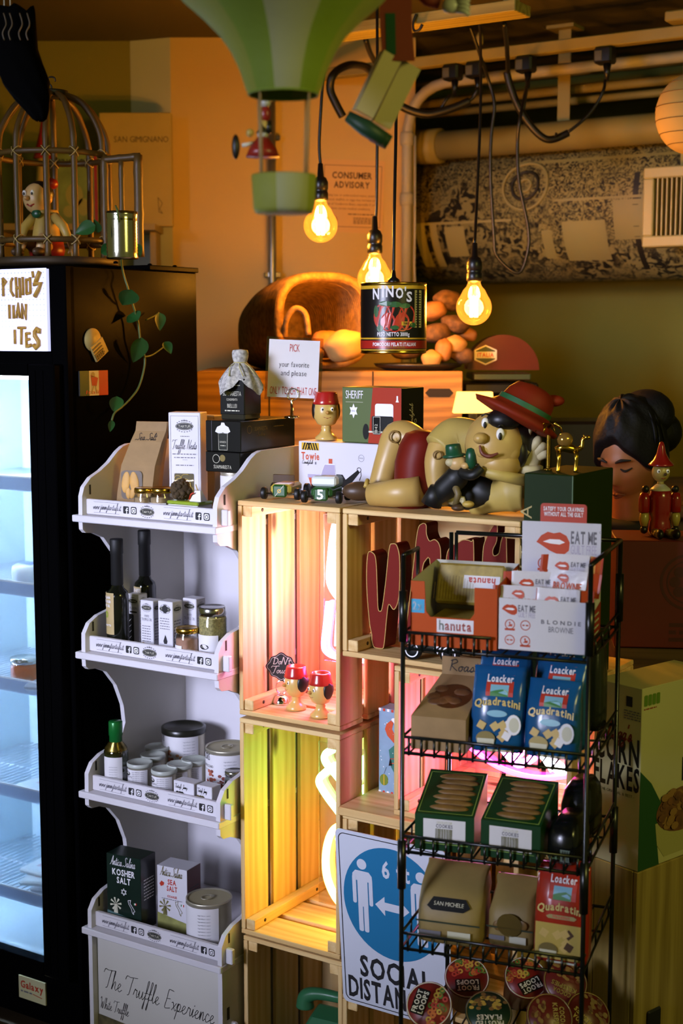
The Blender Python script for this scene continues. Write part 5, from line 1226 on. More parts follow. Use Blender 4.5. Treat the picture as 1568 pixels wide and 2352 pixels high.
t = neon('pineapple_neon', 'green and yellow pineapple neon sign in the yellow green crate', .187, .16, .456, [
    ([(-.038, .4), (-.06, .385), (-.058, .365), (-.02, .33), (0, .29), (.02, .33), (.045, .365), (.04, .39), (.01, .36)], .0085, NG, False), ([(-.03, .365), (-.062, .34), (-.078, .318), (-.06, .29), (-.03, .26), (0, .235), (.03, .26), (.05, .3), (.045, .33)], .0085, NG, False),
    ([(0, .225), (-.04, .205), (-.058, .15), (-.055, .09), (-.03, .045), (0, .03), (.03, .045), (.055, .09), (.058, .15), (.04, .205)], .0095, NY, True), ([(-.03, .19), (.035, .06)], .004, NY, False), ([(.035, .19), (-.03, .06)], .004, NY, False)])
backing(t, -.085, .064, .02, .41)
t = neon('flamingo_neon', 'pink and white curling neon sign in the strong pink crate', .235, .18, .815, [])
t.location = RW(.60, .2, .825)
for (P, r, mt, c_) in (([(-.13, .2), (-.1, .17), (-.05, .145), (-.01, .15), (.03, .18), (.08, .17), (.12, .13)], .0075, NM, False), ([(-.1, .12), (-.06, .105), (-.02, .07), (.0, .06), (.03, .08), (.02, .11), (-.01, .105), (-.0, .075)], .0085, NP, False), ([(.0, .12), (.04, .1), (.07, .075), (.1, .06), (.12, .085), (.09, .11), (.06, .09), (.08, .06)], .0085, NW, False), ([(-.12, .08), (-.06, .05), (0, .038), (.06, .04), (.13, .06)], .0065, NM, False)):
    m = MB(); m.tube(catmull([(x, 0, z) for x, z in P], 6), r, mt, 8); m.build('neon_tube', t)
backing(t, -.15, .17, .03, .225)
# ------------------------------------------------------------------ on the crate top
CT = 1.4410
def rowthing(name, label, cat, px, w_, z, rz=0.0, group=None): return thing(name, label, cat, sh(px, w_, z), ROT + rad(rz), group)
TYRE = pm('toy_tyre', '0d0d0d', .5); TWOOD = pm('toy_wood_yellow', 'b8a038', .45); TGREEN = pm('toy_green', '24501f', .4); AXLE = pm('axle', 'b8b8b8', .2, 1.0)
def toycar(px, w_, rz, label, body, nose, kind):
    t = rowthing('toy_car', label, 'toy car', px, w_, CT + .0015, rz, 'wooden toy cars')
    m = MB(); m.bb(-.024, .024, -.035, .05, .012, .034, body, .006)
    if kind: m.bb(-.025, .025, -.01, .05, .03, .054, TGREEN, .004)
    m.build('body', t)
    m = MB(); m.bb(-.016, .016, -.042, -.033, .006, .034, nose, .004); F = FRONT(-.042)
    if kind: m.text('5', F @ T(0, .01), .02, WHT, bold=1, xs=1.1)
    else: m.line([(-.01, .008), (.01, .032)], .0012, PALE, F); m.ring(0, .02, .0045, .0045, .002, YEL, F)
    m.build('radiator', t)
    if kind:
        m = MB(); m.bb(-.028, .028, -.018, .01, .036, .056, pm('toy_white', 'd5dcd8', .35), .004); m.build('hood', t)
    else:
        m = MB(); m.bb(-.025, .025, -.012, -.008, .03, .054, clear('windscreen', 'e6dce8', .3, .1), .0015); m.build('windscreen', t)
    for y in (-.03, .038):
        m = MB(); m.tube([(-.04, y, .013), (.04, y, .013)], .0018, AXLE, 8); m.build('axle', t)
        for x in (-.039, .039):
            m = MB(); rw = .0135 if y < 0 else .0155; m.lathe([(.004, -.005), (rw - .001, -.005), (rw, -.003), (rw, .003), (rw - .001, .005), (.004, .005)], TYRE, 22, T(x, y, rw) @ RY(90)); m.lathe([(0, -.0056), (.005, -.0056), (.005, .0056), (0, .0056)], pm('hub', '26261f', .4), 12, T(x, y, rw) @ RY(90)); m.build('wheel', t)
    return t
toycar(655, .075, 16, 'yellow toy racing car with green radiator at the left end of crate top', TWOOD, TGREEN, 0)
toycar(748, .065, 16, 'green and white toy racing car with number 5', TGREEN, TGREEN, 1)
# Towie carton with a printed tow truck, Sheriff carton on it
ORI = pm('print_orange', 'c04a1a', .5); LAV = pm('print_lavender', 'a89fb8', .5)
t, m, F, S, TP = bx('toy_carton', 'white toy carton with a printed tow truck on the crate top', 'carton', RW(.0145 + .125, .27, CT), ROT, .25, .1, .118, CARD, 'toy cartons')
X0 = -.125
m.rect(X0 + .009, .098, X0 + .057, .115, YEL, F)
for k in range(7):
    x = X0 + .011 + .0068 * k; dx = .006 if k < 3 else -.006
    m.poly([(x, .098), (x + .0034, .098), (x + .0034 + dx, .115), (x + dx, .115)], BLKB, F @ T(0, 0, .0003))
m.text('Towie', F @ T(X0 + .008, .076), .016, ORI, 'l', width=.05, bold=1); hand(m, 'Candylab', F @ T(X0 + .01, .066), .009, .0008, INK, width=.03); m.rect(X0 + .046, .065, X0 + .05, .071, GREY, F)
m.ring(X0 + .172, .085, .008, .008, .0008, GREY, F); m.text('WOOD', F @ T(X0 + .172, .0835), .003, GREY, width=.01)
m.poly([(X0 + .028, .034), (X0 + .068, .034), (X0 + .068, .012), (X0 + .036, .012)], ORI, F); m.rect(X0 + .026, .034, X0 + .1, .042, LAV, F)
m.poly([(X0 + .064, .042), (X0 + .073, .066), (X0 + .1, .066), (X0 + .102, .042)], LAV, F); m.line([(X0 + .062, .042), (X0 + .073, .067), (X0 + .101, .067), (X0 + .103, .042)], .0012, WHT, F @ T(0, 0, .0003)); m.rect(X0 + .084, .069, X0 + .094, .08, ORI, F)
m.disc(X0 + .05, .014, .014, .016, BLKB, F @ T(0, 0, .0003), 18); m.disc(X0 + .05, .014, .007, .008, PALE, F @ T(0, 0, .0006), 14)
m.poly([(X0 + .105, .045), (X0 + .122, .045), (X0 + .13, .034), (X0 + .163, .058), (X0 + .168, .052), (X0 + .138, .018), (X0 + .105, .012)], BLKB, F)
m.ring(X0 + .166, .058, .006, .006, .0015, BLKB, F); m.line([(X0 + .17, .056), (X0 + .172, .046), (X0 + .167, .034)], .0015, BLKB, F); m.disc(X0 + .155, .016, .014, .014, BLKB, F, 18)
m.build('carton', t)
t, m, F, S, TP = bx('toy_carton', 'green and red toy carton with a printed old car, on the white toy carton', 'carton', RW(.125 + .0785, .285, CT + .119), ROT, .157, .1, .126, pm('sheriff_green', '4a5a20', .4), 'toy cartons')
SR = pm('sheriff_red', 'a02c0c', .45, spec=.2)
m.poly([(-.008, 0), (.0785, 0), (.0785, .126), (.004, .126)], SR, F); X = F @ T(0, 0, .0003)
m.text('SHERIFF', X @ T(-.045, .1), .018, WHT, width=.046); m.line([(-.068, .092), (-.022, .092)], .0007, PALE, X)
m.poly([(-.047 + (.012 if k % 2 == 0 else .007) * math.cos(rad(90 + 30 * k)), .072 + (.017 if k % 2 == 0 else .009) * math.sin(rad(90 + 30 * k))) for k in range(12)], WHT, X); m.text('1842', X @ T(-.047, .07, .0003), .004, GREY, width=.009)
m.rect(.01, .055, .058, .09, WHT, X, .006); Y_ = X @ T(0, 0, .0003); m.rect(.002, .026, .058, .062, BLKB, Y_, .004); m.rect(.004, .02, .026, .062, BLKB, Y_, .005); Z_ = Y_ @ T(0, 0, .0003)
m.line([(.006, .022), (.006, .06), (.024, .06), (.024, .022), (.006, .022)], .001, PALE, Z_); m.text('1842', Z_ @ T(.017, .034) @ RZ(90), .007, PALE, width=.02); m.rect(-.008, .024, .034, .028, PALE, Y_); m.disc(-.014, .026, .008, .018, BLKB, Y_, 16); m.disc(.04, .024, .01, .018, BLKB, Z_, 16); m.disc(.07, .03, .008, .017, BLKB, Y_, 16)
m.poly([(.066, .1), (.064, .094), (.072, .094), (.07, .1), (.07, .108), (.066, .108)], WHT, X)
m.add([(.0785 + EPS, -.05, .001), (.0785 + EPS, .05, .001), (.0785 + EPS, .05, .125), (.0785 + EPS, -.05, .125)], [(0, 1, 2, 3)], BLKB)
hand(m, 'Candylab', SIDE(.0785, e=2) @ T(.0, .03) @ RZ(90), .016, .0014, WHT, width=.06); m.ring(.012, .05, .005, .005, .001, WHT, SIDE(.0785, e=2))
m.build('carton', t)
# turned wooden egg cup heads
EGG = pm('egg_wood', 'c9a75c', .3, coat=.4); FEZ = pm('egg_red_hat', 'a8201a', .25, coat=.4)
def eggcup(loc, rz, label, s=1.0):
    t = thing('egg_cup', label, 'egg cup', loc, rz, 'wooden egg cup heads')
    m = MB(); m.lathe([(.0, 0), (.024, .001), (.025, .006), (.016, .014), (.0105, .022), (.012, .026), (.0105, .03), (.013, .034)], EGG, 28, SCL(s, s, s)); m.build('foot', t)
    m = MB(); m.lathe([(.012, .032), (.02, .036), (.0275, .05), (.0285, .065), (.026, .08), (.021, .088), (0, .089)], EGG, 30, SCL(s, s, s)); m.build('head', t)
    m = MB(); m.lathe([(.0285, .079), (.0295, .081), (.0275, .087), (.024, .103), (.0225, .106), (.019, .106), (.018, .1), (0, .099)], FEZ, 30, SCL(s, s, s)); m.build('hat', t)
    m = MB(); m.ball((0, -.029, .062), (.0045, .008, .0045), pm('egg_nose', 'b88840', .35), SCL(s, s, s)); m.build('nose', t)
    m = MB()
    for x in (-.0105, .0105): m.ball((x, -.0255, .069), (.0042, .0022, .0048), EYEW, SCL(s, s, s)); m.ball((x, -.0278, .0685), (.0018, .001, .0022), DBLK, SCL(s, s, s))
    m.tube([(-.008, -.0258, .052), (0, -.027, .0495), (.008, -.0258, .052)], .0009, DRED, 6, M=SCL(s, s, s)); m.build('face_paint', t)
    m = MB()
    for x in (-1, 1): m.ball((x * .0255, .004, .066), (.006, .014, .02), DBLK, SCL(s, s, s))
    m.ball((0, .018, .066), (.022, .013, .02), DBLK, SCL(s, s, s)); m.build('hair', t); return t
eggcup(sh(749, .262, CT + .119), rad(6), 'wooden egg cup head with red hat standing on the white toy carton', 1.06)
ZA = .954 + .0118
eggcup(sh(680, .07, ZA), rad(-62), 'wooden egg cup head beside the little chalkboard in the pink crate', .94)
eggcup(sh(736, .045, ZA), rad(-55), 'wooden egg cup head nearest the right side of the pink crate', .94)
# Dont Touch chalkboard clip
t = thing('chalkboard_clip', 'small black scalloped chalkboard on a silver dome clip in the pink crate', 'sign', sh(646, .095, ZA), ROT + rad(26))
m = MB(); m.lathe([(.0, 0), (.021, 0), (.0215, .003), (.017, .014), (.009, .021), (0, .023)], CHROME, 26); m.build('dome_foot', t)
m = MB(); m.tube([(.013 * math.cos(q * pi / 10), .002, .036 + .016 * math.sin(q * pi / 10)) for q in range(20)], .0011, CHROME, 6, closed=True); m.tube([(.013 * math.cos(q * pi / 10), .0045, .037 + .016 * math.sin(q * pi / 10)) for q in range(20)], .0011, CHROME, 6, closed=True); m.build('wire_ring', t)
m = MB(); cz = .085; o_ = []
for k in range(48):
    a_ = 2 * pi * k / 48; o_.append((.033 * (1 + .05 * math.cos(4 * a_) + .06 * math.cos(8 * a_)) * math.cos(a_) * 1.0, cz + .03 * (1 + .05 * math.cos(4 * a_) + .06 * math.cos(8 * a_)) * math.sin(a_)))
m.prism(o_, .001, .004, pm('chalkboard', '101010', .6)); F = FRONT(.001); CH_ = pm('chalk', 'c9c4c0', .8)
m.line([(x * .9, (z - cz) * .9 + cz) for x, z in o_] + [(o_[0][0] * .9, (o_[0][1] - cz) * .9 + cz)], .0008, CH_, F)
hand(m, "DoN't", F @ T(-.019, cz + .006), .016, .0016, CH_, width=.04); hand(m, 'Touch', F @ T(-.022, cz - .015), .017, .0016, CH_, width=.042); m.build('board', t)
m = MB(); m.tube([(0, .0035, .05), (0, .0035, .06)], .001, CHROME, 6); m.build('pin', t)
# PICK card on a clip stand on the black carton
zb = TB
t = thing('card_clip', 'silver clip stand holding the white PICK card on the black carton', 'card holder', sh(670, .225, zb), 0)
m = MB(); m.lathe([(0, 0), (.018, 0), (.018, .004), (.004, .006), (.0032, .04), (.003, .042)], CHROME, 18); m.build('stand', t)
m = MB(); m.tube([(.013 * math.cos(q * pi / 10) + .002, -.003, .055 + .014 * math.sin(q * pi / 10)) for q in range(20)], .0012, CHROME, 6, closed=True); m.build('clip_ring', t)
pc = t.location + Vector((.002, .0015, .041))
t = thing('pick_card', 'white laminated PICK your favorite card held in the silver clip', 'sign', pc, 0); t.rotation_euler = (rad(-4), rad(2.5), 0)
m = MB(); m.bb(-.066, .066, 0, .0022, 0, .146, clear('laminate', 'e8dcc0', .25, .08)); m.build('laminate', t)
m = MB(); m.bb(-.06, .058, -.0006, .0004, .006, .14, PAPER); F = FRONT(-.0006)
m.text('PICK', F @ T(0, .113), .017, RED, width=.023); m.text('your favorite', F @ T(-.0, .077), .012, INK, width=.07); m.text('and please', F @ T(.0, .057), .012, INK, width=.06); m.text('ONLY TOUCH THAT ONE', F @ T(-.0, .013), .0175, RED, width=.108)
m.build('paper', t)

# ------------------------------------------------------------------ reclining doll
DB = RW(.45, .1, CT + .002)
dd = thing('reclining_doll', 'big painted doll in red trousers and feather hat lying on the crate top', 'doll', DB)
def q(px, py, w_): return rp(px, py, w_) - DB
def hit(px, py, c, r):
    o = Vector((0, 0, CAM_H)) - DB - Vector(c); d = ray(px, py)
    O_ = Vector((o.x / r[0], o.y / r[1], o.z / r[2])); D_ = Vector((d.x / r[0], d.y / r[1], d.z / r[2]))
    a, b, c_ = D_.dot(D_), 2 * O_.dot(D_), O_.dot(O_) - 1; dis = max(0, b * b - 4 * a * c_)
    k = (-b - math.sqrt(dis)) / (2 * a); return Vector((0, 0, CAM_H)) - DB + d * k
SHIRT = pm('doll_shirt', 'b89f50', .5, var=.12, vscale=18); LIMB = pm('doll_limb', 'bd9a52', .4, var=.1, vscale=14); VEST = pm('doll_vest', '10100c', .5); HATM = pm('doll_hat', '7a2208', .55, spec=.2, var=.15, vscale=12); GLOVE = pm('doll_glove', 'b8ab80', .5)
m = MB(); m.tube(catmull([q(985, 1050, .17), q(945, 1010, .17), q(914, 1005, .165), q(893, 1050, .155), q(874, 1115, .14), q(868, 1148, .135)], 6), [.032, .034, .036, .029, .026, .022], LIMB, 18)
k_ = q(906, 1003, .127); m.tube([k_ + Vector((.012 * math.cos(a * pi / 8), 0, .012 * math.sin(a * pi / 8))) for a in range(16)], .002, pm('joint_line', '8a6a30', .5), 6, closed=True); m.build('bent_leg', dd)
m = MB(); m.tube([q(965, 1128, .06), q(905, 1133, .06), q(852, 1136, .06)], [.032, .03, .024], LIMB, 18); m.build('lying_leg', dd)
m = MB(); c_ = q(826, 1128, .07); m.ball(c_, (.038, .026, .021), DBRN); m.tube([c_ + Vector((.012, -.026, .012)), c_ + Vector((.016, -.01, .024)), c_ + Vector((.016, .01, .02))], .005, DYEL, 8); m.build('shoe', dd)
m = MB(); c_ = q(845, 1140, .125); m.ball((c_.x, c_.y, .018), (.035, .024, .018), DBRN); m.build('shoe', dd)
m = MB(); TR = pm('doll_trousers', '6a180a', .5, var=.12, vscale=14, spec=.2)
m.loft([[q(px, py, .105) + Vector((rx * math.cos(a * pi / 10), ry * math.sin(a * pi / 10) * .9, rz_ * math.sin(a * pi / 10 + pi * .5) * 0)) + Vector((0, 0, 0)) for a in range(20)] for px, py, rx, ry, rz_ in ((945, 1164, .036, .05, 0), (948, 1150, .042, .06, 0), (952, 1110, .044, .064, 0), (955, 1060, .045, .062, 0), (965, 1020, .044, .055, 0), (968, 995, .034, .044, 0), (968, 988, .015, .022, 0))], TR); m.build('trousers', dd)
m = MB(); m.loft([[q(px, py, .11) + Vector((0, ry * math.sin(a * pi / 10), 0)) + (Vector((.3, 0, .95)) if True else 0) * (rz_ * math.cos(a * pi / 10)) for a in range(20)] for px, py, ry, rz_ in ((985, 1105, .05, .05), (1030, 1085, .06, .072), (1075, 1065, .066, .085), (1120, 1058, .066, .085), (1160, 1070, .055, .07), (1180, 1085, .03, .04))], SHIRT); m.build('torso', dd)
m = MB(); m.loft([[q(px, py, .085) + Vector((0, ry * math.sin(a * pi / 10), 0)) + Vector((.25, 0, .97)) * (rz_ * math.cos(a * pi / 10)) for a in range(20)] for px, py, ry, rz_ in ((995, 1135, .045, .028), (1040, 1115, .06, .045), (1085, 1118, .064, .05), (1120, 1130, .055, .036), (1150, 1150, .03, .012))], VEST); m.build('vest', dd)
m = MB(); m.tube(catmull([q(1090, 1010, .1), q(1045, 1005, .085), q(1012, 1035, .06)], 6), [.04, .042, .04], SHIRT, 18); m.build('sleeve', dd)
m = MB(); m.tube(catmull([q(1014, 1030, .06), q(1003, 1065, .045), q(1006, 1120, .04), q(1030, 1150, .035)], 6), [.03, .026, .02, .016], LIMB, 16)
e_ = q(1004, 1045, .022); m.tube([e_ + Vector((.008 * math.cos(a * pi / 8), 0, .008 * math.sin(a * pi / 8))) for a in range(16)], .0015, MATS['joint_line'], 6, closed=True); m.build('forearm', dd)
m = MB(); g_ = q(1040, 1148, .03); m.ball(g_, (.016, .014, .011), GLOVE)
for k in range(4): m.tube([g_ + Vector((.006 + .004 * k, -.006, .006 - .002 * k)), g_ + Vector((.02 + .001 * k, -.013, .004 - .004 * k)), g_ + Vector((.022, -.012, -.006 - .002 * k))], [.005, .0048, .004], GLOVE, 8)
m.tube([g_ + Vector((.0, -.008, .008)), g_ + Vector((.012, -.016, .012))], [.005, .004], GLOVE, 8); m.build('hand', dd)
m = MB(); m.tube(catmull([q(1085, 1170, .075), q(1130, 1145, .07), q(1175, 1130, .075), q(1205, 1130, .08)], 6), [.014, .03, .042, .036], SHIRT, 18); m.build('sleeve', dd)
m = MB(); m.tube([q(1196, 1135, .085), q(1210, 1095, .085), q(1216, 1072, .08)], [.026, .023, .022], LIMB, 14); m.lathe([(.02, -.008), (.026, -.007), (.027, .006), (.022, .009)], GLOVE, 18, T(*q(1216, 1078, .08))); m.build('forearm', dd)
m = MB(); p_ = q(1214, 1048, .08)
m.loft([[p_ + Vector((rx * math.cos(a * pi / 8), .014 * math.sin(a * pi / 8), z_)) for a in range(16)] for rx, z_ in ((.017, -.026), (.024, -.012), (.027, .004), (.024, .018), (.012, .024))], GLOVE)
for k, (x0, z0, x1, z1, x2, z2) in enumerate(((-.014, .012, -.008, .04, .0, .058), (.004, .014, .014, .03, .018, .036), (.014, .008, .024, .02, .027, .022), (.02, .0, .03, .006, .032, .004))):
    m.tube(catmull([p_ + Vector((x0, -.004, z0)), p_ + Vector((x1, -.012, z1)), p_ + Vector((x2, -.008, z2))], 5), [.0095, .0095, .007], GLOVE, 12)
m.tube(catmull([p_ + Vector((-.018, -.006, -.012)), p_ + Vector((-.014, -.014, .004)), p_ + Vector((-.004, -.018, .014))], 5), [.009, .0085, .006], GLOVE, 10)
m.build('hand', dd)
HC = q(1138, 1022, .05); HR = (.062, .06, .068)
m = MB(); m.ball(HC, HR, SHIRT if False else LIMB, None, 28, 18); m.ball(HC + Vector((.006, -.012, -.034)), (.046, .046, .036), LIMB); m.ball(HC + Vector((.018, -.034, -.012)), (.028, .02, .022), LIMB); m.ball(HC + Vector((-.024, -.04, -.008)), (.02, .016, .018), LIMB); m.build('head', dd)
m = MB(); n_ = hit(1106, 1006, HC, HR); m.ball(n_ + Vector((-.004, -.008, 0)), (.014, .014, .0115), LIMB); m.build('nose', dd)
m = MB()
for (px, py, s_) in ((1114, 972, .9), (1149, 998, 1.0)):
    e_ = hit(px, py, HC, HR); m.ball(e_, (.0085 * s_, .005, .0125 * s_), EYEW, RY(0)); f_ = hit(px - 1, py + 3, HC, HR); m.ball(f_ + Vector((0, -.0045, -.001)), (.004 * s_, .002, .0075 * s_), DBLK)
    m.tube([e_ + Vector((-.008, -.002, .014)), e_ + Vector((0, -.004, .019)), e_ + Vector((.008, -.002, .016))], .0018, DBLK, 6)
mo = [hit(px, py, HC, HR) + Vector((0, -.012, 0)) for px, py in ((1100, 1022), (1106, 1040), (1122, 1047), (1142, 1040))]
m.tube(catmull(mo, 5), [.002, .0042, .0045, .002], pm('doll_mouth', '6a3018', .5), 8); m.build('face_paint', dd)
m = MB(); m.ball(HC + Vector((.03, .016, .008)), (.056, .056, .066), DBLK); m.ball(HC + Vector((.012, -.03, .052)), (.034, .03, .024), DBLK); m.ball(HC + Vector((.046, -.022, -.014)), (.016, .02, .03), DBLK); m.build('hair', dd)
m = MB(); hx = q(1196, 948, .07); ax = Vector((.46, .05, .885)).normalized(); ex = Vector((.885, -.05, -.46)).normalized(); ey = ax.cross(ex)
def hr(rx, ry, h_, ox=0.0): return [hx + ex * (rx * math.cos(a * pi / 14) + ox) + ey * (ry * math.sin(a * pi / 14)) + ax * h_ for a in range(28)]
m.loft([hr(.054, .05, -.022, .006), hr(.088, .075, -.016, -.004), hr(.092, .078, -.008, -.006), hr(.066, .056, .0, .0), hr(.054, .046, .014, .002), hr(.05, .042, .036, .004), hr(.04, .034, .054, .006), hr(.018, .018, .06, .008)], HATM); m.ball(hx + ex * .045 + ax * .05, (.024, .014, .012), HATM); m.build('hat', dd)
m = MB(); m.loft([hr(.0575, .0495, .008, .001), hr(.0565, .0485, .02, .002)], pm('hat_band', '245a30', .45), caps=False); m.build('hat_band', dd)
m = MB(); m.tube([HC + Vector((.012, -.002, -.058)) + Vector((.05 * math.cos(a * pi / 10), .046 * math.sin(a * pi / 10), -.012 * math.cos(a * pi / 10))) for a in range(20)], .012, SHIRT, 10, closed=True); m.build('collar', dd)
# small figure leaning on the doll
gf = thing('small_figurine', 'little figure in dark coat and green top hat leaning on the big doll', 'figurine', RW(.52, .01, CT))
GB = gf.location
def g(px, py, w_): return rp(px, py, w_) - GB
m = MB(); m.tube(catmull([g(1000, 1150, .0), g(1020, 1125, .0), g(1050, 1095, .0), g(1062, 1078, .0)], 6), [.012, .024, .024, .014], VEST, 14); m.tube(catmull([g(1060, 1085, -.01), g(1085, 1092, -.02), g(1106, 1075, -.01)], 5), [.011, .01, .008], VEST, 10); m.tube([g(1005, 1120, -.005), g(990, 1158, -.005)], [.016, .022], VEST, 12); m.build('coat', gf)
m = MB(); m.ball(g(1052, 1064, -.004), (.02, .018, .017), SKIN); m.ball(g(1068, 1070, -.012), (.008, .008, .007), SKIN); m.build('head', gf)
m = MB(); m.ball(g(1036, 1062, -.016), (.012, .008, .009), GLOVE); m.build('whisker', gf)
m = MB(); h0 = g(1043, 1050, -.004); m.lathe([(0, 0), (.0225, .001), (.024, .004), (.0165, .007), (.0155, .022), (.014, .026), (0, .027)], DGRN, 22, T(*h0) @ RY(-8)); m.build('hat', gf)
m = MB(); c_ = g(1082, 1052, -.004); m.lathe([(.004, -.022), (.011, -.014), (.012, .006), (.009, .018), (0, .021)], DGRN, 14, T(*c_)); m.tube([c_ + Vector((0, 0, -.02)), g(1098, 1066, -.004)], .0022, DBLK, 6); m.build('umbrella', gf)
m = MB(); m.tube([g(1040, 1105, -.01), g(1052, 1135, -.015), g(1045, 1160, -.015)], [.008, .007, .006], pm('figure_trousers', '6a5a34', .5), 10); m.ball(g(1052, 1166, -.02), (.014, .012, .007), DBRN); m.ball(g(1075, 1158, -.015), (.012, .011, .007), DYEL); m.build('legs', gf)

# ------------------------------------------------------------------ red wooden word in the wide crate
RW_RED = pm('word_red', '6a1406', .55, spec=.15); RWE = pm('word_edge', 'b8924e', .6)
wd = thing('wooden_word', 'thick red wooden script word standing in the wide top crate', 'letters', RW(.30, .057, 1.1345), ROT)
WB = wd.location
def wp(px, py): 
    r = ray(px, py); k = (.057 + ORG.dot(W)) / r.dot(W); P = Vector((0, 0, CAM_H)) + r * k; d = P - WB
    return (d.dot(U), d.z)
def word(pts, w0=0.0):
    P = [(min(max(x, .015 if z < .04 else -.011), .349), max(z, 0.0)) for x, z in (wp(a, b) for a, b in pts)]
    P = [(v.x, v.y) for v in catmull([(x, z, 0) for x, z in P], 4, True)]
    P = [(min(max(x, .015 if z < .04 else -.011), .349), z) for x, z in P]
    P = [(x, max(z, 0.0005)) for x, z in P]
    m = MB(); n = len(P); d0, d1 = w0, w0 + .05
    m.add([(x, d0, z) for x, z in P] + [(x, d1, z) for x, z in P], [tuple(range(n)), tuple(range(2 * n - 1, n - 1, -1))], RW_RED); m.add([(x, y, z) for y in (d0, d1) for x, z in P], [(i, (i + 1) % n, n + (i + 1) % n, n + i) for i in range(n)], RW_RED)
    m.tube([(x, d0 - .0003, z) for x, z in P], .0011, RWE, 6, closed=True); m.build('letter', wd)
word([(845, 1272), (856, 1270), (863, 1285), (866, 1340), (868, 1395), (873, 1404), (878, 1395), (886, 1335), (894, 1260), (902, 1249), (912, 1255), (918, 1290), (916, 1370), (905, 1400), (893, 1388), (888, 1420), (882, 1480), (876, 1499), (862, 1495), (853, 1470), (846, 1400), (842, 1330)])
word([(962, 1205), (972, 1207), (973, 1228), (980, 1244), (992, 1241), (1003, 1254), (1006, 1290), (1004, 1420), (1000, 1492), (985, 1497), (978, 1480), (982, 1300), (970, 1290), (962, 1320), (952, 1430), (946, 1497), (926, 1495), (924, 1470), (940, 1330), (952, 1225)], .012)
word([(1050, 1248), (1064, 1240), (1082, 1244), (1088, 1262), (1086, 1490), (1070, 1496), (1030, 1494), (1022, 1470), (1024, 1300), (1033, 1258)], .0)
word([(1140, 1200), (1141, 1240), (1132, 1262), (1134, 1276), (1146, 1270), (1152, 1240), (1163, 1240), (1162, 1480), (1150, 1505), (1112, 1503), (1105, 1480), (1108, 1290), (1116, 1238)], -.0)
# ------------------------------------------------------------------ social distancing sign
s0 = RW(.2845, -.024, .79)
t = thing('distancing_sign', 'white and blue social distancing sign leaning on the lower crates', 'sign', RW(.2825, -.003, .352), ROT)
t.rotation_euler = (rad(5.0), 0, ROT)
m = MB(); SW_, SH_ = .272, .405
SGN = pm('sign_white', 'c9ccd6', .35); SBL = pm('sign_blue', '1f6f9a', .4)
def rr_out(x0, z0, x1, z1, r):
    o = []
    for cx, cz_, a0 in ((x1 - r, z1 - r, 0), (x0 + r, z1 - r, 90), (x0 + r, z0 + r, 180), (x1 - r, z0 + r, 270)):
        for k in range(7): a = rad(a0 + 15 * k); o.append((cx + r * math.cos(a), cz_ + r * math.sin(a)))
    return o
m.prism(rr_out(0, 0, SW_, SH_, .012), -.003, 0, SGN); F = FRONT(-.003)
o_ = rr_out(.008, .008, SW_ - .008, SH_ - .008, .014); m.line(o_ + [o_[0]], .002, INK, F)
m.disc(SW_ / 2, .257, .121, .127, SBL, F, 56); X = F @ T(0, 0, .0003)
def man(cx, cz_, s, M):
    m.disc(cx, cz_ + .073 * s, .0115 * s, .0115 * s, SGN, M, 18); m.poly([(cx + x * s, cz_ + y * s) for x, y in ((-.012, -.02), (.012, -.02), (.012, .036), (.024, .036), (.023, .05), (.016, .058), (-.016, .058), (-.023, .05), (-.024, .036), (-.012, .036))], SGN, M)
    for sg in (-1, 1):
        m.rect(cx + sg * .024 * s - (.009 * s if sg > 0 else 0), cz_ - .015 * s, cx + sg * .024 * s + (.009 * s if sg < 0 else 0), cz_ + .046 * s, SGN, M @ T(0, 0, .0003), .004 * s); m.rect(cx + sg * .0065 * s - .0055 * s, cz_ - .075 * s, cx + sg * .0065 * s + .0055 * s, cz_ - .012 * s, SGN, M @ T(0, 0, .0003), .004 * s)
man(.064, .258, 1.05, X); man(SW_ - .064, .258, 1.05, X)
m.poly([(.094, .25), (.118, .272), (.118, .259), (SW_ - .118, .259), (SW_ - .118, .272), (SW_ - .094, .25), (SW_ - .118, .228), (SW_ - .118, .241), (.118, .241), (.118, .228)], SGN, X)
m.text('6 ft', X @ T(SW_ / 2 + .012, .316), .036, SGN, bold=1, width=.068)
m.text('SOCIAL', F @ T(SW_ / 2, .074), .046, INK, bold=1, width=.176); m.text('DISTANCING', F @ T(SW_ / 2, .018), .046, INK, bold=1, width=.24)
m.build('board', t)

# ------------------------------------------------------------------ telephone in the bottom crate
zt_ = .003 + .0118 + .0775
t = thing('rotary_telephone', 'old green rotary telephone standing in the bottom left crate', 'telephone', RW(.152, .15, zt_), ROT + rad(6)); t.scale = (.86, .86, .86)
tb_ = thing('plain_box', 'plain wooden box under the green telephone in the bottom crate', 'box', RW(.142, .16, .003 + .0125), ROT); m = MB(); m.bb(-.088, .088, -.1, .1, 0, .076, PH, .003); m.build('body', tb_)
PG = pm('phone_green', '2f6a44', .28, coat=.3); 
m = MB(); m.loft([[(sx_ * .105, y, z) for sx_, y, z in ((-1, -.1, 0), (1, -.1, 0), (1, .09, 0), (-1, .09, 0))], [(sx_ * .1, y, z) for sx_, y, z in ((-1, -.1, .03), (1, -.1, .03), (1, .09, .05), (-1, .09, .05))], [(sx_ * .085, y, z) for sx_, y, z in ((-1, -.03, .085), (1, -.03, .085), (1, .075, .12), (-1, .075, .12))], [(sx_ * .07, y, z) for sx_, y, z in ((-1, .0, .125), (1, .0, .125), (1, .06, .14), (-1, .06, .14))]], PG, smooth=False)
b_ = m.build('body', t, bev=.008)
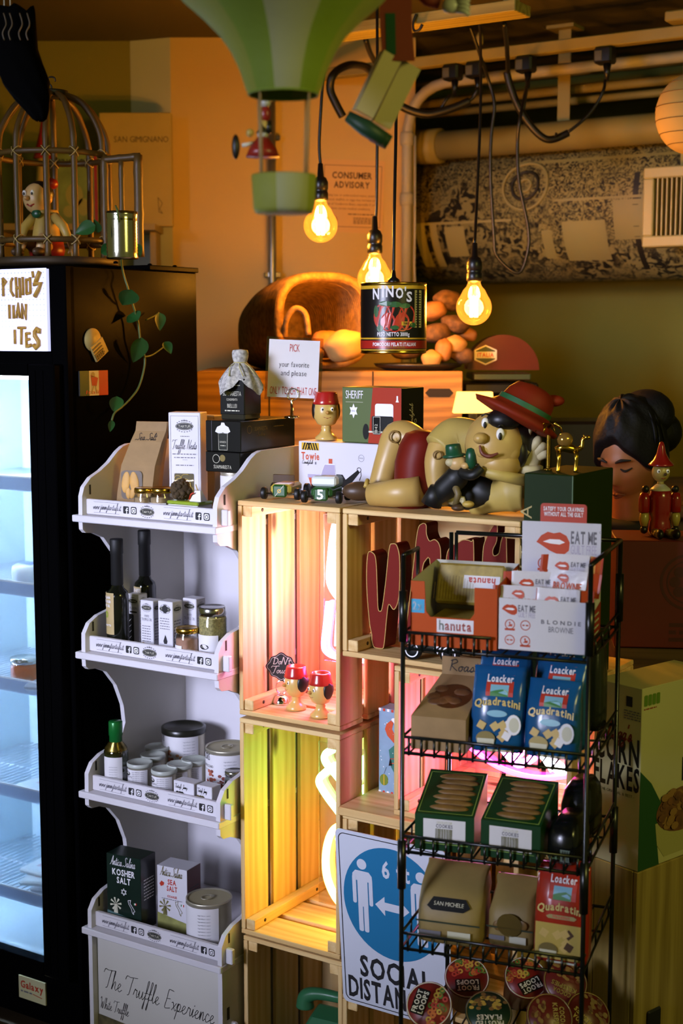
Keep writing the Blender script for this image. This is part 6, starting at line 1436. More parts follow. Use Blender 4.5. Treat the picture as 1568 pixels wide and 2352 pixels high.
m = MB(); m.tube(catmull([(-.1, .03, .135), (-.095, .03, .165), (-.06, .03, .18), (.0, .03, .183), (.06, .03, .18), (.095, .03, .165), (.1, .03, .135)], 6), [.026, .022, .017, .015, .017, .022, .026], PG, 18); m.build('handset', t)
DM_ = T(0, -.068, .062) @ RX(48)
m = MB(); m.lathe([(.0, .004), (.062, .004), (.066, .006), (.064, .011), (.05, .013), (.048, .01)], pm('dial_ring', 'a89a3a', .3), 40, DM_); m.build('dial_ring', t)
m = MB(); m.lathe([(0, .011), (.048, .011)], pm('dial_dark', '1c241c', .4), 36, DM_)
for k in range(10):
    a_ = rad(60 + 30 * k); m.lathe([(0, .0125), (.0085, .0125)], pm('finger_hole', '8a9a6a', .4), 14, DM_ @ T(.036 * math.cos(a_), .036 * math.sin(a_), 0))
m.lathe([(0, .013), (.018, .0135)], pm('dial_card', '2a382c', .4), 20, DM_); m.build('dial', t)
m = MB(); m.tube(catmull([(.06, .06, .13), (.08, .02, .19), (.05, .08, .25), (.075, .1, .3)], 6), .0032, pm('white_cable', 'c9c6b8', .5), 6); m.build('white_lead', t)

# ------------------------------------------------------------------ gnome gift box in the gap between the crates
t = thing('gift_box', 'light blue gnome gift box standing on the plank between crates', 'box', RW(.345, .12, .7925), ROT)
m = MB(); m.bb(-.05, .045, 0, .05, 0, .192, pm('gift_blue', '7f9cb4', .45, var=.08, vscale=40), .001); F = FRONT(0)
for k in range(9): m.rect(-.05 + .0106 * k, .186, -.05 + .0106 * k + .006, .192, RED if k % 2 else WHT, F); m.rect(-.05 + .0106 * k, 0, -.05 + .0106 * k + .006, .005, RED if k % 2 else WHT, F)
X = F
m.poly([(-.012, .164), (-.018, .168), (-.03, .158), (-.034, .146), (-.028, .132), (-.012, .118), (.006, .116), (.012, .13), (-.008, .136), (-.016, .148)], ORI, X); m.disc(-.012, .168, .006, .006, WHT, X, 10)
m.poly([(-.018, .062), (-.024, .1), (-.004, .118), (.014, .118), (.02, .08), (.016, .055), (-.01, .05)], pm('gift_teal', '2f6f62', .5), X); m.line([(-.02, .08), (.018, .088)], .002, RED, X @ T(0, 0, .0003)); m.line([(-.02, .07), (.018, .076)], .002, ORI, X @ T(0, 0, .0003)); m.poly([(-.014, .066), (-.024, .064), (-.02, .084)], BLKB, X @ T(0, 0, .0003)); m.line([(.0, .05), (.004, .03), (.014, .016)], .006, BLKB, X); m.line([(.01, .05), (.012, .03), (.02, .02)], .005, BLKB, X)
m.disc(-.036, .03, .011, .013, pm('gift_olive', '6a7a1c', .5), X, 16); m.line([(-.036, .018), (-.036, .042)], .002, YEL, X @ T(0, 0, .0003)); m.line([(-.036, .044), (-.03, .06)], .0008, INK, X)
rr = random.Random(9)
for k in range(22): m.disc(rr.uniform(-.046, .04), rr.uniform(.01, .18), .0013, .0013, WHT, X, 6)
m.build('carton', t)

# ------------------------------------------------------------------ black wire rack
RT = rad(20); RU = Vector((math.cos(RT), -math.sin(RT), 0)); RWv = Vector((math.sin(RT), math.cos(RT), 0)); RL, RD = .327, .31
R0 = at(925, 1490, 2.45); R0 = Vector((R0.x, R0.y, 0)); RROT = -RT
def RK(a, b, z): return R0 + RU * a + RWv * b + Vector((0, 0, z))
def rkz(px, py, b=0.0):
    r = ray(px, py); k = (b + (R0).dot(RWv)) / r.dot(RWv); return (Vector((0, 0, CAM_H)) + r * k)
def ra(px, b, z):
    lo_, hi_ = -1.0, 1.0
    for _ in range(50):
        k = (lo_ + hi_) / 2; p = RK(k, b, z) - Vector((0, 0, CAM_H)); d = p.y * cP - p.z * sP
        if 784 + FPX * p.x / d < px: lo_ = k
        else: hi_ = k
    return lo_
TIER = [rkz(940, y).z for y in (1490, 1730, 1957, 2180)] + [rkz(940, 2180).z - .235]
TOPW = rkz(925, 1275).z
rk = thing('wire_rack', 'black wire snack rack with five basket shelves in the foreground', 'rack', R0, RROT)
for (a, b) in ((0, 0), (RL, 0), (0, RD), (RL, RD)):
    m = MB(); m.tube([(a, b, .0), (a, b, TOPW)], .0042, WIRE, 10); m.build('post', rk)
    for y in (1415, 1985):
        z = rkz(925, y).z; m = MB(); m.tube([(a, b, z - .045), (a, b, z + .045)], .0078, WIRE, 12); m.build('post_sleeve', rk)
m = MB(); m.tube([(0, 0, TOPW), (0, RD * .28, TOPW)], .0042, WIRE, 8); m.tube([(0, RD * .28, TOPW), (0, RD * .28, TIER[0])], .0036, WIRE, 8); m.build('top_wire', rk)
m = MB(); m.tube([(RL, 0, TOPW), (RL, RD, TOPW)], .0042, WIRE, 8); m.build('top_wire', rk)
m = MB(); m.tube([(0.01, RD, TOPW), (RL, RD, TOPW)], .0042, WIRE, 8); m.tube([(.01, RD, TOPW), (.01, RD, TIER[0])], .0036, WIRE, 8); m.build('top_wire', rk)
for i, z in enumerate(TIER):
    fh = .029
    m = MB(); m.tube([(0, 0, z), (RL, 0, z), (RL, RD, z), (0, RD, z)], .0032, WIRE, 8, closed=True)
    for k in range(14): a = .012 + k * (RL - .024) / 13; m.tube([(a, 0, z), (a, RD, z)], .0019, WIRE, 6)
    for b in (.1, .2): m.tube([(0, b, z - .003), (RL, b, z - .003)], .0024, WIRE, 6)
    m.build('wire_shelf', rk)
    m = MB(); a1 = RL if i else .158
    m.tube([(0, 0, z + fh), (a1, 0, z + fh)], .0029, WIRE, 8)
    for k in range(14):
        a = .012 + k * (RL - .024) / 13
        if a <= a1 + .002: m.tube([(a, 0, z - .004), (a, 0, z + fh)], .0026, WIRE, 6)
    m.build('front_fence', rk)
    for a in (0, RL):
        m = MB(); m.tube([(a, 0, z + fh), (a, RD, z + fh)], .0026, WIRE, 6)
        for k in range(4): m.tube([(a, .06 + .07 * k, z), (a, .06 + .07 * k, z + fh)], .002, WIRE, 6)
        m.build('side_fence', rk)
def rkt(name, label, cat, a, b, tier, rz=0.0, group=None, dz=.0055): return thing(name, label, cat, RK(a, b, TIER[tier] + dz), RROT + rad(rz), group)
LIPR = pm('lip_red', 'b84014', .35)
def lips(m, M, s):
    m.poly([(x * s, y * s) for x, y in ((-.5, 0), (-.36, .2), (-.16, .32), (.02, .28), (.2, .32), (.4, .22), (.5, .02), (.48, -.22), (.34, -.34), (.14, -.34), (-.1, -.24), (-.36, -.08))], LIPR, M)
    m.poly([(x * s, y * s) for x, y in ((-.3, .02), (-.1, .1), (.2, .1), (.36, .02), (.2, -.05), (-.08, -.03))], WHT, M @ T(0, 0, .0003))
def badges(m, M, x, y, s, gap):
    for i, (dx, dy) in enumerate(((0, 0), (gap, 0), (0, -gap), (gap, -gap))):
        X = M @ T(x + dx, y + dy); m.ring(0, 0, s, s, s * .16, LIPR, X, 20)
        if i in (0, 3): m.rect(-s * 1.0, -s * 1.2, s * 1.0, -s * .8, LIPR, X); m.poly([(-s * .5, -s * .4), (s * .5, -s * .4), (s * .5, s * .1), (s * .1, s * .0), (s * .1, s * .5), (-s * .2, s * .5), (-s * .1, -s * .1)], LIPR, X)
        else: m.fuzz(-s * .6, s * .6, -s * .15, s * .3, LIPR, X)
# wafer display box
HW, HD, HH = .155, .16, .114
t = rkt('wafer_display_box', 'orange open display box of wafers on the rack top shelf', 'display box', .0885, .092, 0, 0)
HOR = pm('wafer_orange', 'b24600', .5, spec=.2); INS = pm('box_inside', 'b8b4a8', .6)
m = MB(); th = .002
m.bb(-HW / 2, HW / 2, -HD / 2, HD / 2, 0, th, HOR); m.bb(-HW / 2, HW / 2, HD / 2 - th, HD / 2, 0, HH + .014, INS)
for sg in (-1, 1): m.add([(sg * HW / 2, -HD / 2, 0), (sg * HW / 2, HD / 2, 0), (sg * HW / 2, HD / 2, HH + .014), (sg * HW / 2, -HD / 2, HH)], [(0, 1, 2, 3)], INS); m.add([(sg * (HW / 2 + .001), -HD / 2, 0), (sg * (HW / 2 + .001), HD / 2, 0), (sg * (HW / 2 + .001), HD / 2, HH + .014), (sg * (HW / 2 + .001), -HD / 2, HH)], [(0, 1, 2, 3)], HOR)
o_ = [(-HW / 2, 0), (HW / 2, 0), (HW / 2, HH - .006), (.037, HH - .006), (.037, .062), (.029, .052), (-.042, .052), (-.05, .062), (-.053, HH), (-HW / 2, HH)]
m.prism(o_, -HD / 2 - th, -HD / 2, HOR); F = FRONT(-HD / 2 - th)
m.rect(-HW / 2, .058, -HW / 2 + .025, .082, pm('badge_blue', '2f9ac4', .4), F); m.text('2x', F @ T(-HW / 2 + .0125, .063), .014, WHT, bold=1, width=.018, )
m.rect(-.03, .026, .036, .05, PAPER, F); m.text('h', F @ T(-.026, .0305), .0165, pm('wafer_green', '2a4a20', .4), 'l', bold=1, width=.009); m.text('anuta', F @ T(-.0155, .0305), .0165, RED, 'l', bold=1, width=.048)
m.build('carton', t)
WAF = pm('wafer_wrap', 'a08a3c', .35, var=.3, vscale=60); HZ = t.matrix_world
for k, (x, y, z, tx_, lab) in enumerate(((-.0, .015, .004, 0, 'lowest flat wafer pack in the orange display box'), (.008, .004, .026, 0, 'middle wafer pack with the small blue badge in the orange box'), (-.004, .05, .05, 62, 'upright wafer pack with upside down lettering in the orange box'))):
    w_ = thing('wafer_pack', lab, 'wafer pack', RK(.0885, .092, TIER[0] + .0042) + RU * x + RWv * y + Vector((0, 0, z)), RROT, 'wafer packs'); 
    m = MB(); m.box((0, 0, .0 if tx_ else .01), (.125, .1, .018) if not tx_ else (.125, .018, .075), WAF, .004, None if not tx_ else T(0, 0, .04) @ RX(-20))
    Fw = FRONT(-.05) if not tx_ else T(0, 0, .04) @ RX(-20) @ FRONT(-.009)
    if tx_:
        m.rect(-.012, -.008, .055, .016, PAPER, Fw); m.text('hanuta', Fw @ T(.022, .012, .0003) @ RZ(180), .012, RED, bold=1, width=.05)
        for q_ in range(14): m.line([(-.065 + .0055 * q_, -.03), (-.065 + .0055 * q_, .0 + .014 * math.sin(q_ / 13 * pi))], .001, pm('wafer_ridge', '7a6024', .5), Fw)
    else:
        m.rect(-.02, .004, .03, .015, PAPER, Fw); m.text('hanuta', Fw @ T(.01, .006, .0003), .007, RED, bold=1, width=.03); m.rect(-.034, .004, -.02, .015, MATS['badge_blue'], Fw)
    m.build('wrapper', w_)
# brownie display box
EA = RL - .0085 - .0745
t = thing('brownie_display_box', 'white brownie display box with red lips and header card on the rack', 'display box', RK(EA, .079, TIER[0] + .0105), RROT - rad(0))
EW, ED, EH = .149, .14, .089
m = MB(); m.bb(-EW / 2, EW / 2, -ED / 2, ED / 2, 0, .002, CARD); m.bb(-EW / 2, EW / 2, -ED / 2 - .001, -ED / 2 + .001, 0, EH, CARD); m.bb(-EW / 2, EW / 2, ED / 2 - .001, ED / 2 + .001, 0, EH, CARD)
for sg in (-1, 1):
    X = sg * EW / 2; m.add([(X, -ED / 2, 0), (X, ED / 2, 0), (X, ED / 2, .118), (X, .0, .098), (X, -ED / 2, EH)], [(0, 1, 2, 3, 4)], CARD)
    m.add([(X + sg * .0008, -ED / 2, 0), (X + sg * .0008, ED / 2, 0), (X + sg * .0008, ED / 2, .068), (X + sg * .0008, -ED / 2, .05)], [(0, 1, 2, 3)], pm('brownie_red', '9a2c1c', .4))
F = FRONT(-ED / 2 - .001)
lips(m, F @ T(-.056, .07), .027); m.text('EAT ME', F @ T(-.041, .0675), .0105, GREY, 'l', bold=1, width=.03); m.text('GUILT FREE', F @ T(-.041, .0575), .0085, LAV, 'l', width=.03)
badges(m, F, -.055, .044, .0088, .027); m.text('BLONDIE', F @ T(.033, .049), .0065, GREY, bold=1, width=.068, track=.3); m.text('BROWNIE', F @ T(.033, .035), .0095, GREY, width=.042)
m.text('FUEL FOR', SIDE(EW / 2 + .0008, e=1) @ T(0, .078), .01, RED, width=.07); 
for k in range(4): m.fuzz(-.05, .05, .05 - .011 * k, .004, PALE, SIDE(EW / 2 + .0008), seed=k)
m.build('carton', t)
m = MB(); m.bb(-.068, .073, ED / 2 + .001, ED / 2 + .003, .06, .205, pm('gloss_card', 'cac8d2', .22)); F = FRONT(ED / 2 + .001)
lips(m, F @ T(-.012, .168), .06); m.text('EAT ME', F @ T(.02, .168), .021, GREY, 'l', bold=1, width=.046); m.text('GUILT FREE', F @ T(.02, .149), .016, LAV, 'l', width=.046); m.ring(.072, .19, .002, .002, .0006, GREY, F); badges(m, F, -.028, .13, .011, .033)
m.build('header_card', t)
m = MB(); m.prism(rr_out(-.036, .2, .047, .238, .006), ED / 2 + .0032, ED / 2 + .005, pm('tab_red', 'b0381c', .4)); F = FRONT(ED / 2 + .0032); m.text('SATISFY YOUR CRAVINGS', F @ T(.0055, .225), .007, WHT, width=.072, bold=1); m.text('WITHOUT ALL THE GUILT', F @ T(.0055, .2155), .007, WHT, width=.07, bold=1); m.build('header_tab', t)
WRP = pm('foil_white', 'cfcbd2', .22, bump=.3, bscale=60); WRO = pm('foil_orange', 'a83c1c', .28)
def bar(x, y, z, rz, rx, label, txt):
    b_ = thing('brownie_bar', label, 'snack bar', RK(EA, .079, TIER[0] + .0105) + RU * x + RWv * y + Vector((0, 0, z)), RROT + rad(rz), 'brownie bars'); b_.rotation_euler[0] = rad(rx)
    m = MB(); m.loft([[(X, yy * k, zz * k) for yy, zz in ((-.009, -.021), (.009, -.021), (.01, .021), (-.01, .021))] for X, k in ((-.04, 1), (-.036, 1.05), (.03, 1.05), (.034, 1))], WRP, smooth=False)
    F = FRONT(-.0108)
    if txt == 'b': m.text('BROWNIE', F @ T(.0, -.012), .012, ORI, width=.052, bold=1); lips(m, F @ T(-.01, .008), .022)
    else: lips(m, F @ T(-.014, .0), .026); m.text('EAT ME', F @ T(.002, .0), .008, GREY, 'l', bold=1, width=.026); m.text('GUILT FREE', F @ T(.002, -.008), .006, LAV, 'l', width=.026)
    m.build('wrapper', b_)
    for sg in (-1, 1):
        m = MB(); m.loft([[(sg * X, yy * k, zz) for yy, zz in ((-.009, -.021), (.009, -.021), (.01, .021), (-.01, .021))] for X, k in ((.036, 1), (.044, .5), (.052, .12), (.056, .1))], WRO, smooth=False); m.build('foil_end', b_)
bar(-.036, -.045, .085, 2, -8, 'brownie bar standing front left in the white display box', 'b'); bar(.028, -.05, .085, -2, -8, 'brownie bar standing front right in the white display box', 'e'); bar(-.028, .0, .103, 6, -14, 'brownie bar in the second row at left in the white display box', 'e'); bar(.034, -.004, .108, -12, -18, 'brownie bar in the second row at right, sloping down', 'b'); bar(.026, .046, .128, -4, -20, 'topmost brownie bar lying against the header card', 'e')
# kraft window box
t = rkt('kraft_window_box', 'brown paper box with oval window and handwritten flap on second rack shelf', 'box', .062, .077, 1, 0)
m = MB(); KW, KD = .1, .13
m.loft([[(-KW / 2, -KD / 2, 0), (KW / 2, -KD / 2, 0), (KW / 2, KD / 2, 0), (-KW / 2, KD / 2, 0)], [(-KW / 2, -KD / 2, .06), (KW / 2, -KD / 2, .06), (KW / 2, KD / 2, .11), (-KW / 2 + .02, KD / 2, .11)]], KRAFT, smooth=False); m.build('carton', t)
m = MB(); Mt = T(0, -KD / 2, .0605) @ RX(math.degrees(math.atan2(.05, KD)))
m.disc(.008, .068, .036, .038, pm('cookie_window', '4a2f18', .2), Mt, 24)
rr = random.Random(4)
for k in range(9): m.ball((rr.uniform(-.03, .03), .068 + rr.uniform(-.024, .024), -.0015), (.014, .012, .004), pm('roasted', '6a4424', .5, var=.4, vscale=60), Mt, 10, 6)
m.build('window', t)
m = MB(); m.bb(-.03, .05, KD / 2 - .003, KD / 2, .108, .142, KRAFT); hand(m, 'Roast', FRONT(KD / 2 - .003) @ T(-.016, .116), .022, .0018, INK, width=.055); m.build('flap', t)
# wafer bags
BLU = pm('bag_blue', '17507f', .2, bump=.35, bscale=22); BRED = pm('bag_red', 'a02a1a', .2, bump=.35, bscale=22); MTN = pm('mountain_green', '3a7a3a', .4); SKY = pm('sky_print', '7fb4c9', .4)
def bag(name, label, a, b, tier, rz, rx, mat, group, W_=.094, H_=.148, red=False, dz=.008):
    t = rkt(name, label, 'snack bag', a, b, tier, rz, group, dz); t.rotation_euler[0] = rad(rx)
    m = MB(); rr = random.Random(hash(label) % 99 if False else int(a * 1000) + tier)
    def ringb(z, w_, d_): return [(w_ / 2 * c_ + 0, d_ / 2 * s_, z) for c_, s_ in ((-1, -.6), (-.8, -1), (-.3, -1.05), (.3, -1.05), (.8, -1), (1, -.6), (1, .6), (.8, 1), (.3, 1.05), (-.3, 1.05), (-.8, 1), (-1, .6))]
    m.loft([ringb(0, W_ * .96, .05), ringb(.012, W_, .056), ringb(H_ * .4, W_ * 1.0, .058), ringb(H_ * .7, W_ * .98, .046), ringb(H_ * .88, W_ * .97, .018), ringb(H_ * .93, W_ * .98, .005), ringb(H_, W_ * .98, .004)], mat, smooth=True); m.build('bag', t)
    m = MB()
    def yf(z):
        zz = z / H_
        return -(.0305 if zz < .45 else .0305 - (zz - .45) / .3 * .008 if zz < .72 else .0232 - (zz - .72) / .2 * .019 if zz < .92 else .004) - .0006
    def P(x, z, e=0): return (x, yf(z) - .0004 * e, z)
    def pol(pts, mt, e=0): m.add([P(x, z, e) for x, z in pts], [tuple(range(len(pts)))], mt)
    def rct(x0, z0, x1, z1, mt, e=0):
        n = max(1, int((z1 - z0) / .006)); 
        for k in range(n): a_, b2 = z0 + (z1 - z0) * k / n, z0 + (z1 - z0) * (k + 1) / n; m.add([P(x0, a_, e), P(x1, a_, e), P(x1, b2, e), P(x0, b2, e)], [(0, 1, 2, 3)], mt)
    def tx(st_, x, z, sz_, mt, wd, e=2, arch=0.0): m.text(st_, Matrix(), sz_, mt, width=wd, bold=1, bend=lambda X, Y: P(X + x, Y + z + arch * (1 - (2 * X / wd) ** 2), e))
    rct(-.022, H_ * .66, .026, H_ * .9, RED, 0); rct(-.014, H_ * .66, .018, H_ * .79, SKY, 1); pol([(-.014, H_ * .66), (.018, H_ * .66), (.018, H_ * .72), (.008, H_ * .745), (-.004, H_ * .73), (-.014, H_ * .71)], MTN, 2)
    tx('Loacker', .002, H_ * .82, .0115, WHT, .046, 2)
    tx('Quadratini', .0, H_ * .52, .0125, pm('gold_letters', 'c9b060', .35), .08, 2, .006)
    if red: pol([(-.02 + 0, H_ * .47), (.026, H_ * .47), (.03, H_ * .495), (.024, H_ * .51), (-.018, H_ * .51), (-.024, H_ * .49)], GOLDI, 1); tx('Hazelnut', .003, H_ * .48, .005, RED, .03, 2)
    else: pol([(.0 + .018 * math.cos(k * pi / 8), H_ * .46 + .006 * math.sin(k * pi / 8)) for k in range(16)], SKY, 1)
    if red:
        rct(-.042, .008, .04, H_ * .42, pm('bag_cream', 'b8a050', .4), 0)
    rr = random.Random(6)
    WF = pm('wafer_cube', 'c9ac68', .5); WFD = pm('wafer_dark', '4a3018', .5)
    for k in range(9):
        x, z = rr.uniform(-.032, .03), rr.uniform(.022, H_ * .36); s_ = .0095; a_ = rr.uniform(-.5, .5)
        pol([(x + s_ * math.cos(a_ + j * pi / 2), z + s_ * math.sin(a_ + j * pi / 2)) for j in range(4)], WF if k % 3 else (WFD if red else WHT), 1 + .3 * k)
    if not red:
        pol([(.03 + .013 * math.cos(k * pi / 8), H_ * .34 + .018 * math.sin(k * pi / 8)) for k in range(16)], WHT, 5); pol([(.031 + .009 * math.cos(k * pi / 8), H_ * .34 + .013 * math.sin(k * pi / 8)) for k in range(16)], PALE, 6)
    pol([(-.018 + .017 * math.cos(k * pi / 8), .024 + .013 * math.sin(k * pi / 8)) for k in range(16)], GOLDI, 6); rct(-.033, .014, -.003, .024, PALE, 7)
    rct(-.02, .002, .03, .0055, PALE, 2)
    m.build('front_print', t); return t
GBU = 'blue wafer bags'
bag('wafer_bag', 'front left blue coconut wafer bag on the second rack shelf', ra(1139, .03, TIER[1] + .05), .05, 1, 4, -6, BLU, GBU)
bag('wafer_bag', 'front right blue coconut wafer bag on the second rack shelf', ra(1266, .03, TIER[1] + .05), .045, 1, -3, -7, BLU, GBU, H_=.133)
bag('wafer_bag', 'blue coconut wafer bag behind the front left blue one', ra(1160, .12, TIER[1] + .1), .115, 1, 0, -5, BLU, GBU, H_=.168)
bag('wafer_bag', 'blue coconut wafer bag behind the front right blue one', ra(1290, .115, TIER[1] + .1), .11, 1, -4, -5, BLU, GBU, H_=.16)
bag('wafer_bag', 'rearmost blue wafer bag under the brownie box, only its top showing', ra(1290, .2, TIER[1] + .1), .19, 1, 0, -4, BLU, GBU, H_=.168)
# green cookie cartons
CG_ = pm('cookie_green', '0f3817', .35); COK = pm('cookie_print', '7a5a28', .5, var=.3, vscale=60)
def cookies(px, b, rz, label):
    t = rkt('cookie_carton', label, 'carton', ra(px, b - .06, TIER[2] + .04), b, 2, rz, 'green cookie cartons'); w_, d_ = .107, .13
    m = MB(); m.loft([[(-w_ / 2, -d_ / 2, 0), (w_ / 2, -d_ / 2, 0), (w_ / 2, d_ / 2, 0), (-w_ / 2, d_ / 2, 0)], [(-w_ / 2, -d_ / 2, .066), (w_ / 2, -d_ / 2, .066), (w_ / 2, d_ / 2, .108), (-w_ / 2, d_ / 2, .108)]], CG_, smooth=False); F = FRONT(-d_ / 2)
    m.rect(-.038, .016, .038, .058, PAPER, F); X = F @ T(0, 0, .0003); m.text('CHOCOLATE CHIP', X @ T(0, .05), .0045, PALE, width=.028, bold=1); m.text('COOKIES', X @ T(0, .043), .006, GREY, width=.03, bold=1)
    rr = random.Random(3); x = -.016
    while x < .014: ww = rr.choice((.0007, .0012, .0018)); m.rect(x, .021, x + ww, .041, pm('bar_olive', '5a5a20', .6), X); x += ww + rr.choice((.0007, .0012))
    m.line([(-.038, .013), (.042, .013)], .0012, pm('line_green', '8aa84a', .5), F); m.build('carton', t)
    m = MB(); Mt = T(0, -d_ / 2, .066) @ RX(math.degrees(math.atan2(.042, d_))) @ T(0, 0, .0005)
    m.line([(-w_ / 2 + .005, .006), (w_ / 2 - .005, .006), (w_ / 2 - .005, .128), (-w_ / 2 + .005, .128), (-w_ / 2 + .005, .006)], .0012, MATS['line_green'], Mt)
    for k in range(7): m.ball((.004 + .006 * (k % 2), .022 + .0155 * k, .0), (.036, .009, .0045), COK, Mt, 14, 6)
    m.build('printed_lid', t)
cookies(1016, .075, 4, 'green cookie carton at left on the third rack shelf'); cookies(1176, .075, -2, 'green cookie carton at right on the third rack shelf')
BPK = pm('black_foil', '0c0e0c', .2, bump=.4, bscale=25)
def softpack(name, label, a, b, tier, rz, W_, D_, H_, mat, group=None, cat='snack pack', extra=None, dz=.0045):
    t = rkt(name, label, cat, a, b, tier, rz, group, dz); m = MB()
    def rg(z, k, o=0): return [((W_ / 2) * k * math.copysign(abs(math.cos(a_)) ** .45, math.cos(a_)), (D_ / 2) * k * math.copysign(abs(math.sin(a_)) ** .45, math.sin(a_)) + o, z) for a_ in [2 * pi * j / 20 for j in range(20)]]
    if name == 'biscuit_bag':
        rr = random.Random(int(H_ * 1e4)); J = [[rr.uniform(-1, 1) for _ in range(20)] for _ in range(12)]
        def r2(i, z, kx, ky, o, nz): return [(W_ / 2 * kx * math.copysign(abs(math.cos(a_)) ** .4, math.cos(a_)) + nz * J[i][j], D_ / 2 * ky * math.copysign(abs(math.sin(a_)) ** .4, math.sin(a_)) + o + nz * J[i][(j * 7) % 20], z + nz * J[i][(j * 3) % 20] * (1 if 0 < z else 0)) for j, a_ in enumerate([2 * pi * j / 20 for j in range(20)])]
        m.loft([r2(0, 0, .96, .94, 0, 0), r2(1, H_ * .1, .98, .97, 0, 0), r2(2, H_ * .34, .985, .98, 0, .0005), r2(3, H_ * .55, .97, .9, D_ * .03, .002), r2(4, H_ * .72, .95, .74, D_ * .1, .003), r2(5, H_ * .88, .93, .45, D_ * .22, .003), r2(6, H_ * .97, .94, .2, D_ * .3, .002), r2(7, H_ * 1.02, .95, .06, D_ * .33, .001)], mat, smooth=True)
    else: m.loft([rg(0, .93), rg(H_ * .12, 1), rg(H_ * .6, .98), rg(H_ * .85, .85, D_ * .05), rg(H_, .55, D_ * .1)], mat)
    m.build('pack', t)
    if extra: m = MB(); extra(m, W_, D_, H_); m.build('label_print', t)
    return t
def xp(m, w_, d_, h_):
    F = FRONT(-d_ / 2 * .99, e=3); m.rect(.0, h_ * .08, w_ * .3, h_ * .36, pm('pack_label', '6a7a6a', .5), F); 
    for k in range(6): m.rect(.004 + .004 * k, h_ * .1, .006 + .004 * k, h_ * .34, BLKB, F @ T(0, 0, .0003))
    m.text('OREO' if False else 'cacao', F @ T(-w_ * .22, h_ * .12), .01, pm('dim_green', '4a6a4a', .5), width=.03, bold=1)
softpack('dark_pack', 'black foil snack pack beside the right green cookie carton', (.286), .07, 2, -6, .058, .1, .075, BPK, 'black foil packs', extra=xp)
softpack('dark_pack', 'black foil snack pack furthest right on the third rack shelf', (.284), .2, 2, -8, .06, .1, .1, BPK, 'black foil packs')
softpack('dark_pack', 'tall dark foil pack at the right end of the second rack shelf', (.287), .265, 1, -8, .05, .06, .17, pm('dark_foil', '20241a', .25, bump=.4, bscale=30), 'black foil packs')
# fourth shelf
KB = pm('kraft_bag_print', '8a7440', .55, var=.12, vscale=20, bump=.2, bscale=30)
def kb(px, b, rz, W_, D_, H_, label, badge):
    def ex(m, w_, d_, h_):
        F = FRONT(-d_ / 2 * .99, e=4)
        m.line([(-w_ * .47, h_ * .34), (w_ * .47, h_ * .34)], .003, pm('bag_stripe', '24301c', .5), F); m.rect(-w_ * .0, h_ * .1, w_ * .34, h_ * .22, PALE, F); m.rect(-w_ * .42, h_ * .12, -w_ * .1, h_ * .2, GREY, F)
        if badge:
            X = T(.0, -d_ * .415, h_ * .6) @ RX(57); m.poly([(-.04, -.006), (-.03, .011), (.03, .011), (.04, -.004), (.028, -.013), (-.03, -.013)], BLKB, X); m.text('SAN MICHELE', X @ T(0, -.004, .0003), .007, PALE, width=.055)
        else:
            m.disc(0, h_ * .4, w_ * .26, h_ * .2, pm('biscuit_window', '5a4a24', .15), F, 20)
            for k in range(4): m.ball((-.02 + .014 * k, -d_ / 2 * .98, h_ * (.36 + .05 * (k % 2))), (.011, .002, .01), COK, None, 12, 6)
    return softpack('biscuit_bag', label, px, b, 3, rz, W_, D_, H_, KB, 'brown biscuit bags', 'biscuit bag', ex)
kb(.0755, .085, 2, .124, .11, .122, 'brown biscuit bag with dark badge at left on the fourth rack shelf', True); kb(.187, .1, -2, .09, .09, .108, 'brown biscuit bag with clear window in the middle of the fourth rack shelf', False)
bag('wafer_bag', 'red hazelnut wafer bag standing at the front of the fourth rack shelf', ra(1281, .0, TIER[3] + .05), .04, 3, -2, -3, BRED, 'red wafer bags', W_=.094, H_=.17, red=True)
bag('wafer_bag', 'red wafer bag behind, at the right end of the fourth rack shelf', (.272), .17, 3, -10, -3, BRED, 'red wafer bags', W_=.07, H_=.13, red=True)
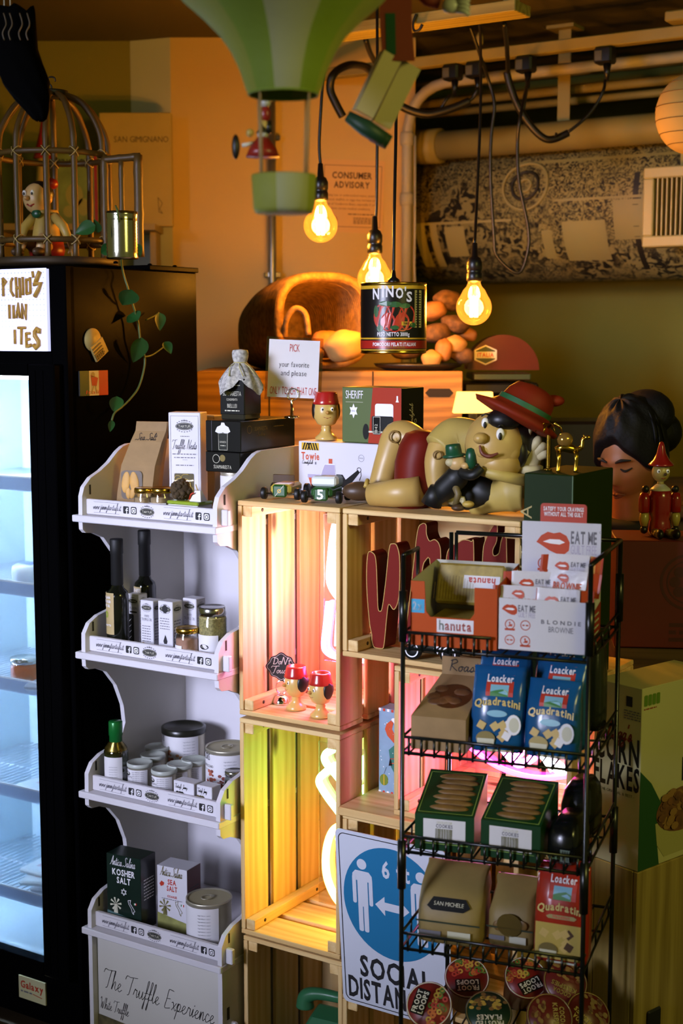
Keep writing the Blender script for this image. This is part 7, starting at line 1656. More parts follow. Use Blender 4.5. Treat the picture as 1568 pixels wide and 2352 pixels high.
# cereal cups on the lowest shelf
CRED = pm('cup_red', '701410', .35); LOOPS = [pm('loop_' + c, h, .5) for c, h in (('r', 'a83a2a'), ('y', 'b89a3a'), ('g', '4a7a2a'), ('o', 'b8662a'))]
CDK = pm('cup_green', '12301c', .35); CBR = pm('cup_brown', '5a1a14', .35)
def cup(px, py, Y, rz, label, kind, face=(0, -1, .45), spin=0):
    c = at(px, py, Y + .055); t = thing('cereal_cup', label, 'cereal cup', c, 0, 'cereal cups on the lowest rack shelf')
    n_ = Vector(face).normalized(); t.rotation_euler = (n_.to_track_quat('Z', 'Y').to_matrix().to_4x4() @ RZ(spin)).to_euler()
    col = {'f': CRED, 'k': CBR, 'g': CDK}[kind]; R_ = .042
    m = MB(); m.lathe([(0, -.085), (.03, -.085), (.04, -.006), (.043, -.003), (.043, .0)], col, 30); m.build('cup', t)
    m = MB(); m.lathe([(0, .0005), (.043, .0005), (.0435, -.001)], col, 32); F = T(0, 0, .001)
    lm = {'f': LOOPS, 'k': [COK, CBR], 'g': [LOOPS[1], COK]}[kind]; rr = random.Random(int(px))
    for k in range(34):
        a_ = rr.uniform(math.pi * .05, math.pi * .95) + math.pi; q_ = math.sqrt(rr.random()) * .037; x, y = q_ * math.cos(a_), q_ * math.sin(a_) * .9 - .003
        if kind == 'f': m.ring(x, y, .0055, .0055, .0032, lm[k % 4], F @ T(0, 0, .0002 * (k % 5)), 8)
        else: m.disc(x, y, .005, .0035, lm[k % 2], F @ T(0, 0, .0002 * (k % 5)) @ RZ(0), 7)
    X = F @ T(0, 0, .0012)
    if kind == 'f': m.rect(-.024, .004, .024, .03, BLKB, X, .003); m.text('FROOT', X @ T(0, .0185, .0003), .009, PALE, bold=1, width=.042); m.text('LOOPS', X @ T(0, .0065, .0003), .009, PALE, bold=1, width=.042)
    if kind == 'g': m.text('FROSTED', X @ T(0, .018), .009, PALE, bold=1, width=.052); m.text('FLAKES', X @ T(0, .006), .009, PALE, bold=1, width=.046)
    if kind == 'k': m.text('COCOA', X @ T(0, .019), .0085, GOLDI, bold=1, width=.036); m.text('KRISPIES', X @ T(0, .007), .0085, GOLDI, bold=1, width=.05)
    m.tube([(R_ * .98 * math.cos(q_ * pi / 16), R_ * .98 * math.sin(q_ * pi / 16), .0008) for q_ in range(32)], .0012, PALE if kind == 'f' else GOLDI, 5, closed=True)
    m.build('foil_lid', t); return t
CUPS = [(985, 2308, 2.45, 'red fruit ring cereal cup at the lower left corner of the rack', 'f', (-.2, -.8, .75), 78), (1072, 2245, 2.56, 'red fruit ring cereal cup lying highest, upside down lettering', 'f', (.0, -.62, .85), 182), (1208, 2246, 2.6, 'red fruit ring cereal cup right of the highest one, in the rear row', 'f', (.1, -.7, .8), 200), (1122, 2325, 2.44, 'dark green cereal cup in front with upside down lettering', 'g', (0, -.62, .85), 180), (1298, 2255, 2.56, 'brown cocoa cereal cup at the right, in the rear row', 'k', (.1, -.72, .75), 150), (1262, 2335, 2.42, 'brown cocoa cereal cup in front, turned sideways', 'k', (.1, -.75, .75), 265), (1350, 2330, 2.5, 'dim brown cocoa cereal cup at the right front corner of the rack', 'k', (.2, -.7, .7), 120)]
for px, py, Y, lab, kd, fc, spn in CUPS: cup(px, py, Y, 0, lab, kd, fc, spn)
# toy car on the strong pink crate behind the rack
t = thing('toy_car', 'black toy sheriff car with white ringed wheel behind the rack', 'toy car', RW(.47, .012, 1.1342), ROT, 'wooden toy cars')
m = MB(); m.bb(-.035, .075, .0, .04, .014, .045, pm('sheriff_black', '16180f', .35), .006); F = FRONT(0); m.poly([(.03 + (.014 if k % 2 == 0 else .008) * math.cos(rad(90 + 30 * k)), .03 + (.014 if k % 2 == 0 else .008) * math.sin(rad(90 + 30 * k))) for k in range(12)], WHT, F); m.text('ICE', F @ T(-.012, .04), .004, PALE, width=.012); m.build('body', t)
for x in (-.025, .062):
    m = MB(); m.lathe([(0, -.005), (.021, -.005), (.0215, 0), (.021, .005), (0, .005)], TYRE, 26, T(x, -.006, .0215) @ RX(90)); m.ring(0, 0, .016, .016, .0028, WHT, FRONT(-.0112, x, .0215)); m.build('wheel', t)
# ------------------------------------------------------------------ tall green box with gold figurines
z0 = .795 + .322 + .0008
gc = RW(.7465, .1, z0); gtop = at(1303, 1092, RW(.797, 0, 0).y).z
t = thing('tall_gift_box', 'tall dark green box with upright gold letters behind the brownie box', 'box', gc, ROT)
GG = pm('gift_green', '1a2a0a', .55, spec=.12, var=.1, vscale=8); GH = gtop - z0; m = MB(); GWd = .104
m.bb(-GWd / 2, GWd / 2, -.1, .1, 0, GH, GG, .002)
Lf = FRONT(-.1)
for k, ch in enumerate('PAUTIA'): m.text(ch, Lf @ T(.016 - .05, .11 + .04 * k + .02) @ RZ(90), .024, GOLDI, 'l', width=.026 if ch != 'I' else .006)
m.line([(-GWd / 2 + .004, .002), (-GWd / 2 + .004, GH - .002)], .002, pm('box_edge_green', '3a5a1c', .4), T(GWd, 0, 0) @ T(-.006, 0, 0) @ Lf); m.build('carton', t)
GOLDF = pm('bright_gold', 'c9a440', .2, 1.0)
def goldbase(px, dy): 
    p = sh(px, dy, gtop); return Vector((p.x, p.y, gtop + .0008))
t = thing('palm_figurine', 'little golden palm tree figurine on the tall green box', 'figurine', goldbase(1258, .06), 0)
m = MB(); m.lathe([(0, 0), (.008, 0), (.008, .003), (.0035, .004)] + [(.0034 + (.0009 if k % 2 else 0), .006 + .0035 * k) for k in range(22)] + [(0, .085)], GOLDF, 14); m.build('trunk', t)
m = MB()
for k in range(8):
    a_ = k * pi / 4 + .3; m.tube([(0, 0, .083), (.012 * math.cos(a_), .012 * math.sin(a_), .092), (.024 * math.cos(a_), .024 * math.sin(a_), .086), (.029 * math.cos(a_), .029 * math.sin(a_), .076)], [.002, .004, .003, .0008], GOLDF, 8, flat=.4)
m.build('fronds', t)
t = thing('camel_figurine', 'little golden camel figurine with an amber hump on the green box', 'figurine', goldbase(1303, .06), 0)
m = MB(); m.tube([(-.024, 0, .042), (-.01, 0, .048), (.008, 0, .044), (.018, 0, .04)], [.006, .0095, .009, .006], GOLDF, 12)
m.tube(catmull([(.016, 0, .042), (.026, -.002, .048), (.028, -.002, .062), (.034, -.004, .066)], 5), [.005, .0042, .0035, .003], GOLDF, 10); m.ball((.037, -.005, .067), (.0065, .0035, .004), GOLDF); m.tube([(.031, -.002, .068), (.029, 0, .074)], [.0015, .0006], GOLDF, 6); m.build('body', t)
for x, y in ((-.02, -.006), (-.016, .007), (.014, -.006), (.018, .007)):
    m = MB(); m.tube([(x, y, .042), (x + .001, y, .022), (x - .001, y, .003), (x, y, .0)], [.0045, .003, .0026, .0042], GOLDF, 10); m.build('leg', t)
m = MB(); m.ball((-.006, 0, .062), (.0155, .013, .0145), pm('amber_glass_bead', 'a8813a', .12, .6)); m.build('hump', t)

# ------------------------------------------------------------------ cereal carton, red carton and crate at the right
cc = at(1475, 1583, 2.65); zc = at(1475, 2003, 2.65).z; CFH = cc.z - zc
WB_ = pm('bottom_crate', '000000'); 
RZc = rad(40); fx = Vector((math.cos(RZc), math.sin(RZc), 0)); fy = Vector((-math.sin(RZc), math.cos(RZc), 0))
CW, CDp = .25, .115
ctr = Vector((cc.x, cc.y, 0)) + fx * CW / 2 + fy * CDp / 2
t = thing('wooden_box', 'dim upright wooden box at the lower right edge under the cereal carton', 'box', ctr + fx * .06 + fy * .1, RZc)
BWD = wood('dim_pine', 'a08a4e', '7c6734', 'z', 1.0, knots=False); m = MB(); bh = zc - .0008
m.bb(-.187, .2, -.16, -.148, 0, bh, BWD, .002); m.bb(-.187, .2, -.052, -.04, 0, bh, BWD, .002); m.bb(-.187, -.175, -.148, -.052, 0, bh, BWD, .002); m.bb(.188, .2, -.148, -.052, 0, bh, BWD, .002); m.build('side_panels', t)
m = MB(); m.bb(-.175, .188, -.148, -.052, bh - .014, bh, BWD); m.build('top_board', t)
m = MB(); m.bb(-.15, -.11, -.168, -.1605, bh * .35, bh * .62, BLACKM, .004); m.build('black_bracket', t)
t = thing('cereal_carton', 'large cream corn cereal carton standing on the wooden box at the right edge', 'carton', Vector((ctr.x, ctr.y, zc)), RZc)
CFW = pm('cereal_white', 'b8b283', .5, var=.05, vscale=6); CFL = pm('cereal_green', '1c4a24', .45)
m = MB(); m.bb(-CW / 2, CW / 2, -CDp / 2, CDp / 2, 0, CFH, CFW, .001); F = FRONT(-CDp / 2)
Lf = T(-CW / 2 - EPS, 0, 0) @ RZ(-90) @ RX(90)
KR = pm('cereal_red', '8a2c1c', .5)
for M2, W2, px_ in ((Lf, CDp, 0), (F, CW, .062)):
    hand(m, "Kellogg's", M2 @ T(px_ - .02 if px_ else -.05, CFH * .70), .034, .003, KR, width=.085)
    m.text('CORN', M2 @ T(px_ if px_ else 0, CFH * .575), .05, BLKB, bold=1, width=.108); m.text('FLAKES', M2 @ T(px_ if px_ else 0, CFH * .435), .044, BLKB, bold=1, width=.112)
    m.text('- THE ORIGINAL & BEST -', M2 @ T(px_ if px_ else 0, CFH * .395), .0055, BLKB, width=.09)
for k in range(4): m.rect(-CW / 2 + .006 + k * .0125, CFH - .036, -CW / 2 + .017 + k * .0125, CFH - .014, pm('cereal_tab', '5a7a1c', .5), F, .003)
m.fuzz(-CW / 2 + .006, -CW / 2 + .045, CFH - .043, .003, KR, F)
m.rect(.02, CFH - .04, .035, CFH - .02, BLKB, Lf); 
for k in range(4): m.fuzz(.015, .055, CFH - .05 - .005 * k, .003, GREY, Lf, seed=k)
m.poly([(-CW / 2, 0), (-.06, 0), (-.07, .06), (-.055, .12), (-.09, .17), (-CW / 2, .2)], CFL, F)
BOWL = pm('bowl_print', 'a39d66', .5); m.poly([(-.075 + .0, .085), (-.068, .04), (-.045, .012), (.06, .012), (.09, .045), (.1, .085)], BOWL, F @ T(0, 0, .0003))
FLK = pm('flake_print', '6a4224', .6, var=.4, vscale=60)
m.disc(.012, .1, .085, .045, FLK, F @ T(0, 0, .0006), 30); rr = random.Random(8)
for k in range(40): x, y = rr.uniform(-.06, .08), rr.uniform(.07, .14); m.disc(x, y, .012, .008, pm('flake_light', '8a6434', .6) if k % 2 else FLK, F @ T(0, 0, .0008 + .0001 * k), 8)
m.build('carton', t)
zr = zc + CFH + .0008
t = thing('dark_cabinet', 'dark cabinet behind the cereal carton, carrying the red carton', 'cabinet', (.79, 3.09, 0), rad(-6)); m = MB(); m.bb(-.19, .25, -.085, .085, 0, zr - .0008, DKW if 'DKW' in globals() else wood('dark_counter_wood', '5a4326', '35261a', 'x', .8, knots=False), .003); m.build('body', t)
rp_ = at(1490, 1560, 3.0)
t = thing('red_carton', 'big dark red carton on the dark cabinet behind the cereal carton', 'carton', Vector((rp_.x + .06, 3.09, zr)), rad(-6))
RH = at(1490, 1243, 3.005).z - zr; RCD = pm('dark_red_card', '5a130e', .5, var=.08, vscale=4); RC2 = pm('dark_red_print', '42100c', .5)
m = MB(); m.bb(-.125, .25, -.085, .085, 0, RH, RCD, .002); F = FRONT(-.085)
m.ring(.03, RH * .62, .062, .062, .006, RC2, F); m.ring(.03, RH * .62, .048, .048, .003, RC2, F)
for k in range(8): a_ = k * pi / 4; m.disc(.03 + .03 * math.cos(a_), RH * .62 + .03 * math.sin(a_), .012, .012, RC2, F, 10)
for k in range(3): m.fuzz(-.01, .07, RH * .2 - .016 * k, .01, RC2, F, seed=k)
m.build('carton', t)
# red wooden puppet sitting on the red carton
pp = at(1525, 1236, 3.04)
t = thing('red_puppet', 'red wooden puppet with pointed hat sitting on the dark red carton', 'puppet', Vector((pp.x, 3.09, zr + RH + .0008)), rad(4))
PR_ = pm('puppet_red', '8a1812', .22, coat=.4); PW = pm('puppet_wood', 'a3914a', .3, coat=.3); PWH = pm('puppet_white', 'b9b8b0', .35)
m = MB(); m.lathe([(0, 0), (.023, .001), (.025, .012), (.023, .03), (.021, .036), (.0235, .05), (.024, .085), (.021, .1), (.012, .106), (0, .107)], PR_, 28); m.build('body', t)
m = MB(); m.lathe([(.0, .1125), (.009, .113), (.02, .104), (.0225, .1), (.021, .0985), (.012, .102)], PWH, 28); m.build('collar', t)
m = MB(); m.lathe([(.007, .108), (.007, .12)], PW, 14); m.ball((0, 0, .139), (.0195, .0195, .022), PW, None, 24, 14); m.build('head', t)
m = MB(); m.ball((.004, -.021, .136), (.0032, .006, .0032), DBRN); m.build('nose', t)
m = MB()
for x in (-.0095, .0105): m.ball((x, -.0168, .1425), (.0042, .002, .0048), EYEW); m.ball((x, -.0188, .142), (.0017, .001, .002), DBLK)
m.tube([(-.004, -.0195, .128), (0, -.0195, .1265), (.005, -.0195, .128)], .0009, DRED, 6); m.build('face_paint', t)
m = MB(); m.lathe([(.0, .153), (.026, .153), (.028, .1555), (.026, .158), (.018, .166), (.0105, .18), (.0068, .196), (.0045, .204), (0, .2065)], PR_, 28); m.build('hat', t)
for sg in (-1, 1):
    m = MB(); m.ball((sg * .033, 0, .102), .0085, DBLK); m.lathe([(0, .05), (.0105, .051), (.012, .054), (.0125, .08), (.0095, .093), (0, .096)], PR_, 18, T(sg * .035, 0, 0)); m.lathe([(0, .02), (.007, .021), (.0105, .034), (.0098, .047), (.006, .051)], PW, 18, T(sg * .035, -.001, 0)); m.ball((sg * .035, -.002, .013), (.0085, .0085, .009), DBLK); m.build('arm', t)
    m = MB(); m.tube([(sg * .013, -.015, .0095), (sg * .018, -.055, .0095)], [.009, .0085], PW, 14); m.ball((sg * .0185, -.066, .0115), (.0085, .012, .011), DBLK); m.build('leg', t)

# ------------------------------------------------------------------ person
hd = at(1449, 1046, 3.62)
pe = thing('person', 'person with dark hair looking down, in black clothing, behind the counter at right', 'person', (hd.x, hd.y, 0), 0)
SKN = pm('skin', '9a6238', .5, var=.05, vscale=20); HAIRM = pm('dark_hair', '070605', .65, spec=.25, bump=.5, bscale=120); CLOTH = pm('black_clothing', '0d0d10', .8, bump=.2, bscale=80)
Hm = T(0, 0, hd.z) @ RZ(-42) @ RX(22)
def gs(v, c, s_): return math.exp(-((v - c) / s_) ** 2)
def head(u_, v_, off=0.0):
    th = pi * v_; ph = 2 * pi * u_; x, y, z = math.sin(th) * math.sin(ph), -math.sin(th) * math.cos(ph), math.cos(th)
    X, Y, Z = .0735 * x, .09 * y, .118 * z
    if Z < 0: X *= 1 - .36 * (-Z / .118) ** 1.6; Y = Y * (1 - .12 * (-Z / .118)) if Y > 0 else Y * (1 + .06 * (-Z / .118))
    if y < 0:
        fr_ = max(0, -y) ** .5
        d = .021 * gs(X, 0, .011) * (gs(Z, -.03, .014) + .55 * gs(Z, -.008, .016)) + .006 * gs(X, 0, .02) * gs(Z, .024, .012)
        for s_ in (-1, 1): d += -.010 * gs(X, s_ * .03, .017) * gs(Z, .004, .013) + .004 * gs(X, s_ * .03, .012) * gs(Z, .002, .008) + .005 * gs(X, s_ * .028, .02) * gs(Z, .024, .008) + .004 * gs(X, s_ * .042, .018) * gs(Z, -.025, .02)
        d += .007 * gs(X, 0, .02) * gs(Z, -.064, .01) - .004 * gs(X, 0, .022) * gs(Z, -.066, .0025) + .008 * gs(X, 0, .018) * gs(Z, -.102, .014)
        Y -= d * fr_
    v = Vector((X, Y, Z)); return tuple(v * (1 + off))
BM = MB(); BM.grid(head, 72, 56, SKN, Hm)
zs = hd.z
BM.tube([(0, .015, zs - .07), (.01, .035, zs - .16), (.01, .05, zs - .24)], [.052, .05, .06], SKN, 20)
for s_ in (-1, 1): BM.ball((s_ * .074, .005, -.002), (.01, .02, .03), SKN, Hm)
def torso(e): return [[((wx + e) * math.cos(k * pi / 12), .055 + (wy + e) * math.sin(k * pi / 12) + oy, z) for k in range(24)] for z, wx, wy, oy in ((zs - .17, .06 + e, .055, 0), (zs - .21, .13, .07, .01), (zs - .25, .185, .085, .02), (zs - .36, .175, .105, .025), (zs - .5, .145, .1, .03), (zs - .62, .15, .1, .03), (zs - .74, .17, .115, .03))]
BM.loft(torso(0), SKN)
ARM = {s_: [Vector((s_ * .185, .07, zs - .26)), Vector((s_ * .23, .04, zs - .42)), Vector((s_ * .235, -.02, zs - .53)), Vector((s_ * .17, -.12, zs - .5)), Vector((s_ * .11, -.19, zs - .48))] for s_ in (-1, 1)}
for s_ in (-1, 1):
    BM.tube(catmull(ARM[s_], 6), [.05, .043, .037, .03, .023], SKN, 14)
    w_ = ARM[s_][-1]; BM.loft([[w_ + Vector((s_ * -.2, -1, .1)).normalized() * d_ + Vector((a_ * math.cos(k * pi / 8), 0, b_ * math.sin(k * pi / 8))) for k in range(16)] for d_, a_, b_ in ((-.01, .022, .02), (.03, .036, .016), (.07, .042, .014), (.09, .038, .012))], SKN)
    for k in range(4):
        b0 = w_ + Vector((s_ * -.2, -1, .1)).normalized() * .085 + Vector(((k - 1.5) * .0195, 0, 0)); L_ = (.06, .07, .066, .052)[k if s_ > 0 else 3 - k]
        BM.tube(catmull([b0, b0 + Vector((0, -L_ * .5, -.004)), b0 + Vector((0, -L_ * .85, -.022)), b0 + Vector((0, -L_ * .85, -.04))], 4), [.0095, .009, .0085, .007], SKN, 10)
    tb = w_ + Vector((-s_ * .03, -.03, 0)); BM.tube(catmull([tb, tb + Vector((-s_ * .022, -.03, -.01)), tb + Vector((-s_ * .02, -.058, -.02))], 4), [.012, .0105, .0075], SKN, 10)
for s_ in (-1, 1): BM.tube([(s_ * .09, .08, zs - .72), (s_ * .095, .08, .5), (s_ * .09, .08, .08)], [.085, .06, .045], SKN, 16); BM.ball((s_ * .09, .03, .04), (.045, .12, .04), SKN)
bo = BM.build('body', pe); rm = bo.modifiers.new('fuse', 'REMESH'); rm.mode = 'VOXEL'; rm.voxel_size = .0055; rm.use_smooth_shade = True
m = MB(); m.loft(torso(.008), CLOTH)
for s_ in (-1, 1): m.tube(catmull(ARM[s_][:4] + [ARM[s_][4].lerp(ARM[s_][3], .25)], 6), [.06, .052, .046, .039, .033], CLOTH, 16)
m.tube([(.008 + .066 * math.cos(k * pi / 10), .04 + .062 * math.sin(k * pi / 10), zs - .17 - .012 * math.sin(k * pi / 10 + pi)) for k in range(20)], .016, CLOTH, 10, closed=True)
m.build('sweater', pe)
m = MB()
for s_ in (-1, 1): m.tube([(s_ * .09, .08, zs - .7), (s_ * .095, .08, .5), (s_ * .09, .08, .07)], [.098, .072, .06], CLOTH, 18)
m.build('trousers', pe)
m = MB()
for s_ in (-1, 1): m.ball((s_ * .09, .03, .045), (.052, .132, .044), BLACKM)
m.build('shoes', pe)
# hair: thick, drawn back and up
m = MB()
def hair(u_, v_):
    th = pi * v_ * .66; ph = 2 * pi * u_; x, y, z = math.sin(th) * math.sin(ph), -math.sin(th) * math.cos(ph), math.cos(th)
    front = max(0, -y); lim = .6 if front > .35 else .6
    R_ = 1.16 + .12 * z + .06 * math.sin(9 * ph) * math.sin(7 * th) * .5
    if y > 0: R_ += .16 * y
    cut = .60 - .95 * x * x + .05 * x + .03 * math.sin(11 * x)   # the hairline
    if y < -.08 and z < cut: R_ = max(.8, R_ - 2.6 * (cut - z) * min(1, (-y - .08) * 4))
    return (.0735 * x * R_, .09 * y * R_, .118 * z * R_ + .006)
m.grid(hair, 110, 56, HAIRM, Hm)
m.ball((0.01, .085, .075), (.075, .07, .066), HAIRM, Hm); m.ball((.02, .1, .02), (.07, .06, .06), HAIRM, Hm)
rr = random.Random(12)
for k in range(70):
    a_ = rr.uniform(-1.5, 1.5) + pi; e_ = rr.uniform(.5, 1.3); R_ = 1.24
    P = []
    for j in range(5):
        aa = a_ + .07 * j * (1 if a_ > pi else -1); ee = e_ - .1 * j; P.append((.0735 * R_ * math.cos(ee) * math.sin(aa) * 1.02, -.09 * R_ * math.cos(ee) * math.cos(aa), .118 * (R_ + .02 * rr.random()) * math.sin(ee) + .006))
    m.tube(P, [.003, .004, .004, .003, .001], HAIRM, 5, M=Hm)
m.build('hair', pe)
m = MB(); LASH = pm('lash_dark', '140c08', .7)
for s_ in (-1, 1):
    m = MB(); m.tube(catmull([(s_ * .012, -.094, .024), (s_ * .028, -.093, .031), (s_ * .048, -.078, .026)], 5), [.002, .0048, .0018], LASH, 6, M=Hm); m.build('eyebrow', pe)
m = MB()
for s_ in (-1, 1): m.tube(catmull([(s_ * .016, -.0835, .0035), (s_ * .03, -.0845, -.002), (s_ * .045, -.073, .003)], 5), [.0014, .0034, .0014], LASH, 6, M=Hm)
m.build('eyelashes', pe)
m = MB(); m.tube(catmull([(-.022, -.089, -.066), (-.006, -.1, -.0615), (0, -.1, -.063), (.006, -.1, -.0615), (.022, -.089, -.066)], 4), [.001, .0035, .003, .0035, .001], pm('lips', '6a3326', .45), 8, M=Hm); m.tube(catmull([(-.02, -.09, -.067), (0, -.1, -.071), (.02, -.09, -.067)], 4), [.001, .0042, .001], MATS['lips'], 8, M=Hm); m.build('lips', pe)

# ------------------------------------------------------------------ back counter, wooden box, basket, bread, slicer, lamp
DKW = wood('dark_counter_wood', '5a4326', '35261a', 'x', .8, knots=False); BXW = wood('box_wood', '96703a', '6d4f28', 'x', .9, knots=False)
t = thing('back_counter', 'dark wooden counter against the back wall behind the crates', 'counter', (.1, 4.46, 0)); 
m = MB(); m.bb(-.75, 1.3, -.35, .42, 0, 1.28, DKW, .003); m.build('body', t)
m = MB(); m.bb(-.78, 1.33, -.41, .43, 1.281, 1.32, DKW, .004); m.build('worktop', t)
x0, x1 = at(452, 870, 4.2).x, at(1062, 870, 4.2).x; BZ = at(700, 853, 4.2).z; BB = 1.3208
t = thing('wooden_display_box', 'long wooden box on the back counter carrying the bread basket', 'box', (0, 4.2, BB))
m = MB(); m.bb(x0, x1, 0, .016, 0, BZ - BB, BXW, .002); m.bb(x0, x0 + .016, .016, .56, 0, BZ - BB, BXW, .002); m.bb(x1 - .016, x1, .016, .56, 0, BZ - BB, BXW, .002); m.bb(x0, x1, .56, .576, 0, BZ - BB, BXW, .002); m.build('side_panels', t)
m = MB(); m.bb(x0 + .016, x1 - .016, .016, .56, BZ - BB - .018, BZ - BB, BXW); m.build('top_board', t)
m = MB(); hx0 = at(985, 912, 4.2); m.prism([(hx0.x, hx0.z - BB), (hx0.x + .06, hx0.z - BB), (hx0.x + .072, hx0.z - BB + .012), (hx0.x + .06, hx0.z - BB + .025), (hx0.x, hx0.z - BB + .025), (hx0.x - .012, hx0.z - BB + .012)], -.0015, .001, pm('handle_hole', '150e06', .9)); m.build('hand_hole', t)
m = MB()
for fx_ in (.27, .66): X = x0 + (x1 - x0) * fx_; m.bb(X, X + .004, -.0012, .001, 0, BZ - BB, MATS['handle_hole'])
m.build('board_joints', t)
# basket on its side
WK = pm('wicker_straw', '8a6430', .75, var=.45, vscale=55, bump=.5, bscale=140)
bA = at(715, 748, 4.32); zb0 = BZ + .0085
t = thing('bread_basket', 'big straw basket lying on its side with bread spilling out', 'basket', (bA.x, bA.y, zb0))
ax = Vector((.38, -.92, .02)).normalized(); ux = Vector((ax.y * -1, ax.x, 0)).normalized(); uz = Vector((0, 0, 1))
if ux.x < 0: ux = -ux
BR = .136
def bring(d, R_, n=40, lift=0.0):
    o = []
    for k in range(n):
        a_ = 2 * pi * k / n; c_, s_ = math.cos(a_), math.sin(a_); f = (abs(c_) ** 3 + abs(s_) ** 3) ** (-1 / 3.)
        o.append(Vector((0, 0, BR + lift)) + ax * d + ux * (R_ * 1.08 * c_ * f) + uz * (R_ * .98 * s_ * f))
    return o
prof = []
for k in range(33): d = .1 - k * .0135; R_ = BR * (1 - .0 * k - .00032 * max(0, k - 4) ** 2 * .9); prof.append((d, R_))
m = MB(); m.loft([bring(d, R_, lift=(R_ - BR) * .98 if R_ < BR else .002) for d, R_ in prof], WK, caps=False)
m.loft([bring(prof[-1][0], prof[-1][1] * f, lift=(prof[-1][1] - BR) * .98) for f in (1, .6, .1)], WK, caps=False); [m.tube(bring(d, R_ + .001, lift=(R_ - BR) * .98 if R_ < BR else .002), .0072, WK, 6, closed=True) for d, R_ in prof]; m.build('outer_weave', t)
m = MB(); m.loft([bring(d + .001, R_ - .012 - (.003 if k % 2 else 0), lift=(R_ - BR) * .98 if R_ < BR else .002) for k, (d, R_) in enumerate(prof[:-1])] + [bring(prof[-2][0], prof[-2][1] * f, lift=(prof[-2][1] - BR) * .98) for f in (.6, .05)], WK, caps=False); [m.tube(bring(d, R_ - .013, lift=(R_ - BR) * .98 if R_ < BR else .002), .0066, WK, 6, closed=True) for d, R_ in prof[::1]]; m.build('inner_weave', t)
m = MB(); rim = bring(.102, BR - .005, 40, .002)
m.tube(rim, .0125, WK, 10, closed=True); m.build('rim', t)
m = MB(); c_ = Vector((0, 0, BR)) + ax * .11 - ux * .115; m.tube(catmull([c_ + Vector((-.01, 0, -.045)), c_ + Vector((-.005, -.03, .0)), c_ + Vector((.02, -.04, .035)), c_ + Vector((.05, -.04, .02)), c_ + Vector((.06, -.04, -.04))], 6), .0085, WK, 10); m.build('handle', t)
CRUST = pm('bread_crust', '94602c', .7, var=.3, vscale=30, bump=.4, bscale=50); CRUST2 = pm('dark_crust', '5e3f1c', .8, var=.55, vscale=45, bump=.6, bscale=60); FLOUR = pm('floury_crust', 'a87e44', .8, var=.2, vscale=20)
def loaf(px, py, Y, r, mt, label, rz=0, ry=0, group='loaves of bread', base=None):
    c = at(px, py, Y)
    t = thing('bread_loaf', label, 'bread', c, rad(rz), group); t.rotation_euler[1] = rad(ry)
    m = MB(); rr = random.Random(int(px * 7 + py)); a1, a2 = rr.uniform(0, 6), rr.uniform(0, 6)
    def fn(u_, v_):
        th, ph = pi * v_, 2 * pi * u_; d = Vector((math.sin(th) * math.cos(ph), math.sin(th) * math.sin(ph), math.cos(th))); k = 1 + .06 * math.sin(3 * ph + a1) * math.sin(th) + .05 * math.sin(5 * th + a2) + .03 * math.sin(9 * ph) * math.sin(7 * th)
        return (r[0] * d.x * k, r[1] * d.y * k, r[2] * d.z * k)
    m.grid(fn, 24, 16, mt); m.build('loaf', t); return t
loaf(790, 795, 4.14, (.06, .05, .046), FLOUR, 'largest pale loaf at the mouth of the basket', 0, -14); loaf(700, 815, 4.17, (.055, .045, .03), FLOUR, 'flat pale loaf inside the basket mouth, left of the largest', 10, 0); loaf(748, 790, 4.24, (.05, .05, .04), CRUST, 'golden loaf wedged behind the largest loaf in the basket')
tr = at(960, 838, 4.33)
t = thing('bread_tray', 'dark round tray piled with crusty loaves right of the basket', 'tray', (tr.x, tr.y, BZ + .001)); m = MB(); m.lathe([(0, 0), (.1, 0), (.13, .012), (.135, .02), (.128, .018), (.1, .006), (0, .006)], pm('dark_tray', '0f0c08', .5), 36); m.build('tray', t)
for px, py, Y, r, mt, lab, rz, ry in ((990, 825, 4.24, (.03, .028, .027), FLOUR, 'pale roll lowest left in the bread pile', 0, 0), (1018, 805, 4.26, (.026, .028, .036), CRUST, 'upright golden roll in the lower bread pile', 0, 8), (1045, 790, 4.28, (.034, .03, .026), FLOUR, 'pale round roll right in the lower bread pile', 0, 10), (1060, 815, 4.3, (.04, .035, .026), CRUST2, 'dark crusty loaf at the lower right of the bread pile', 0, 14), (1000, 765, 4.3, (.045, .04, .03), CRUST2, 'dark seeded loaf in the middle of the bread pile', 0, -10), (1045, 745, 4.32, (.045, .04, .026), CRUST2, 'seeded loaf right of middle in the bread pile', 0, 18), (990, 715, 4.33, (.05, .04, .03), CRUST, 'golden loaf left in the upper bread pile', 0, -12), (1030, 690, 4.35, (.05, .04, .03), CRUST2, 'topmost dark crusty loaf of the bread pile', 0, 12), (1070, 765, 4.36, (.035, .03, .022), CRUST, 'small golden loaf at the right edge of the bread pile', 0, 25), (850, 690, 4.4, (.04, .05, .05), CRUST, 'rounded golden loaf between basket and tomato tin', 0, 0), (930, 800, 4.36, (.05, .04, .035), CRUST2, 'dark loaf hidden behind the tomato tin', 0, 0)):
    loaf(px, py, Y, r, mt, lab, rz, ry)
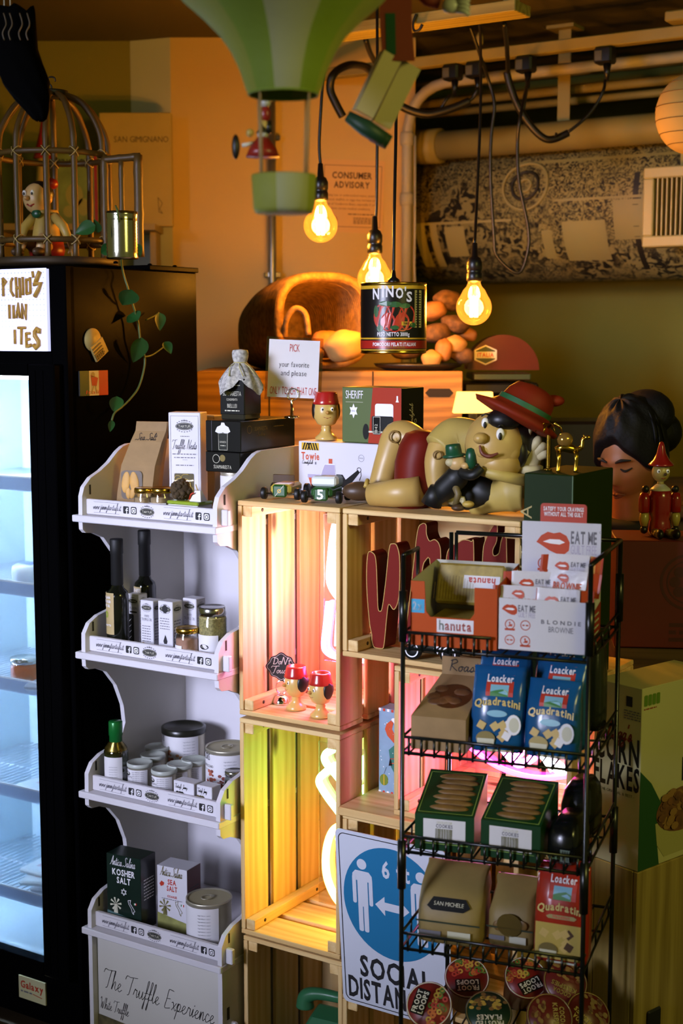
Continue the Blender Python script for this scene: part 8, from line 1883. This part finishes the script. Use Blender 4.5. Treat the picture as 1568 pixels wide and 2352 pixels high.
# meat slicer
sl = at(1150, 880, 4.45); SLR = pm('slicer_red', '4a130c', .3, coat=.3)
t = thing('meat_slicer', 'dark red domed meat slicer with a hexagon badge on the back counter', 'slicer', (sl.x, 4.45, BB)); H0 = sl.z - BB
m = MB(); m.bb(-.12, .12, -.12, .16, 0, H0 - .03, BLACKP, .008); m.bb(-.125, .1, -.13, .14, H0 - .03, H0 + .005, BLACKP, .006); m.build('base', t)
m = MB(); m.bb(-.1, .075, -.14, .1, H0 + .012, H0 + .035, SILVER, .004); m.build('carriage', t)
m = MB(); o_ = [(.105 * math.cos(k * pi / 20) * 1.05 + .0, H0 + .042 + .108 * math.sin(k * pi / 20)) for k in range(21)]; m.prism(o_, -.06, .06, SLR, None, True); m.build('dome', t, bev=.012)
m = MB(); F = FRONT(-.0605, e=3); hxg = lambda s_: [(-.055 + s_ * 1.0 * math.cos(k * pi / 3 + pi / 6) * 1.1, H0 + .088 + s_ * .85 * math.sin(k * pi / 3 + pi / 6)) for k in range(6)]
m.poly(hxg(.036), PALE, F); m.poly(hxg(.031), pm('badge_green', '2a3a22', .5), F @ T(0, 0, .0004)); m.rect(-.086, H0 + .078, -.024, H0 + .098, PALE, F @ T(0, 0, .0008)); m.text('ITALIA', F @ T(-.055, H0 + .082, .0012), .012, RED, bold=1, width=.05); m.build('badge', t)
m = MB(); m.tube([(.04, -.02, H0 + .03), (.06, -.05, H0 + .01), (.06, -.05, H0 - .02)], .008, BLACKP, 10); m.build('knob', t)
lp = at(1086, 948, 4.13)
t = thing('counter_lamp', 'small glowing warm lamp box on the back counter below the slicer', 'lamp', (lp.x, 4.13, BB)); H1 = lp.z - BB
m = MB(); m.lathe([(.05, 0), (.05, .012), (.012, .016), (.012, H1 - .004)], BLACKM, 20); m.build('foot', t)
m = MB(); wd = at(1132, 930, 4.13).x - at(1040, 930, 4.13).x; hh = at(1086, 900, 4.13).z - lp.z
m.loft([[(-wd / 2, -.03, H1), (wd / 2, -.03, H1), (wd / 2, .03, H1), (-wd / 2, .03, H1)], [(-wd / 2 + .012, -.024, H1 + hh), (wd / 2 - .004, -.024, H1 + hh), (wd / 2 - .004, .024, H1 + hh), (-wd / 2 + .012, .024, H1 + hh)]], em('lamp_glow', 'ffbe60', 1.5), smooth=False); m.build('lamp_shade', t)
t = thing('black_machine', 'black counter machine standing right of the glowing lamp box', 'machine', (at(1250, 960, 4.5).x, 4.52, BB)); m = MB(); m.bb(-.0, .2, -.1, .12, 0, at(1250, 968, 4.42).z - BB, BLACKP, .01); m.build('housing', t)

# ------------------------------------------------------------------ hanging decorations near the camera
GA = pm('balloon_green', '93993a', .7, bump=.2, bscale=120); GB2 = pm('balloon_deep_green', '7f962e', .7, bump=.2, bscale=120); GP = pm('balloon_pale', 'a9ab80', .7, bump=.2, bscale=120)
YB = 1.9; b0 = at(652, 490, YB)
t = thing('hanging_balloon', 'green paper hot air balloon with a little basket hanging near the camera', 'decoration', b0)
def zy(y): return at(652, y, YB).z - b0.z
def gore(prof, name, off=0):
    m = MB(); n = 64
    vs = [(r_ * math.cos(2 * pi * k / n), r_ * math.sin(2 * pi * k / n), z_) for r_, z_ in prof for k in range(n)]
    m.v = [Vector(v) for v in vs]
    for i in range(len(prof) - 1):
        for k in range(n):
            deg = (math.degrees(2 * pi * (k + .5) / n) + off) % 360; gi = int(deg // 36) if name != 'basket' else (7 if 250 < deg < 312 else 1)
            m.f.append((i * n + k, i * n + (k + 1) % n, (i + 1) * n + (k + 1) % n, (i + 1) * n + k)); m.m.append(m.mi(GP if gi == 7 else (GA if gi % 2 else GB2))); m.s.append(True)
    return m.build(name, t)
gore([(.0455, zy(217)), (.049, zy(205)), (.056, zy(165)), (.0675, zy(120)), (.083, zy(80)), (.105, zy(40)), (.13, zy(0)), (.152, zy(-45)), (.168, zy(-110)), (.17, zy(-180)), (.158, zy(-260)), (.128, zy(-330)), (.08, zy(-380)), (.02, zy(-402))], 'envelope', -8)
m = MB(); m.tube([(.0455 * math.cos(k * pi / 20), .0455 * math.sin(k * pi / 20), zy(217)) for k in range(40)], .0016, GB2, 6, closed=True); m.build('mouth_hoop', t)
gore([(.0, .001), (.037, .0), (.04, .006), (.0425, zy(404)), (.0415, zy(402)), (.039, .008), (0, .004)], 'basket', -8)
for k in range(4):
    a_ = rad(50 + 90 * k); m = MB(); m.tube([(.041 * math.cos(a_), .041 * math.sin(a_), zy(402)), (.0445 * math.cos(a_), .0445 * math.sin(a_), zy(217))], .0016, pm('pale_ribbon', 'a88a5a', .6), 6); m.build('ribbon', t)
m = MB(); m.tube([(0, 0, zy(-402)), (0, 0, CZ - b0.z)], .0012, CORDM, 6); m.build('cord', t)
# two little hanging clown toys behind the balloon cords
for px, py, lab, k in ((609, 262, 'upper tiny red and white clown toy hanging before the conduit', 0), (603, 335, 'lower tiny red and white clown toy with a black shoe hanging before the conduit', 1)):
    c = at(px, py, 2.13); t = thing('clown_toy', lab, 'toy', c, 0, 'tiny hanging toys')
    m = MB(); m.ball((0, 0, .0), (.008, .008, .012), DRED) if not k else m.lathe([(.025, -.016), (.02, -.004), (.008, .012), (.0, .013)], DRED, 16); m.build('body', t)
    m = MB(); m.ball((0, 0, .016), (.008, .008, .007), PWH); m.lathe([(.01, .018), (.007, .022), (.003, .035), (0, .036)], DBLK, 12); m.build('head', t)
    m = MB()
    if k: m.tube([(-.012, 0, .004), (-.03, -.004, .0)], .003, PALE, 6); m.ball((-.039, -.004, -.002), (.006, .008, .018), DBLK); m.ball((-.018, -.004, .018), .006, DYEL)
    else: m.tube([(0, 0, -.01), (-.004, 0, -.03)], [.006, .004], DYEL, 8); m.tube([(.004, 0, -.01), (.006, 0, -.028)], [.005, .004], DBLK, 8)
    m.build('limbs', t); m = MB(); m.tube([(0, 0, .035), (0, 0, CZ - c.z)], .0006, CORDM, 5); m.build('cord', t)
# marionette
YM = 2.13; m0 = at(905, 130, YM)
t = thing('hanging_marionette', 'wooden marionette in red jacket and green shoes hanging at the top edge', 'marionette', m0)
def mq(px, py, dy=0): return at(px, py, YM + dy) - m0
MW = pm('marionette_wood', 'b8a878', .6); MRD = pm('marionette_red', '7a2a14', .7); MGR = pm('marionette_green', '1c3f24', .5)
m = MB(); m.loft([[mq(a, y, d) for a, d in ((x0, -.03), (x1, -.03), (x1, .03), (x0, .03))] for y, x0, x1 in ((140, 878, 952), (60, 872, 946), (-20, 872, 944), (-60, 880, 936))], MRD, smooth=False); m.build('jacket', t)
m = MB(); a_, b_ = mq(896, 30, -.031), mq(898, 125, -.031); m.loft([[b_ + Vector((-.007, 0, 0)), b_ + Vector((.007, 0, 0)), b_ + Vector((.007, .002, 0)), b_ + Vector((-.007, .002, 0))], [a_ + Vector((-.007, 0, 0)), a_ + Vector((.007, 0, 0)), a_ + Vector((.007, .002, 0)), a_ + Vector((-.007, .002, 0))]], DGRN, smooth=False); m.build('scarf', t)
for (p0, p1, dy, rr_) in (((897, 128), (832, 262), -.016, .021), ((940, 150), (872, 288), .024, .021)):
    m = MB(); m.tube([mq(*p0, dy), mq(*p1, dy)], [rr_, rr_ * .95], MW, 4, smooth=False, up=(.75, .85, .36)); m.build('leg', t)
for (p0, p1, dy) in (((797, 266), (884, 322), -.012), ((828, 288), (893, 328), .02)):
    m = MB(); m.tube([mq(*p0, dy), mq((p0[0] + p1[0]) / 2, (p0[1] + p1[1]) / 2, dy), mq(*p1, dy)], [.008, .0125, .011], MGR, 8); m.build('shoe', t)
m = MB(); m.tube([mq(940, -50), mq(985, 0), mq(1010, 8)], [.012, .011, .009], MRD, 10); m.build('sleeve', t)
m = MB(); h_ = mq(1035, 14, -.02); m.ball(h_, (.013, .01, .011), PWH)
for k in range(4): m.tube([h_ + Vector((.008, -.004, .008 - .005 * k)), h_ + Vector((.02, -.006, .009 - .006 * k)), h_ + Vector((.026, -.006, .004 - .006 * k))], [.004, .0036, .003], PWH, 8)
m.tube([h_ + Vector((0, -.004, .009)), h_ + Vector((.008, -.008, .018))], [.004, .003], PWH, 8); m.build('hand', t)
m = MB(); m.tube([mq(878, -50), mq(855, -20), mq(850, 5)], [.012, .011, .009], MRD, 10); m.build('sleeve', t)
m = MB(); m.lathe([(0, -.005), (.03, 0), (.034, .02), (.02, .03)], PWH, 16, T(*mq(908, -60))); m.build('collar', t)
m = MB(); m.ball(mq(908, -120), (.036, .036, .04), MW); m.ball(mq(908, -118) + Vector((0, -.038, 0)), .008, MW); m.build('head', t)
m = MB(); m.ball(mq(908, -140) + Vector((0, .006, 0)), (.038, .036, .032), DBLK); m.build('hair', t)
m = MB()
for px, py in ((908, -175), (1035, -5), (850, 0)): a_ = mq(px, py); m.tube([a_, (a_.x * .7, a_.y, CZ - m0.z)], .0007, CORDM, 5)
m.build('strings', t)
# black draped figure at the top left corner
YK = 2.6; k0 = at(60, 150, YK)
t = thing('black_draped_figure', 'black draped cloth figure hanging at the top left corner', 'decoration', k0)
BLKC = pm('black_velvet', '030303', .95, spec=.03, bump=.3, bscale=60)
rings = []
for y, x0, x1 in ((22, -22, 78), (40, -30, 84), (80, -30, 82), (120, -22, 86), (150, -12, 100), (190, 5, 112), (220, 28, 114), (250, 60, 112), (268, 74, 106), (273, 84, 100)):
    a_, b_ = at(x0, y, YK) - k0, at(x1, y, YK) - k0; c_ = (a_ + b_) / 2; w2 = (b_.x - a_.x) / 2
    rings.append([c_ + Vector((w2 * (1 + .06 * math.sin(5 * q_ + y * .1)) * math.cos(q_), w2 * .7 * (1 + .1 * math.sin(7 * q_ + y * .13)) * math.sin(q_), .006 * math.sin(6 * q_ + y))) for q_ in [2 * pi * j / 28 for j in range(28)]])
m = MB(); m.loft(rings, BLKC); m.build('cloth', t)
m = MB()
for px in (8, 22, 45, 62): m.tube(catmull([at(px, 30, YK - .048) - k0, at(px + 6, 55, YK - .05) - k0, at(px - 2, 75, YK - .05) - k0, at(px + 2, 92, YK - .05) - k0], 5), .0011, pm('gold_thread', '4a3a1a', .5), 5)
m.build('gold_thread', t)
m = MB()
for px in (10, 24): a_ = at(px, 26, YK) - k0; m.tube([a_, (a_.x, a_.y, CZ - k0.z)], .0009, PALE, 5)
m.build('strings', t)


# ------------------------------------------------------------------ sub-parts hang on the part they belong to
SUBS = {'face_paint': 'head', 'nose': 'head', 'hair': 'head', 'hat_band': 'hat', 'whisker': 'head', 'door_glass': 'door_frame', 'led_strip': 'door_frame', 'pasta_lettering': 'sign_panel', 'filament': 'glass', 'window_film': 'carton',
        'clip_ring': 'stand', 'raffia_tie': 'paper_cap', 'dial': 'dial_ring', 'header_tab': 'header_card', 'eyebrow': 'body', 'eyelashes': 'body', 'lips': 'body', 'hang_tag': 'housing', 'tag': 'housing', 'strain_relief': 'housing', 'wire_rib': 'shade', 'mouth_hoop': 'envelope', 'relief': 'plaque'}
for o in list(bpy.data.objects):
    if o.parent is None: continue
    to = SUBS.get(o.name.split('.')[0])
    if not to: continue
    c = [k for k in kids(o.parent) if k.name.split('.')[0] == to]
    if len(c) == 1 and c[0].parent.parent is None: o.parent = c[0]
